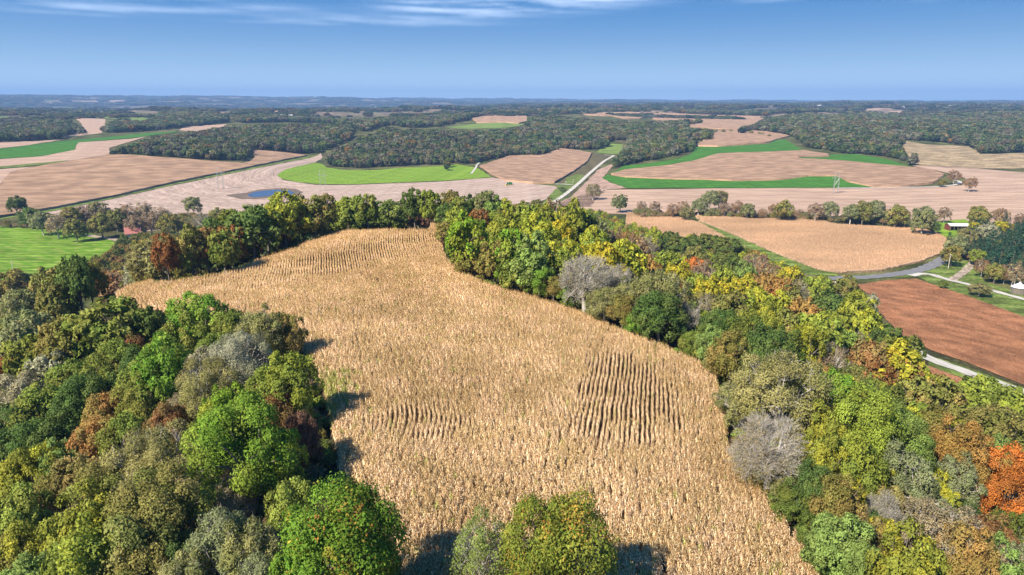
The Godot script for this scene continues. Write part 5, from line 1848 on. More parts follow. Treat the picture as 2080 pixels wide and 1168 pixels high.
const NEAR := """
smaller trees filling the gaps of the near left wood|G,V,D,E,G,V,Q,Y,K|-356.1,371.8 -348.5,369.4 -340.9,367.0 -333.4,364.6 -325.9,362.2 -318.3,359.6 -311.0,357.1 -303.5,354.5 -296.0,351.8 -288.5,348.8 -281.0,345.9 -273.4,342.7 -265.7,339.2 -259.8,338.2 -255.9,339.8 -251.9,341.5 -247.9,343.0 -244.0,344.8 -237.0,341.4 -226.7,331.9 -215.4,320.7 -112.0,169.5 -107.4,165.4 -103.9,162.8 -100.6,160.4 -97.6,158.2 -94.6,156.1 -91.7,153.9 -88.8,151.9 -86.0,149.8 -83.3,147.8 -80.4,146.0 -77.3,144.3 -74.3,142.5 -71.1,140.5 -67.8,138.1 -64.6,135.6 -61.4,133.1 -58.4,130.8 -55.5,128.7 -52.9,126.3 -50.7,123.7 -48.6,121.4 -46.6,119.2 -44.6,117.2 -42.8,115.3 -41.0,113.4 -39.2,111.6 -37.6,109.8 -36.3,108.0 -35.5,106.3 -34.6,104.7 -33.9,103.1 -33.1,101.5 -32.3,100.0 -31.6,98.4 -30.8,96.9 -30.1,95.4 -29.4,93.9 -34.1,109.1 -33.7,107.6 -33.4,106.3 -33.1,104.9 -32.8,103.5 -32.5,102.2 -32.2,100.9 -31.9,99.6 -31.6,98.3 -31.4,97.1 -31.1,95.8 -30.8,94.6 -25.3,77.6 -24.9,76.6 -24.6,75.5 -24.2,74.5 -23.9,73.5 -23.6,72.5 -23.2,71.6 -22.9,70.6 -22.6,69.7 -22.3,68.8 -27.1,81.8 -28.1,81.6 -29.1,81.4 -30.1,81.2 -31.1,81.1 -25.8,66.4 -25.3,65.4 -24.8,64.6 -24.3,63.7 -23.8,62.9 -23.3,62.1 -22.9,61.4 -22.4,60.6 -22.0,59.9 -21.5,59.2 -21.1,58.5 -20.7,57.8 -20.3,57.1 -19.9,56.5 -19.4,55.9 -18.8,55.3 -18.1,54.7 -17.5,54.2 -16.9,53.6 -16.3,53.1 -15.8,52.6 -15.2,52.0 -18.2,61.6 -19.0,61.3 -19.9,61.0 -20.7,60.8 -21.6,60.6 -22.4,60.4 -23.2,60.2 -24.1,60.0 -24.9,59.8 -25.8,59.6 -26.6,59.4 -27.4,59.3 -28.3,59.1 -29.1,59.0 -30.0,58.9 -30.9,58.8 -31.8,58.8 -32.7,58.7 -33.6,58.7 -34.5,58.7 -35.4,58.7 -36.4,58.9 -37.5,59.0 -38.7,59.4 -40.3,60.1 -41.9,60.8 -43.7,61.6 -45.4,62.5 -47.3,63.3 -49.2,64.2 -51.1,65.2 -53.0,66.0 -54.9,66.8 -56.8,67.5 -58.7,68.3 -60.6,69.0 -62.5,69.7 -64.5,70.4 -66.4,71.1 -68.5,71.8 -70.5,72.5 -72.5,73.2 -74.7,73.9 -76.8,74.6 -78.9,75.3 -81.1,76.0 -82.7,76.9 -83.7,77.9 -84.8,79.0 -85.9,80.1 -86.9,81.3 -88.1,82.4 -89.2,83.6 -90.4,84.8 -91.5,86.0 -92.7,87.3 -93.9,88.5 -95.0,89.7 -96.1,90.9 -97.2,92.0 -98.3,93.2 -99.5,94.4 -100.6,95.6 -101.7,96.8 -102.9,98.0 -104.0,99.3 -105.3,100.6 -106.5,101.9 -107.8,103.3 -109.1,104.7 -110.5,106.1 -111.9,107.6 -113.3,109.1 -114.8,110.7 -116.2,112.3 -117.8,113.9 -119.3,115.6 -120.9,117.2 -122.5,119.0 -124.1,120.7 -125.6,122.3 -127.2,124.0 -128.7,125.6 -130.1,127.2 -131.6,128.8 -133.1,130.5 -134.7,132.2 -136.4,134.0 -138.2,135.9 -140.0,137.9 -141.9,140.0 -144.1,142.3 -146.4,144.8 -149.2,147.7 -152.0,150.7 -155.3,154.2 -159.2,158.3 -163.7,162.9 -168.9,168.3 -174.9,174.5 -181.2,181.0 -187.3,187.3 -192.9,193.2 -198.2,198.7 -203.4,204.2 -208.8,209.9 -214.3,215.6 -220.2,221.8 -225.8,227.8 -232.0,234.3 -237.9,240.5 -244.3,247.3 -250.3,253.8 -256.9,260.7 -263.3,267.6 -270.2,274.9 -277.0,282.1 -284.0,289.6 -291.0,297.1 -298.2,304.8 -305.3,312.5 -312.6,320.3 -320.0,328.3 -327.5,336.4 -335.2,344.7 -343.1,353.2 -351.1,362.0 -359.5,371.0 -368.2,380.4 -377.2,390.2 -386.6,400.4
smaller trees filling the gaps of the wood along the ridge|D,V,G,D,E,V,Q|-289.7,328.1 -287.3,330.8 -284.9,333.6 -282.5,336.5 -280.0,339.4 -277.6,342.5 -275.1,345.6 -272.7,348.9 -272.1,354.0 -273.4,361.1 -274.6,368.2 -275.8,375.7 -276.9,383.1 -278.1,390.9 -279.1,398.7 -278.1,404.9 -274.8,409.2 -271.6,413.7 -268.3,418.3 -264.8,422.8 -265.0,430.7 -268.8,442.1 -272.7,453.8 -276.8,466.1 -281.0,479.0 -285.5,492.6 -290.2,507.0 -289.1,514.7 -281.9,515.2 -274.7,515.8 -267.4,516.4 -260.2,516.9 -252.9,517.4 -245.6,517.9 -241.1,523.1 -239.3,533.1 -237.4,543.5 -235,554 -233,565 -232,579 -231,596 -231,613 -230,631 -229,650 -225,663 -217,669 -209,674 -201,679 -191,680 -180,675 -169,670 -160,670 -150,672 -141,675 -132,678 -123,680 -113,683 -104,686 -94,686 -83,685 -72,683 -62,681 -51,679 -41,677 -30,675 -20,672 -10,669 0,665 10,661 19,657 28,653 31,708 21,693 12,679 3,666 -6,653 -14,641 -23,636 -32,637 -42,638 -51,640 -59,635 -66,625 -73,615 -80,605 -87,599 -96,596 -105,592 -113.0,589.2 -121.4,585.9 -129.7,582.5 -137.8,579.1 -145.8,575.7 -153.8,572.3 -161.6,568.8 -165.5,559.8 -165.5,545.8 -165.6,532.5 -165.6,519.6 -77.8,237.1 -80.0,235.6 -83.8,238.9 -175.6,485.0 -177.8,476.2 -87.2,226.6 -87.7,221.2 -88.2,216.2 -88.6,211.2 -88.9,206.2 -91.1,205.1 -191.7,417.4 -195.8,412.8 -199.9,408.4 -204.0,404.2 -208.0,400.5 -212.1,397.6 -216.1,394.7 -220.2,392.0 -224.2,389.2 -228.1,386.4 -232.0,383.8 -235.7,381.0 -237.9,376.3 -238.3,369.3 -238.8,362.6 -239.1,355.9 -239.3,349.4 -239.6,343.2 -243.2,341.3 -250.0,343.5 -257.0,345.6 -263.7,347.4 -270.5,349.3 -277.2,351.0 -284.0,352.6 -290.6,354.0 -297.2,355.4 -303.8,356.7 -310.5,358.0 -317.0,359.2
smaller trees filling the gaps of the right wood|Y,A,A,L,Y,B,T,A,Y,V,G,W,D|-10,683 0,677 10,671 19,665 29,659 38,652 46,644 53,635 60,626 67,617 73,608 78.1,593.2 81.6,574.6 84.9,557.6 88.1,542.0 91.2,527.6 94.9,515.4 99.2,505.4 103.3,495.7 107.3,486.5 111.2,477.8 114.9,469.4 118.6,461.4 122.9,454.5 127.9,448.5 132.8,442.6 137.6,436.9 142.3,431.4 145.3,424.1 146.8,415.3 148.1,406.5 149.1,397.4 149.8,387.9 150.3,378.4 150.8,369.3 151.3,360.6 151.9,352.3 152.3,344.2 152.8,336.3 153.1,328.7 153.5,321.4 153.4,313.8 152.9,305.9 152.5,298.5 152.1,291.4 151.8,284.8 149.9,277.1 146.6,268.7 143.6,260.9 140.8,253.7 138.3,247.1 136.1,241.1 134.5,235.8 133.3,230.7 131.8,225.3 130.2,219.7 128.6,214.4 127.0,209.2 125.6,204.3 123.9,199.2 121.8,193.6 120.2,189.0 119.3,185.4 118.3,181.8 118.1,179.2 118.6,177.1 119.1,175.1 119.6,173.2 120.1,171.3 120.6,169.4 121.0,167.6 121.5,165.8 121.9,164.0 124.1,164.1 128.4,166.3 132.7,168.3 137.1,170.3 141.3,172.2 145.2,173.5 148.5,174.1 151.8,174.7 154.7,174.8 157.3,174.6 157.7,173.1 155.8,170.4 153.6,167.5 150.8,163.9 147.6,159.9 144.6,156.1 141.1,151.8 138.1,148.1 135.3,144.6 132.5,141.1 130.0,138.0 127.6,135.0 125.3,132.0 123.1,129.3 121.0,126.7 118.9,124.0 116.8,121.4 114.8,118.9 112.8,116.5 110.8,114.1 109.0,111.8 107.3,109.6 105.5,107.5 103.9,105.5 102.3,103.5 100.9,101.8 99.5,100.0 98.1,98.3 96.8,96.6 95.6,95.1 94.4,93.6 93.3,92.2 92.1,90.7 91.1,89.4 90.0,88.0 89.0,86.7 88.0,85.5 87.0,84.2 85.9,82.9 84.9,81.6 83.7,80.2 82.6,78.9 81.5,77.5 80.3,76.1 79.0,74.6 77.8,73.3 76.7,71.9 75.6,70.7 74.6,69.5 73.6,68.3 72.5,67.1 71.5,66.0 70.7,64.9 69.8,63.9 86.1,79.4 83.7,78.6 81.4,77.8 78.7,76.6 76.1,75.5 73.5,74.4 71.0,73.2 68.6,72.1 66.1,70.9 63.8,70.0 61.6,69.0 59.5,68.0 57.4,67.1 55.4,66.2 53.4,65.4 51.6,64.7 49.8,63.9 48.1,63.3 46.4,62.6 44.8,62.0 43.2,61.5 41.7,61.0 40.2,60.5 38.7,60.0 37.3,59.6 36.6,59.7 36.7,60.2 36.7,60.8 36.8,61.3 36.8,61.9 36.9,62.5 36.9,63.1 37.0,63.7 37.0,64.3 37.0,64.9 37.1,65.5 37.1,66.1 37.2,66.8 37.3,67.5 37.3,68.1 37.4,68.9 37.5,69.6 37.6,70.3 37.7,71.1 37.7,71.9 37.8,72.7 37.9,73.5 38.0,74.3 38.1,75.1 38.2,76.0 38.3,76.8 38.3,77.7 38.2,78.4 38.2,79.2 38.1,80.0 38.1,80.8 38.0,81.6 37.9,82.4 37.9,83.3 37.8,84.1 37.7,85.0 37.6,85.9 37.6,86.8 37.5,87.7 37.4,88.6 37.4,89.6 37.5,90.7 37.6,91.8 37.7,92.9 37.7,94.0 37.8,95.1 37.9,96.3 38.0,97.5 38.0,98.7 38.1,99.9 38.2,101.2 38.3,102.5 38.5,103.8 38.9,105.2 39.3,106.7 39.6,108.2 40.0,109.6 40.5,111.2 40.9,112.8 41.3,114.5 41.8,116.3 42.3,118.1 42.6,119.9 42.6,121.7 42.6,123.7 42.7,125.9 42.9,128.5 43.2,131.3 43.5,134.4 43.9,137.7 44.3,141.2 44.6,144.7 44.0,146.8 42.4,147.4 40.7,148.0 39.1,148.9 37.5,149.8 35.9,150.7 34.3,151.7 32.8,152.7 31.3,153.7 29.8,154.7 28.3,155.9 26.8,157.0 25.2,158.1 23.7,159.4 22.1,160.7 20.5,162.0 18.9,163.4 17.3,164.8 15.7,166.2 14.0,167.7 12.3,169.2 10.4,170.6 8.4,172.0 6.4,173.4 4.3,174.8 2.2,176.3 0.1,177.8 -2.1,179.5 -4.3,181.2 -6.3,183.6 -8.1,186.8 -10.0,190.1 -12.0,193.7 -14.0,197.2 -16.1,200.8 -17.6,205.0 -18.5,210.1 -19.5,215.3 -20.5,220.9 -21.6,227.1 -22.8,234.0 -19.6,201.7 -19.7,207.5 -19.8,213.4 -19.9,219.9 -20.0,227.1 -18.8,234.3 -16.2,241.5 -13.6,251.7 -27,663 -19,679
bushes and small trees by the farm at the right edge|E,V,C,W,C,K|276.5,424.0 287.0,436.5 299.0,451.0 312.5,467.5 326.8,485.3 341,503 356,522 371,541 383,551 390,551 397,551 404,550 412,550 419,550 428,550 436,550 444,550 453,550 461,550 470,550 478,550 498,567 481,547 465,528 450,510 436,493 423,477 410,462 397.1,447.1 385.2,433.0 373.9,419.5 363.1,406.8 352.9,394.7 343.3,383.4 334.4,372.8 326.0,362.9 318.0,353.4 310.3,344.3 302.9,335.5 310.8,346.7 307.5,348.7 304.2,350.7 300.8,352.7 297.4,354.8 294.1,356.9 290.7,359.1 287.3,361.4 283.9,363.6 281.2,366.4 279.2,369.8 277.2,373.2 275.2,376.7 273.1,380.3 273.7,385.9 276.9,393.5 280.2,401.3 283.6,409.4 285.7,417.0 286.2,423.8 288.4,432.4 292.3,443.0 296.7,454.5
bushes along the hedgerow across the valley|E,W,V,W,E|111,593 119,592 127,592 135,592 143,593 151,594 159,594 167,592 175,591 183,589 191,588 199,586 207,584 215,582 222,579 230,577 237,575 245,573 252,571 260,570 268,569 275,567 283,564 290,562 298,560 306,558 313,555 321,553 336,573 340,586 331,585 321,585 311,583 302,582 292,581 283,580 275,582 268,587 262,593 256,598 250,604 241,605 231,601 221,598 213,600 207,607 200,614 194,622 185,622 174,615 163,608 155,608 148,614 141,619 134,626 127,632 120,639 112,621
bushes of the valley tree line on the left|V,E,W,K,E|-467,544 -463,548 -459,553 -456,558 -452,563 -448,568 -444,573 -440,578 -434,581 -426,582 -418,582 -410,583 -402,583 -396,588 -393,596 -390,605 -387,615 -384,624 -378,629 -369,630 -360,630 -351,631 -342,631 -333,632 -325,632 -316,633 -307,633 -298,634 -289,634 -280,635 -271,635 -275,654 -265,631 -257,610 -248,589 -257,599 -263,594 -269,590 -274,585 -280,580 -286,576 -292,572 -299,569 -306,566 -312,564 -319,561 -327,560 -337,562 -346,563 -356,564 -366,566 -375,567 -385,569 -395,570 -405,572 -414,573 -424,575 -434,576 -444,578 -453,579 -463,580 -473,582 -483,583 -492,584 -502,585
"""
const PLACES := """
pylon|-366,863 -233,846 371,786
pole|75,846 -306.1,407.8 260.1,396.6 270.9,356.4
combine|-3,905
shed|353,536
crib|259.4,337.5
farmhouse|-299,532
box|72,919
farm|-831,2507 -789,2488 1265,3608 1952,4490 2000,4422 2145,3892 2274,3672 2593,4502 -1463,7645
"""
const TREES := """
-62.5 129.5 13.8 18.0 B|tall bright green tree at the top of the left wood, before the corn|trees of the near left wood
-87.6 143.1 15.5 16.9 G|mid green tree left of deep green tree, behind rust brown tree, left wood|trees of the near left wood
-93.1 141.8 12.3 16.3 G|mid green tree right of olive tree, left of rust brown tree, left wood|trees of the near left wood
-110.5 149.6 13.4 16.9 E|grey-green tree right of olive tree, behind mid green tree, left wood|trees of the near left wood
-82.0 145.7 8.1 12.2 D|deep green tree behind rust brown tree, right of mid green tree, left wood|trees of the near left wood
-63.4 124.2 11.8 15.8 G|mid green tree before bright green tree, right of deep green tree, left wood|trees of the near left wood
-61.9 113.4 11.6 17.3 B|bright green tree behind mid green tree, right of rust brown tree, left wood|trees of the near left wood
-66.0 114.9 10.3 14.4 G|mid green tree right of deep green tree, before bright green tree, left wood|trees of the near left wood
-54.6 127.0 9.5 13.5 G|mid green tree left of grey-green tree, behind silvery tree, left wood|trees of the near left wood
-47.5 121.5 10.0 14.1 E|grey-green tree right of mid green tree, left of olive tree, left wood|trees of the near left wood
-43.5 124.2 7.5 11.5 V|olive tree right of grey-green tree, right of mid green tree, left wood|trees of the near left wood
-46.3 109.7 11.6 15.6 S|broad silvery tree near the corn in the left wood|trees of the near left wood
-55.1 114.7 7.8 11.9 S|silvery tree behind grey-green tree, before mid green tree, left wood|trees of the near left wood
-33.8 97.3 9.8 15.3 Y|yellow-green tree right of mid green tree, behind rust brown tree, left wood|trees of the near left wood
-35.2 94.3 7.2 11.2 R|rust brown tree before mid green tree, behind purple-brown tree, left wood|trees of the near left wood
-29.0 86.1 5.8 9.8 P|purple-brown tree right of bright green tree, before rust brown tree, left wood|trees of the near left wood
-33.4 78.3 13.6 18.0 B|bright green tree left of rust brown tree, behind thin tan tree, left wood|trees of the near left wood
-43.5 95.4 8.3 13.6 B|bright green tree before grey-green tree, right of thin tan tree, left wood|trees of the near left wood
-29.7 80.2 6.6 11.8 B|bright green tree left of purple-brown tree, before rust brown tree, left wood|trees of the near left wood
-49.9 104.2 10.9 15.0 E|grey-green tree before silvery tree, behind bright green tree, left wood|trees of the near left wood
-55.8 106.1 6.0 10.0 K|thin tan tree behind rust brown tree, before grey-green tree, left wood|trees of the near left wood
-55.1 99.7 8.1 12.1 R|rust brown tree before thin tan tree, before mid green tree, left wood|trees of the near left wood
-82.0 140.3 5.9 9.9 R|rust brown tree right of mid green tree, before deep green tree, left wood|trees of the near left wood
-97.1 134.8 10.1 14.1 S|silvery tree before olive tree, left of mid green tree, left wood|trees of the near left wood
-99.6 127.8 11.3 15.3 S|silvery tree left of mid green tree, before rust brown tree, left wood|trees of the near left wood
-83.2 121.2 13.2 17.0 G|mid green tree behind deep green tree, right of silvery tree, left wood|trees of the near left wood
-76.5 113.9 11.3 15.3 D|deep green tree before mid green tree, left of olive-rust tree, left wood|trees of the near left wood
-84.3 113.4 13.4 17.0 G|mid green tree left of deep green tree, right of silvery tree, left wood|trees of the near left wood
-78.8 110.2 10.1 14.1 D|deep green tree right of mid green tree, left of olive-rust tree, left wood|trees of the near left wood
-87.3 110.4 11.7 15.7 D|deep green tree before mid green tree, before silvery tree, left wood|trees of the near left wood
-78.4 103.5 10.9 14.8 D|deep green tree behind yellow-green tree, behind light green tree, left wood|trees of the near left wood
-70.0 109.4 9.2 13.1 Q|olive-rust tree right of deep green tree, left of mid green tree, left wood|trees of the near left wood
-68.0 101.5 9.7 13.7 Q|olive-rust tree left of mid green tree, right of deep green tree, left wood|trees of the near left wood
-64.4 109.0 9.4 13.4 G|mid green tree before deep green tree, right of olive-rust tree, left wood|trees of the near left wood
-47.3 82.2 13.7 17.0 E|grey-green tree behind olive tree, right of mid green tree, left wood|trees of the near left wood
-44.5 87.3 7.9 11.9 G|mid green tree behind thin tan tree, right of grey-green tree, left wood|trees of the near left wood
-63.5 89.8 8.9 14.3 T|tawny tree before light green tree, behind olive tree, left wood|trees of the near left wood
-76.9 95.6 9.8 15.4 Y|yellow-green tree before deep green tree, left of light green tree, left wood|trees of the near left wood
-73.3 95.8 9.2 14.5 Y|yellow-green tree left of light green tree, before deep green tree, left wood|trees of the near left wood
-70.9 97.1 8.1 13.4 L|light green tree right of yellow-green tree, behind tawny tree, left wood|trees of the near left wood
-66.8 82.6 10.1 15.5 L|light green tree left of olive-rust tree, behind yellow-green tree, left wood|trees of the near left wood
-51.6 79.4 11.8 15.8 V|olive tree right of tawny tree, behind yellow-green tree, left wood|trees of the near left wood
-40.5 68.1 12.1 16.1 V|olive tree left of thin tan tree, before grey-green tree, left wood|trees of the near left wood
-51.0 72.3 10.4 16.0 Y|yellow-green tree right of olive-rust tree, before olive tree, left wood|trees of the near left wood
-65.7 85.6 8.4 12.4 Q|olive-rust tree right of light green tree, before olive tree, left wood|trees of the near left wood
-39.5 77.6 7.2 11.2 K|thin tan tree right of olive tree, before mid green tree, left wood|trees of the near left wood
-34.1 78.1 6.3 10.3 K|thin tan tree left of bright green tree, left of light green tree, left wood|trees of the near left wood
-35.0 73.8 5.8 9.7 K|thin tan tree behind grey-green tree, right of olive tree, left wood|trees of the near left wood
-30.2 61.5 8.6 12.7 E|grey-green tree before thin tan tree, right of olive tree, left wood|trees of the near left wood
-26.2 59.5 7.7 11.7 E|grey-green tree left of bright green tree, before light green tree, left wood|trees of the near left wood
-16.5 55.5 12.4 16.4 M|large green tree with orange flecks at the left corn edge, casting a dark shadow|trees of the near left wood
-25.0 66.6 6.4 11.5 L|light green tree right of thin tan tree, left of green, orange-flecked tree, left wood|trees of the near left wood
-59.9 73.8 9.2 14.6 Y|yellow-green tree behind olive tree, before light green tree, left wood|trees of the near left wood
-45.5 62.3 10.3 15.8 Y|yellow-green tree behind mid green tree, left of olive tree, left wood|trees of the near left wood
-41.3 63.6 10.1 14.1 V|olive tree behind mid green tree, right of yellow-green tree, left wood|trees of the near left wood
-38.0 61.1 7.2 11.3 V|olive tree left of grey-green tree, right of mid green tree, left wood|trees of the near left wood
-51.9 64.0 8.9 14.3 L|light green tree before olive tree, before yellow-green tree, left wood|trees of the near left wood
-45.2 64.7 6.5 10.5 G|mid green tree before yellow-green tree, before olive tree, left wood|trees of the near left wood
-32.7 57.9 6.8 10.7 E|grey-green tree right of olive tree, right of mid green tree, left wood|trees of the near left wood
-175.4 235.1 14.0 17.0 E|grey-green tree before olive tree, behind mid green tree, left wood|trees of the near left wood
-121.8 173.9 10.1 14.2 V|olive tree right of grey-green tree, before deep green tree, left wood|trees of the near left wood
-106.3 142.8 11.5 15.4 G|mid green tree before grey-green tree, right of rust brown tree, left wood|trees of the near left wood
-97.6 138.7 11.0 15.1 V|olive tree behind silvery tree, right of mid green tree, left wood|trees of the near left wood
-112.2 143.4 10.3 14.3 R|rust brown tree left of mid green tree, before olive tree, left wood|trees of the near left wood
-119.2 154.6 11.0 14.9 V|olive tree left of grey-green tree, left of mid green tree, left wood|trees of the near left wood
-79.0 128.1 11.0 15.0 G|mid green tree left of rust brown tree, left of deep green tree, left wood|trees of the near left wood
-79.0 122.5 10.7 14.8 G|mid green tree behind deep green tree, behind olive-rust tree, left wood|trees of the near left wood
-99.5 144.7 11.3 15.3 V|olive tree left of mid green tree, right of grey-green tree, left wood|trees of the near left wood
-55.4 119.6 8.6 12.6 G|mid green tree behind silvery tree, behind grey-green tree, left wood|trees of the near left wood
-62.0 99.9 8.9 12.8 G|mid green tree right of olive-rust tree, left of grey-green tree, left wood|trees of the near left wood
-69.9 118.5 10.1 14.1 D|deep green tree left of mid green tree, left of bright green tree, left wood|trees of the near left wood
-39.7 103.1 7.3 11.4 G|mid green tree left of yellow-green tree, behind rust brown tree, left wood|trees of the near left wood
-24.2 55.7 6.8 10.9 E|grey-green tree left of bright green tree, before light green tree, left of orange-flecked tree|trees of the near left wood
-19.8 54.1 7.0 12.3 B|bright green tree right of grey-green tree, before green, orange-flecked tree, left wood|trees of the near left wood
-44.4 80.4 8.0 12.0 V|olive tree left of thin tan tree, before grey-green tree, left of broad bright tree|trees of the near left wood
-65.6 88.7 9.5 13.5 V|olive tree before tawny tree, behind olive-rust tree, left wood|trees of the near left wood
-62.1 73.6 9.3 13.3 V|olive tree before yellow-green tree, behind light green tree, left wood|trees of the near left wood
-249.4 330.0 19.0 19.7 V|olive tree behind grey-green tree, left of deep green tree, ridge wood|trees along the ridge behind the corn
-172.3 244.5 13.0 22.1 V|olive tree left of deep green tree, behind grey-green tree, ridge wood|trees along the ridge behind the corn
-121.8 177.2 9.4 17.4 V|olive tree left of deep green tree, right of grey-green tree, ridge wood|trees along the ridge behind the corn
-116.5 177.4 10.1 18.2 D|deep green tree left of olive tree, left of rust brown tree, ridge wood|trees along the ridge behind the corn
-116.9 182.9 8.6 14.0 V|olive tree right of deep green tree, left of rust brown tree, ridge wood|trees along the ridge behind the corn
-195.5 322.7 15.8 17.0 R|rust brown tree behind thin brown tree, right of olive tree, ridge wood|trees along the ridge behind the corn
-192.3 322.7 20.4 17.0 W|thin brown tree before rust brown tree, right of olive tree, ridge wood|trees along the ridge behind the corn
-161.0 288.8 15.7 22.1 S|silvery tree before olive tree, behind grey-green tree, ridge wood|trees along the ridge behind the corn
-110.8 211.4 19.0 17.0 E|grey-green tree left of olive tree, right of silvery tree, ridge wood|trees along the ridge behind the corn
-125.7 253.0 13.4 17.0 V|olive tree behind deep green tree, right of grey-green tree, ridge wood|trees along the ridge behind the corn
-100.0 193.4 7.9 15.4 R|rust-red tree left of the ridge corn, near the red roof|trees along the ridge behind the corn
-127.2 232.4 12.5 21.5 V|olive tree behind silvery tree, before thin brown tree, ridge wood|trees along the ridge behind the corn
-184.7 322.7 14.0 17.0 V|olive tree left of silvery tree, before thin brown tree, ridge wood|trees along the ridge behind the corn
-115.6 243.0 12.7 16.7 D|deep green tree right of olive tree, before olive-rust tree, ridge wood|trees along the ridge behind the corn
-93.5 205.1 10.7 15.3 Q|olive-rust tree before bare grey tree, right of olive tree, ridge wood|trees along the ridge behind the corn
-85.6 204.1 10.1 14.1 R|rust brown tree right of mid green tree, left of deep green tree, ridge wood|trees along the ridge behind the corn
-83.0 192.1 9.9 13.9 G|mid green tree left of rust brown tree, right of olive-rust tree, ridge wood|trees along the ridge behind the corn
-82.4 213.4 17.9 19.0 D|deep green tree left of mid green tree, right of rust brown tree, ridge wood|trees along the ridge behind the corn
-90.5 249.5 18.8 17.0 G|mid green tree behind deep green tree, left of orange red tree, ridge wood|trees along the ridge behind the corn
-80.7 236.7 7.9 13.9 N|orange-red tree behind the ridge corn|trees along the ridge behind the corn
-76.3 226.9 16.9 20.2 Y|yellow-green tree behind orange red tree, left of olive tree, ridge wood|trees along the ridge behind the corn
-99.7 274.7 19.0 17.0 D|deep green tree before mid green tree, before orange red tree, ridge wood|trees along the ridge behind the corn
-94.2 286.5 19.0 17.0 D|deep green tree before orange red tree, right of mid green tree, ridge wood|trees along the ridge behind the corn
-105.5 267.4 15.9 17.0 D|deep green tree right of rust brown tree, right of mid green tree, ridge wood|trees along the ridge behind the corn
-115.3 281.8 12.0 16.0 D|deep green tree before rust brown tree, right of mid green tree, ridge wood|trees along the ridge behind the corn
-130.3 288.1 15.0 17.0 V|olive tree right of deep green tree, before mid green tree, ridge wood|trees along the ridge behind the corn
-144.6 305.2 13.4 17.0 D|deep green tree left of olive tree, before olive-rust tree, ridge wood|trees along the ridge behind the corn
-154.0 305.5 13.6 17.0 D|deep green tree before olive tree, before grey-green tree, ridge wood|trees along the ridge behind the corn
-135.0 246.2 13.3 17.0 E|grey-green tree before silvery tree, left of deep green tree, ridge wood|trees along the ridge behind the corn
-96.4 200.7 8.8 16.6 V|olive tree left of olive-rust tree, left of bare grey tree, ridge wood|trees along the ridge behind the corn
-93.4 211.4 10.0 18.2 D|deep green tree left of olive tree, right of bare grey tree, ridge wood|trees along the ridge behind the corn
-92.3 220.1 11.2 19.8 G|mid green tree right of olive tree, right of deep green tree, ridge wood|trees along the ridge behind the corn
-83.2 267.6 13.2 17.0 D|deep green tree left of olive tree, left of mid green tree, ridge wood|trees along the ridge behind the corn
-85.0 234.0 11.7 17.7 G|mid green tree left of orange red tree, right of deep green tree, ridge wood|trees along the ridge behind the corn
-67.6 232.0 12.3 16.3 V|olive tree behind mid green tree, right of deep green tree, ridge wood|trees along the ridge behind the corn
-77.9 274.5 11.2 15.2 G|mid green tree before olive tree, right of deep green tree, ridge wood|trees along the ridge behind the corn
-65.5 269.5 15.6 18.0 Y|yellow-green tree left of deep green tree, right of olive tree, ridge wood|trees along the ridge behind the corn
-72.7 285.8 12.7 18.0 Y|yellow-green tree left of deep green tree, right of mid green tree, ridge wood|trees along the ridge behind the corn
-63.8 286.5 13.8 17.0 D|deep green tree left of yellow-green tree, before mid green tree, ridge wood|trees along the ridge behind the corn
-60.7 295.2 10.7 16.2 Y|yellow-green tree left of deep green tree, left of mid green tree, ridge wood|trees along the ridge behind the corn
-52.4 286.0 18.3 17.0 G|mid green tree behind deep green tree, right of yellow-green tree, ridge wood|trees along the ridge behind the corn
-52.3 304.7 14.6 17.0 G|mid green tree right of deep green tree, right of yellow-green tree, ridge wood|trees along the ridge behind the corn
-40.3 298.3 12.3 16.3 P|round purple-brown tree at the far end of the ridge corn|trees along the ridge behind the corn
-36.8 256.6 10.1 16.2 D|deep green tree left of yellow-green tree, behind purple-brown tree, ridge wood|trees along the ridge behind the corn
-30.4 254.7 9.7 15.1 Y|yellow-green tree right of deep green tree, behind purple-brown tree, ridge wood|trees along the ridge behind the corn
-23.4 264.6 10.0 14.2 V|olive tree left of mid green tree, behind deep green tree, ridge wood|trees along the ridge behind the corn
-17.5 264.6 9.4 13.5 D|deep green tree right of mid green tree, right of olive tree, ridge wood|trees along the ridge behind the corn
-10.1 256.8 10.5 16.1 E|grey-green tree left of light green tree, right of deep green tree, ridge wood|trees along the ridge behind the corn
-2.2 256.6 5.2 12.0 X|bare grey tree behind golden yellow tree, right of light green tree, ridge wood|trees along the ridge behind the corn
4.6 256.6 8.0 15.7 V|olive tree left of mid green tree, right of bare grey tree, ridge wood|trees along the ridge behind the corn
-7.1 254.5 9.0 14.4 L|light green tree right of grey-green tree, left of bare grey tree, ridge wood|trees along the ridge behind the corn
9.6 256.3 9.0 17.0 G|mid green tree right of olive tree, left of thin brown tree, ridge wood|trees along the ridge behind the corn
-76.2 241.1 9.9 18.1 V|olive tree right of yellow-green tree, behind deep green tree, ridge wood|trees along the ridge behind the corn
-67.9 248.6 9.1 16.2 V|olive tree left of yellow-green tree, behind mid green tree, ridge wood|trees along the ridge behind the corn
-52.8 248.8 10.0 14.5 G|mid green tree behind deep green tree, behind yellow-green tree, ridge wood|trees along the ridge behind the corn
-67.1 288.8 9.3 13.3 D|deep green tree right of yellow-green tree, before mid green tree, ridge wood|trees along the ridge behind the corn
-58.2 296.8 9.5 13.5 D|deep green tree right of yellow-green tree, before mid green tree, left of purple-brown tree|trees along the ridge behind the corn
-22.4 229.9 8.2 12.8 D|deep green tree left of yellow-green tree, before olive tree, ridge wood|trees along the ridge behind the corn
-18.6 246.4 8.7 12.7 G|mid green tree left of deep green tree, right of olive tree, ridge wood|trees along the ridge behind the corn
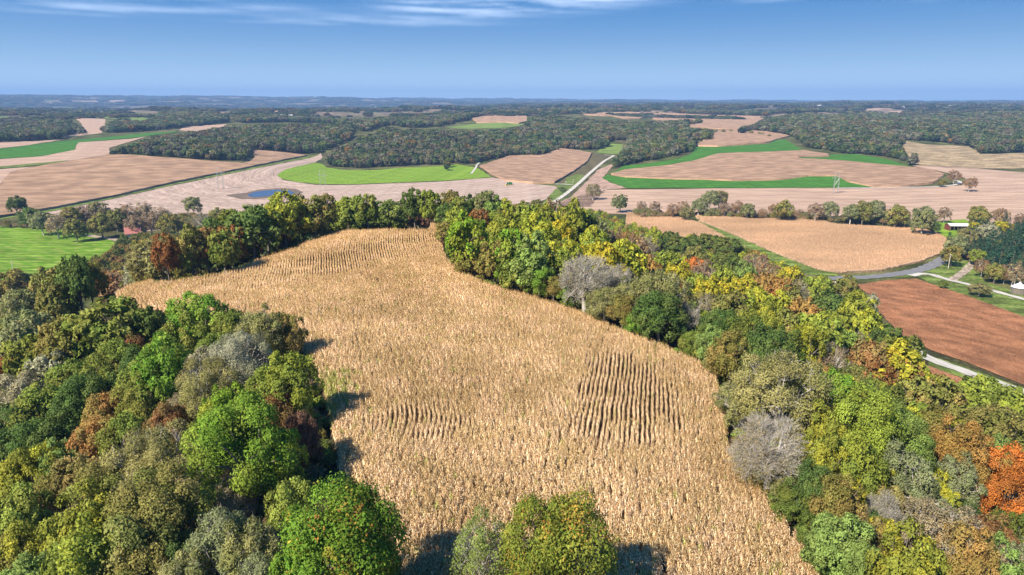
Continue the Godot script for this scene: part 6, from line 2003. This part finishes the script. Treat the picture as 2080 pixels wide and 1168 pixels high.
-17.5 218.5 8.6 14.0 Y|yellow-green tree before mid green tree, right of deep green tree, right wood|trees of the right wood
-11.0 227.3 8.1 12.1 R|rust brown tree behind bright green tree, left of light green tree, right wood|trees of the right wood
-12.3 181.9 12.2 17.9 B|bright green tree right of olive tree, before rust brown tree, right wood|trees of the right wood
-29.7 326.9 15.5 17.0 V|olive tree left of bright green tree, before yellow-green tree, right wood|trees of the right wood
-20.1 337.3 19.0 18.0 B|bright green tree behind olive tree, left of bare grey tree, right wood|trees of the right wood
-20.5 216.9 10.4 8.6 V|olive tree behind mid green tree, left of bright green tree, right wood|trees of the right wood
-30.6 389.9 19.0 13.1 G|mid green tree behind olive tree, before bright green tree, right wood|trees of the right wood
-6.0 212.0 6.4 10.4 X|bare grey tree left of yellow-green tree, behind bright green tree, right wood|trees of the right wood
-1.8 256.5 9.3 14.7 A|golden yellow tree before bare grey tree, right of light green tree, right wood|trees of the right wood
-6.5 256.5 8.1 13.4 L|light green tree left of golden yellow tree, before grey-green tree, right wood|trees of the right wood
-2.5 206.7 10.4 15.9 Y|yellow-green tree right of bare grey tree, before golden yellow tree, right wood|trees of the right wood
4.1 218.8 12.4 18.0 Y|yellow-green tree behind golden yellow tree, before olive tree, right wood|trees of the right wood
10.6 237.2 11.2 16.8 Y|yellow-green tree before thin brown tree, behind golden yellow tree, right wood|trees of the right wood
7.1 202.9 13.1 18.0 A|golden yellow tree before yellow-green tree, behind light green tree, right wood|trees of the right wood
8.7 192.5 10.9 16.6 A|golden yellow tree behind light green tree, before yellow-green tree, right wood|trees of the right wood
15.8 222.5 10.5 16.1 A|golden yellow tree before yellow-green tree, left of deep green tree, right wood|trees of the right wood
14.2 256.5 12.5 20.6 W|thin brown tree behind yellow-green tree, right of mid green tree, right wood|trees of the right wood
21.1 243.3 12.3 22.0 Y|yellow-green tree behind deep green tree, right of thin brown tree, right wood|trees of the right wood
25.6 248.9 13.0 20.4 D|deep green tree before yellow-green tree, left of olive-rust tree, right wood|trees of the right wood
32.5 248.9 10.8 19.3 E|grey-green tree behind olive-rust tree, right of deep green tree, right wood|trees of the right wood
40.5 248.9 7.1 14.5 E|grey-green tree behind tawny tree, before grey-green tree, right wood|trees of the right wood
-1.2 170.9 11.3 17.0 B|bright green tree behind olive tree, behind mid green tree, right wood|trees of the right wood
5.1 170.4 11.3 17.0 L|light green tree before golden yellow tree, right of bright green tree, right wood|trees of the right wood
-4.4 171.9 9.8 13.2 V|olive tree before bright green tree, left of mid green tree, right wood|trees of the right wood
-20.3 389.9 19.0 14.6 V|olive tree right of mid green tree, before bright green tree, right wood|trees of the right wood
-11.3 180.6 9.4 8.0 V|olive tree before mid green tree, before bright green tree, right wood|trees of the right wood
-0.4 168.7 9.4 12.6 G|mid green tree right of olive tree, before bright green tree, right wood|trees of the right wood
4.0 165.9 12.4 12.9 L|light green tree behind mid green tree, behind bright green tree, right wood|trees of the right wood
6.7 164.0 9.8 9.5 B|bright green tree left of olive tree, before light green tree, right wood|trees of the right wood
1.5 167.5 8.7 8.1 G|mid green tree before light green tree, left of bright green tree, right wood|trees of the right wood
12.0 171.9 7.9 13.2 Y|yellow-green tree left of golden yellow tree, right of light green tree, right wood|trees of the right wood
10.1 161.5 7.8 8.1 V|olive tree right of bright green tree, before yellow-green tree, right wood|trees of the right wood
14.2 158.3 6.7 7.1 B|bright green tree right of olive tree, before bare grey tree, right wood|trees of the right wood
15.5 182.4 9.0 14.4 A|golden yellow tree right of yellow-green tree, left of light green tree, right wood|trees of the right wood
18.3 186.6 8.9 14.3 A|golden yellow tree right of yellow-green tree, left of light green tree, before gravel road|trees of the right wood
26.3 221.3 11.3 16.9 A|golden yellow tree behind light green tree, before deep green tree, right wood|trees of the right wood
26.6 204.6 9.8 15.3 L|light green tree behind golden yellow tree, left of yellow-green tree, right wood|trees of the right wood
24.4 173.6 12.8 18.0 A|golden yellow tree before light green tree, left of yellow-green tree, right wood|trees of the right wood
31.9 185.3 13.7 18.0 A|golden yellow tree before yellow-green tree, before thin brown tree, right wood|trees of the right wood
34.4 216.3 10.4 15.9 Y|yellow-green tree before thin brown tree, behind golden yellow tree, right of golden trees|trees of the right wood
17.4 155.4 13.7 15.9 X|tall bare grey tree behind the corn, in front of the yellow trees|trees of the right wood
24.9 162.8 9.2 13.2 X|bare grey tree behind grey-green tree, before golden yellow tree, right wood|trees of the right wood
29.0 166.3 8.1 12.1 X|bare grey tree behind grey-green tree, left of tawny tree, right wood|trees of the right wood
34.4 256.5 9.2 17.1 Q|olive-rust tree before grey-green tree, behind thin brown tree, right wood|trees of the right wood
38.6 256.5 9.2 17.2 W|thin brown tree left of tawny tree, before olive-rust tree, right wood|trees of the right wood
43.3 256.5 8.6 18.2 T|tawny tree right of thin brown tree, before grey-green tree, right wood|trees of the right wood
90.8 430.0 13.9 21.7 A|golden yellow tree behind bare grey tree, left of deep green tree, right wood|trees of the right wood
43.3 241.3 13.9 19.8 W|thin brown tree left of bare grey tree, right of yellow-green tree, right wood|trees of the right wood
40.6 256.5 11.3 17.5 W|thin brown tree behind yellow-green tree, before tawny tree, right wood|trees of the right wood
86.4 423.9 17.1 17.0 X|bare grey tree before golden yellow tree, right of thin brown tree, right wood|trees of the right wood
98.8 430.0 19.0 19.1 D|deep green tree right of golden yellow tree, right of bare grey tree, right wood|trees of the right wood
106.1 422.1 19.0 17.0 D|deep green tree left of olive tree, behind yellow-green tree, right wood|trees of the right wood
116.2 426.4 19.0 17.0 D|deep green tree behind olive tree, behind orange red tree, right wood|trees of the right wood
126.3 427.0 19.0 17.0 D|deep green tree right of olive tree, behind orange red tree, right wood|trees of the right wood
134.0 415.6 19.0 17.0 D|deep green tree behind light green tree, behind yellow-green tree, right wood|trees of the right wood
114.6 356.5 16.3 17.0 D|deep green tree behind yellow-green tree, left of light green tree, right wood|trees of the right wood
105.8 386.6 15.9 17.0 V|olive tree before deep green tree, behind orange red tree, right wood|trees of the right wood
60.0 253.6 11.4 17.0 Y|yellow-green tree behind golden yellow tree, before deep green tree, right wood|trees of the right wood
40.4 196.4 9.6 15.0 T|tawny tree left of yellow-green tree, right of golden yellow tree, right wood|trees of the right wood
49.9 200.3 10.2 15.7 A|golden yellow tree before yellow-green tree, behind grey-green tree, right wood|trees of the right wood
85.8 312.0 11.8 15.9 N|orange red tree left of thin brown tree, before olive tree, right wood|trees of the right wood
78.3 269.2 12.3 16.3 W|thin brown tree right of orange red tree, behind yellow-green tree, right wood|trees of the right wood
81.0 255.0 11.5 17.2 Y|yellow-green tree before deep green tree, right of thin brown tree, right wood|trees of the right wood
109.2 312.0 11.0 16.7 L|light green tree left of thin brown tree, right of deep green tree, right wood|trees of the right wood
59.4 189.0 9.8 15.3 A|golden yellow tree before yellow-green tree, behind bare grey tree, right wood|trees of the right wood
55.5 186.3 9.3 14.8 A|golden yellow tree right of yellow-green tree, behind bare grey tree, right wood|trees of the right wood
54.0 193.6 9.3 14.8 Y|yellow-green tree left of golden yellow tree, before thin brown tree, right wood|trees of the right wood
78.8 222.5 11.7 17.4 A|golden yellow tree left of tawny tree, behind yellow-green tree, right wood|trees of the right wood
95.1 250.0 12.8 18.0 T|tawny tree before thin brown tree, right of golden yellow tree, right wood|trees of the right wood
126.6 347.5 18.2 17.0 W|thin brown tree right of light green tree, behind tawny tree, right wood|trees of the right wood
121.2 313.3 14.7 17.0 W|thin brown tree behind tawny tree, left of golden yellow tree, right wood|trees of the right wood
33.3 147.8 13.6 17.0 E|grey-green tree before golden yellow tree, behind deep green tree, right wood|trees of the right wood
26.6 149.7 8.5 12.6 E|grey-green tree before bare grey tree, behind olive tree, right wood|trees of the right wood
40.5 165.9 9.8 13.9 E|grey-green tree before golden yellow tree, left of yellow-green tree, right wood|trees of the right wood
21.4 149.5 10.0 10.0 E|grey-green tree left of olive tree, before bare grey tree, right wood|trees of the right wood
24.4 145.1 8.3 9.7 V|olive tree right of grey-green tree, behind bright green tree, right wood|trees of the right wood
31.3 137.7 11.8 12.8 D|dark green dome-shaped tree at the right edge of the corn|trees of the right wood
27.2 141.9 6.8 7.2 B|bright green tree before olive tree, left of deep green tree, right wood|trees of the right wood
40.1 149.1 6.5 10.5 X|bare grey tree right of deep green tree, before grey-green tree, right wood|trees of the right wood
48.6 162.1 8.7 12.7 X|bare grey tree before golden yellow tree, left of olive tree, right wood|trees of the right wood
52.3 157.2 11.2 15.2 V|olive tree left of yellow-green tree, right of bare grey tree, right wood|trees of the right wood
60.3 173.1 8.8 14.2 Y|yellow-green tree right of olive tree, left of golden yellow tree, right wood|trees of the right wood
65.4 174.3 10.8 16.3 A|golden yellow tree before yellow-green tree, before tawny tree, right wood|trees of the right wood
42.4 133.2 9.1 13.1 D|deep green tree behind light green tree, before olive tree, right wood|trees of the right wood
39.6 127.8 7.0 9.9 L|light green tree right of mid green tree, before deep green tree, right wood|trees of the right wood
37.1 131.1 6.7 7.8 G|mid green tree left of light green tree, left of deep green tree, right wood|trees of the right wood
46.6 129.6 10.3 14.3 D|deep green tree left of mid green tree, behind olive tree, right wood|trees of the right wood
56.2 145.8 10.6 16.2 Y|yellow-green tree behind mid green tree, left of olive tree, right wood|trees of the right wood
41.2 120.2 8.3 12.3 V|olive tree before deep green tree, right of light green tree, right wood|trees of the right wood
46.2 118.6 10.4 14.4 D|deep green tree before mid green tree, right of olive tree, right wood|trees of the right wood
53.8 129.3 10.3 14.3 D|deep green tree right of mid green tree, before olive tree, right wood|trees of the right wood
80.3 195.6 10.9 16.4 A|golden yellow tree left of olive tree, before orange red tree, right wood|trees of the right wood
98.5 239.6 12.4 18.0 T|tawny tree right of orange red tree, behind olive tree, right wood|trees of the right wood
40.3 124.1 6.5 6.3 V|olive tree before light green tree, before mid green tree, right wood|trees of the right wood
124.5 298.5 13.4 18.0 A|golden yellow tree behind bare grey tree, behind tawny tree, right wood|trees of the right wood
128.0 277.3 13.1 18.0 Y|yellow-green tree left of olive tree, right of bare grey tree, right wood|trees of the right wood
113.6 262.7 12.8 16.8 X|bare grey tree behind olive tree, right of tawny tree, right wood|trees of the right wood
91.0 247.2 10.5 16.1 T|tawny tree right of golden yellow tree, behind yellow-green tree, right wood|trees of the right wood
138.5 281.7 11.3 15.3 V|olive tree behind deep green tree, right of yellow-green tree, right wood|trees of the right wood
157.0 309.8 9.4 13.4 V|olive tree behind yellow-green tree, behind deep green tree, right wood|trees of the right wood
72.0 194.5 10.0 15.5 Y|yellow-green tree behind golden yellow tree, before tawny tree, right wood|trees of the right wood
99.5 246.1 11.9 15.9 N|orange red tree left of tawny tree, left of olive tree, right wood|trees of the right wood
99.5 234.9 12.3 16.3 V|olive tree before tawny tree, right of golden yellow tree, right wood|trees of the right wood
84.1 185.8 12.1 17.8 T|tawny tree behind yellow-green tree, left of deep green tree, right wood|trees of the right wood
115.7 239.2 12.8 16.8 D|deep green tree before olive tree, behind yellow-green tree, right wood|trees of the right wood
129.6 245.1 13.8 18.0 Y|yellow-green tree left of silvery tree, behind golden yellow tree, right wood|trees of the right wood
151.1 275.7 7.6 11.6 S|silvery tree right of yellow-green tree, behind golden yellow tree, right wood|trees of the right wood
76.3 162.9 13.6 18.0 Y|yellow-green tree before tawny tree, before deep green tree, right wood|trees of the right wood
92.4 185.8 11.7 17.4 Y|yellow-green tree behind bare grey tree, before deep green tree, right wood|trees of the right wood
110.6 204.4 11.6 17.2 A|golden yellow tree before yellow-green tree, right of bare grey tree, right wood|trees of the right wood
95.8 185.4 10.1 14.2 X|bare grey tree behind light green tree, before yellow-green tree, right wood|trees of the right wood
113.6 194.0 11.6 15.6 D|deep green tree behind mid green tree, behind olive-rust tree, right wood|trees of the right wood
116.9 191.0 10.2 14.2 D|deep green tree right of mid green tree, behind golden yellow tree, right wood|trees of the right wood
68.2 164.8 10.7 14.6 V|olive tree right of yellow-green tree, right of mid green tree, right wood|trees of the right wood
59.0 151.9 7.9 12.0 G|mid green tree before yellow-green tree, right of deep green tree, right wood|trees of the right wood
65.5 143.2 10.2 15.7 Y|yellow-green tree right of deep green tree, left of thin brown tree, right wood|trees of the right wood
71.6 144.2 9.7 13.8 W|thin brown tree left of light green tree, right of yellow-green tree, right wood|trees of the right wood
88.5 168.9 8.7 14.1 L|light green tree before bare grey tree, right of thin brown tree, right wood|trees of the right wood
87.1 156.1 12.2 16.2 Q|olive-rust tree left of mid green tree, behind rust brown tree, right wood|trees of the right wood
92.7 152.9 14.9 18.0 A|golden yellow tree behind olive-rust tree, before deep green tree, right wood|trees of the right wood
105.1 180.4 10.2 14.2 G|mid green tree before deep green tree, right of olive-rust tree, right wood|trees of the right wood
87.0 151.5 8.6 12.6 R|rust brown tree before olive-rust tree, right of olive tree, right wood|trees of the right wood
93.2 151.2 10.8 14.8 Q|olive-rust tree before golden yellow tree, behind olive tree, right wood|trees of the right wood
42.9 100.5 16.7 17.0 E|very large round grey-green tree beside the corn's right corner|trees of the right wood
56.3 110.3 8.8 14.2 B|bright green tree left of olive tree, before thin brown tree, right wood|trees of the right wood
73.4 133.8 8.3 12.3 V|olive tree left of rust brown tree, right of bright green tree, right wood|trees of the right wood
89.8 141.6 9.7 13.7 V|olive tree before olive-rust tree, before golden yellow tree, right wood|trees of the right wood
104.8 144.5 15.2 18.0 Y|yellow-green tree right of olive tree, behind tawny tree, right wood|trees of the right wood
121.0 162.6 10.0 15.5 Y|yellow-green tree right of olive tree, behind tawny tree, right of white road|trees of the right wood
118.5 150.2 12.6 18.0 Y|yellow-green tree behind olive tree, behind light green tree, right wood|trees of the right wood
95.4 140.9 11.2 15.2 V|olive tree left of yellow-green tree, right of olive-rust tree, right wood|trees of the right wood
36.0 85.2 11.8 12.6 X|grey tree of dead bare limbs at the field's right corner|trees of the right wood
37.1 102.4 8.7 8.5 E|grey-green tree before olive tree, behind bare grey tree, right wood|trees of the right wood
37.9 106.4 8.2 7.3 E|grey-green tree left of bare grey tree, behind bright green tree, right wood|trees of the right wood
47.1 93.5 8.3 13.6 Y|yellow-green tree before bright green tree, right of bare grey tree, right wood|trees of the right wood
53.6 95.2 12.3 18.0 Y|yellow-green tree left of mid green tree, left of light green tree, right wood|trees of the right wood
60.9 98.5 10.9 16.4 L|light green tree before mid green tree, right of yellow-green tree, right wood|trees of the right wood
71.0 118.6 8.1 12.0 G|mid green tree right of yellow-green tree, behind light green tree, right wood|trees of the right wood
52.3 96.5 6.5 11.6 Y|yellow-green tree left of mid green tree, left of light green tree, before soybean field|trees of the right wood
42.5 84.4 7.3 12.5 Y|yellow-green tree behind deep green tree, right of bare grey tree, right wood|trees of the right wood
47.8 85.4 8.7 14.0 Y|yellow-green tree left of light green tree, behind olive tree, right wood|trees of the right wood
51.0 86.0 5.7 10.8 Y|yellow-green tree left of grey-green tree, behind bare grey tree, right wood|trees of the right wood
38.7 79.2 5.9 9.8 D|deep green tree right of grey-green tree, left of olive tree, right wood|trees of the right wood
36.0 87.9 5.0 6.0 B|bright green tree left of grey-green tree, before bare grey tree, right wood|trees of the right wood
40.5 75.9 7.1 11.1 V|olive tree right of deep green tree, left of yellow-green tree, right wood|trees of the right wood
37.3 79.0 6.5 6.3 D|deep green tree before grey-green tree, left of olive tree, right wood|trees of the right wood
36.8 81.4 4.7 6.0 E|grey-green tree behind deep green tree, right of bright green tree, right wood|trees of the right wood
55.8 86.2 10.5 14.5 E|grey-green tree right of yellow-green tree, behind thin tan tree, right wood|trees of the right wood
69.8 96.9 9.2 13.1 E|grey-green tree before tawny tree, left of orange red tree, right wood|trees of the right wood
73.2 97.6 7.3 11.3 E|grey-green tree left of orange red tree, before tawny tree, right wood|trees of the right wood
77.0 96.1 11.3 15.3 N|bright orange-red tree at the right edge low in the photo|trees of the right wood
89.9 109.6 10.7 14.8 N|orange red tree before light green tree, before olive tree, right wood|trees of the right wood
95.4 120.5 7.7 13.0 L|light green tree before olive tree, behind orange red tree, right wood|trees of the right wood
73.5 101.0 12.3 18.0 T|tawny tree behind grey-green tree, left of light green tree, right wood|trees of the right wood
82.3 120.8 10.2 14.2 V|olive tree behind tawny tree, left of yellow-green tree, right wood|trees of the right wood
103.0 142.2 10.1 15.6 Y|yellow-green tree right of olive tree, behind tawny tree, before white road|trees of the right wood
100.2 128.7 15.5 17.0 V|olive tree behind light green tree, before yellow-green tree, right wood|trees of the right wood
47.7 77.3 6.1 10.1 X|bare grey tree left of thin tan tree, before yellow-green tree, right wood|trees of the right wood
37.3 67.9 8.2 10.0 L|light green tree right of deep green tree, before olive tree, right wood|trees of the right wood
39.0 64.9 4.6 9.5 L|light green tree left of rust brown tree, right of deep green tree, right wood|trees of the right wood
37.5 72.5 6.3 6.2 D|deep green tree left of light green tree, before olive tree, right wood|trees of the right wood
37.4 69.8 6.6 6.4 D|deep green tree before light green tree, left of rust brown tree, right wood|trees of the right wood
42.2 61.5 9.0 14.4 Y|yellow-green tree right of rust brown tree, before thin tan tree, right wood|trees of the right wood
53.0 77.6 7.9 11.9 K|thin tan tree right of bare grey tree, before grey-green tree, right wood|trees of the right wood
54.2 74.3 9.4 13.4 K|thin tan tree left of tawny tree, left of rust brown tree, right wood|trees of the right wood
55.6 72.0 7.7 13.0 T|tawny tree left of rust brown tree, right of thin tan tree, right wood|trees of the right wood
65.7 81.6 7.3 11.4 R|rust brown tree left of deep green tree, right of tawny tree, right wood|trees of the right wood
75.2 89.9 6.7 10.7 D|deep green tree right of rust brown tree, behind grey-green tree, right wood|trees of the right wood
61.4 73.5 6.8 10.8 K|thin tan tree before grey-green tree, before rust brown tree, right wood|trees of the right wood
42.3 64.5 5.6 9.6 R|rust brown tree left of yellow-green tree, right of light green tree, right wood|trees of the right wood
67.5 79.4 6.4 10.5 E|grey-green tree behind thin tan tree, before rust brown tree, right wood|trees of the right wood
4.6 57.7 11.0 15.0 M2|large twin-topped green and orange tree standing in the corn at the bottom edge|trees standing in the corn
-3.2 60.1 6.8 10.0 L2|pale green tree left of twin-topped tree, right of green, orange-flecked tree, corn|trees standing in the corn
306.7 505.4 19.0 20.9 E|grey-green tree left of deep green tree, left of thin brown tree, farm trees|trees by the farm at the right edge
324.5 519.2 8.9 9.7 D|deep green tree right of grey-green tree, left of pine, farm trees|trees by the farm at the right edge
365.5 573.4 12.8 14.1 W|thin brown tree behind deep green tree, right of grey-green tree, farm trees|trees by the farm at the right edge
282.8 435.4 6.8 15.5 C|blue-green pine behind grey-green tree, right of deep green tree, farm trees|trees by the farm at the right edge
264.9 401.5 11.9 13.2 V|olive tree before grey-green tree, before pine, farm trees|trees by the farm at the right edge
279.3 420.0 14.7 16.0 E|grey-green tree behind olive tree, before pine, farm trees|trees by the farm at the right edge
308.4 457.6 13.7 15.1 E|grey-green tree before golden yellow tree, right of pine, farm trees|trees by the farm at the right edge
345.2 503.1 11.5 12.6 A|golden yellow tree behind grey-green tree, left of silvery tree, farm trees|trees by the farm at the right edge
329.0 465.9 15.8 17.3 S|silvery tree behind pine, left of golden yellow tree, farm trees|trees by the farm at the right edge
366.2 507.7 11.8 13.2 A|golden yellow tree right of silvery tree, before thin brown tree, farm trees|trees by the farm at the right edge
298.8 418.1 13.5 20.0 C|blue-green pine before silvery tree, before golden yellow tree, farm trees|trees by the farm at the right edge
281.5 403.3 10.1 11.0 Y|yellow-green tree behind thin brown tree, left of pine, farm trees|trees by the farm at the right edge
269.6 373.5 11.4 20.0 C|blue-green pine right of yellow-green tree, behind thin brown tree, farm trees|trees by the farm at the right edge
313.2 421.9 15.3 20.1 C|blue-green pine before golden yellow tree, right of silvery tree, farm trees|trees by the farm at the right edge
279.1 371.8 13.6 20.0 C|blue-green pine behind thin tan tree, behind thin brown tree, farm trees|trees by the farm at the right edge
288.4 394.3 12.1 20.0 C|blue-green pine before silvery tree, before golden yellow tree, right of white-roofed shed|trees by the farm at the right edge
325.4 431.5 14.1 20.0 C|blue-green pine before thin brown tree, right of golden yellow tree, farm trees|trees by the farm at the right edge
265.4 375.2 10.1 11.1 W|thin brown tree before yellow-green tree, left of olive tree, farm trees|trees by the farm at the right edge
263.6 361.9 10.5 11.4 V|olive tree left of thin brown tree, left of thin tan tree, farm trees|trees by the farm at the right edge
267.9 360.3 9.9 11.0 W|thin brown tree left of thin tan tree, right of olive tree, farm trees|trees by the farm at the right edge
269.9 357.0 11.1 12.3 K|thin tan tree right of thin brown tree, right of olive tree, farm trees|trees by the farm at the right edge
233.4 329.2 12.5 7.0 E|grey-green tree before olive tree, before thin brown tree, farm trees|trees by the farm at the right edge
225.8 345.9 4.9 5.2 G|mid green tree before olive tree, left of grey-green tree, farm trees|trees by the farm at the right edge
386.5 563.2 14.9 16.4 V|olive tree behind golden yellow tree, left of thin brown tree, farm trees|trees by the farm at the right edge
408.0 568.3 12.2 13.6 W|thin brown tree behind golden yellow tree, right of olive tree, farm trees|trees by the farm at the right edge
88.8 751.7 19.0 18.9 K1|lone pale-limbed tree standing in the tan field right of the gravel road|trees of the valley hedgerow
102.5 644.8 18.0 18.0 E1|dense oval grey-green tree in the tan field beside the pale-limbed tree|trees of the valley hedgerow
121.1 636.1 11.3 11.7 W|thin brown tree right of grey-green tree, right of grey-green tree, valley hedgerow|trees of the valley hedgerow
129.3 616.4 12.8 13.4 W|thin brown tree behind golden yellow tree, left of grey-green tree, valley hedgerow|trees of the valley hedgerow
139.9 589.2 13.2 13.8 W|thin brown tree left of grey-green tree, behind golden yellow tree, valley hedgerow|trees of the valley hedgerow
156.7 624.8 12.2 12.6 W|thin brown tree behind grey-green tree, behind golden yellow tree, valley hedgerow|trees of the valley hedgerow
147.6 570.8 12.9 13.6 E|grey-green tree before thin brown tree, behind deep green tree, valley hedgerow|trees of the valley hedgerow
164.2 599.9 16.3 17.1 E|grey-green tree right of thin brown tree, behind deep green tree, valley hedgerow|trees of the valley hedgerow
186.3 641.9 19.0 19.9 E|grey-green tree left of thin brown tree, behind deep green tree, valley hedgerow|trees of the valley hedgerow
198.5 653.6 19.0 19.9 E|grey-green tree behind thin brown tree, behind deep green tree, valley hedgerow|trees of the valley hedgerow
186.1 594.5 13.6 14.2 W|thin brown tree before grey-green tree, behind deep green tree, valley hedgerow|trees of the valley hedgerow
199.0 602.6 13.8 14.6 W|thin brown tree left of grey-green tree, left of olive tree, valley hedgerow|trees of the valley hedgerow
200.4 578.6 14.2 15.0 E|grey-green tree right of thin brown tree, left of olive tree, valley hedgerow|trees of the valley hedgerow
216.7 586.5 9.1 9.5 W|thin brown tree right of grey-green tree, left of olive tree, valley hedgerow|trees of the valley hedgerow
228.5 591.8 12.9 13.6 W|thin brown tree left of olive tree, right of grey-green tree, valley hedgerow|trees of the valley hedgerow
227.6 565.7 17.7 18.7 V|olive tree right of thin brown tree, right of grey-green tree, valley hedgerow|trees of the valley hedgerow
248.2 586.5 8.3 8.8 W|thin brown tree right of olive tree, left of grey-green tree, valley hedgerow|trees of the valley hedgerow
252.7 565.7 16.2 16.9 W|thin brown tree left of grey-green tree, right of olive tree, valley hedgerow|trees of the valley hedgerow
271.7 578.6 15.8 16.6 E|grey-green tree right of thin brown tree, left of olive tree, behind paved road|trees of the valley hedgerow
278.4 558.1 16.3 17.0 E|grey-green tree left of olive tree, right of thin brown tree, valley hedgerow|trees of the valley hedgerow
287.3 555.6 19.0 20.0 V|olive tree left of grey-green tree, right of thin brown tree, valley hedgerow|trees of the valley hedgerow
301.9 568.3 18.7 19.5 E|grey-green tree right of olive tree, right of thin brown tree, valley hedgerow|trees of the valley hedgerow
304.4 538.3 19.0 20.0 V|olive tree right of grey-green tree, left of deep green tree, valley hedgerow|trees of the valley hedgerow
322.5 528.7 19.0 20.0 E|grey-green tree behind deep green tree, left of thin brown tree, valley hedgerow|trees of the valley hedgerow
379.3 550.6 16.5 17.2 V|olive tree behind golden yellow tree, left of thin brown tree, valley hedgerow|trees of the valley hedgerow
399.3 555.6 14.9 15.7 W|thin brown tree behind golden yellow tree, right of olive tree, valley hedgerow|trees of the valley hedgerow
406.3 540.8 12.8 13.5 W|thin brown tree behind pine, right of golden yellow tree, valley hedgerow|trees of the valley hedgerow
545.1 849.1 17.5 18.6 W|thin brown tree right of olive tree, behind grey-green tree, valley hedgerow|trees of the valley hedgerow
524.1 786.4 16.4 17.4 W|thin brown tree right of olive tree, behind golden yellow tree, valley hedgerow|trees of the valley hedgerow
517.6 826.4 9.9 10.2 V|olive tree left of thin brown tree, behind grey-green tree, valley hedgerow|trees of the valley hedgerow
-465.8 639.0 19.0 20.0 D|big deep green tree at the left photo edge beyond the meadow|trees of the left valley
-406.0 573.4 19.0 19.8 D|deep green tree left of grey-green tree, left of thin tan tree, left valley|trees of the left valley
-377.2 543.2 19.0 19.9 E|grey-green tree right of deep green tree, left of thin tan tree, left valley|trees of the left valley
-357.5 531.1 19.0 20.1 K|thin tan tree right of grey-green tree, left of olive tree, left valley|trees of the left valley
-370.9 570.8 19.0 19.8 V|olive tree left of thin brown tree, right of thin tan tree, left valley|trees of the left valley
-364.5 578.6 19.0 20.0 W|thin brown tree right of olive tree, left of grey-green tree, left valley|trees of the left valley
-370.5 608.1 19.0 20.1 E|grey-green tree right of thin brown tree, behind olive tree, left valley|trees of the left valley
-322.5 531.1 19.0 20.1 V|olive tree before grey-green tree, right of thin brown tree, left valley|trees of the left valley
-329.1 563.2 19.0 19.8 V|olive tree left of thin brown tree, right of grey-green tree, left valley|trees of the left valley
-334.9 591.8 19.0 20.1 W|thin brown tree right of olive tree, left of thin tan tree, left valley|trees of the left valley
-326.5 602.6 19.0 20.0 K|thin tan tree behind thin brown tree, left of olive tree, left valley|trees of the left valley
-291.2 545.7 19.0 20.0 W|thin brown tree left of thin tan tree, left of olive tree, left valley|trees of the left valley
-270.7 535.9 19.0 20.1 V|olive tree before thin tan tree, behind rust brown tree, left valley|trees of the left valley
-303.0 647.7 19.0 19.8 E|grey-green tree behind bare grey tree, left of deep green tree, left valley|trees of the left valley
-251.2 548.1 19.0 20.1 X|bare grey tree left of deep green tree, before grey-green tree, left valley|trees of the left valley
-247.1 573.4 19.0 20.0 V|olive tree right of deep green tree, left of mid green tree, left valley|trees of the left valley
-299.2 535.9 17.8 18.7 W|thin brown tree before thin tan tree, right of olive tree, left valley|trees of the left valley
-334.0 516.9 17.9 18.6 V|olive tree before thin brown tree, right of thin tan tree, left valley|trees of the left valley
-297.6 576.0 18.8 19.7 K|thin tan tree right of thin brown tree, behind olive tree, left valley|trees of the left valley
470.2 1626.2 9.8 7.3 V|olive tree behind grey-green tree, behind thin brown tree, hill crest|dark bushes on the far crest
495.0 1640.9 11.1 8.3 V|olive tree behind grey-green tree, behind thin brown tree, behind pale corn field|dark bushes on the far crest
526.3 1685.9 8.9 6.6 V|olive tree behind grey-green tree, behind thin brown tree, right of lone pale-limbed tree|dark bushes on the far crest
542.6 1655.8 8.8 6.6 V|middling olive tree behind grey-green tree, behind thin brown tree, behind pale corn field|dark bushes on the far crest
549.7 1611.6 11.0 8.4 V|big olive tree behind grey-green tree, behind thin brown tree, behind pale corn field|dark bushes on the far crest
558.0 1582.7 8.5 6.3 V|middling olive tree behind grey-green tree, behind thin brown tree, right of lone pale-limbed tree|dark bushes on the far crest
563.3 1575.6 8.4 6.2 V|middling olive tree behind grey-green tree, behind pale corn field, right of lone pale-limbed tree|dark bushes on the far crest
552.5 1506.1 9.2 7.0 V|olive tree behind thin brown tree, behind grey-green tree, hill crest|dark bushes on the far crest
"""
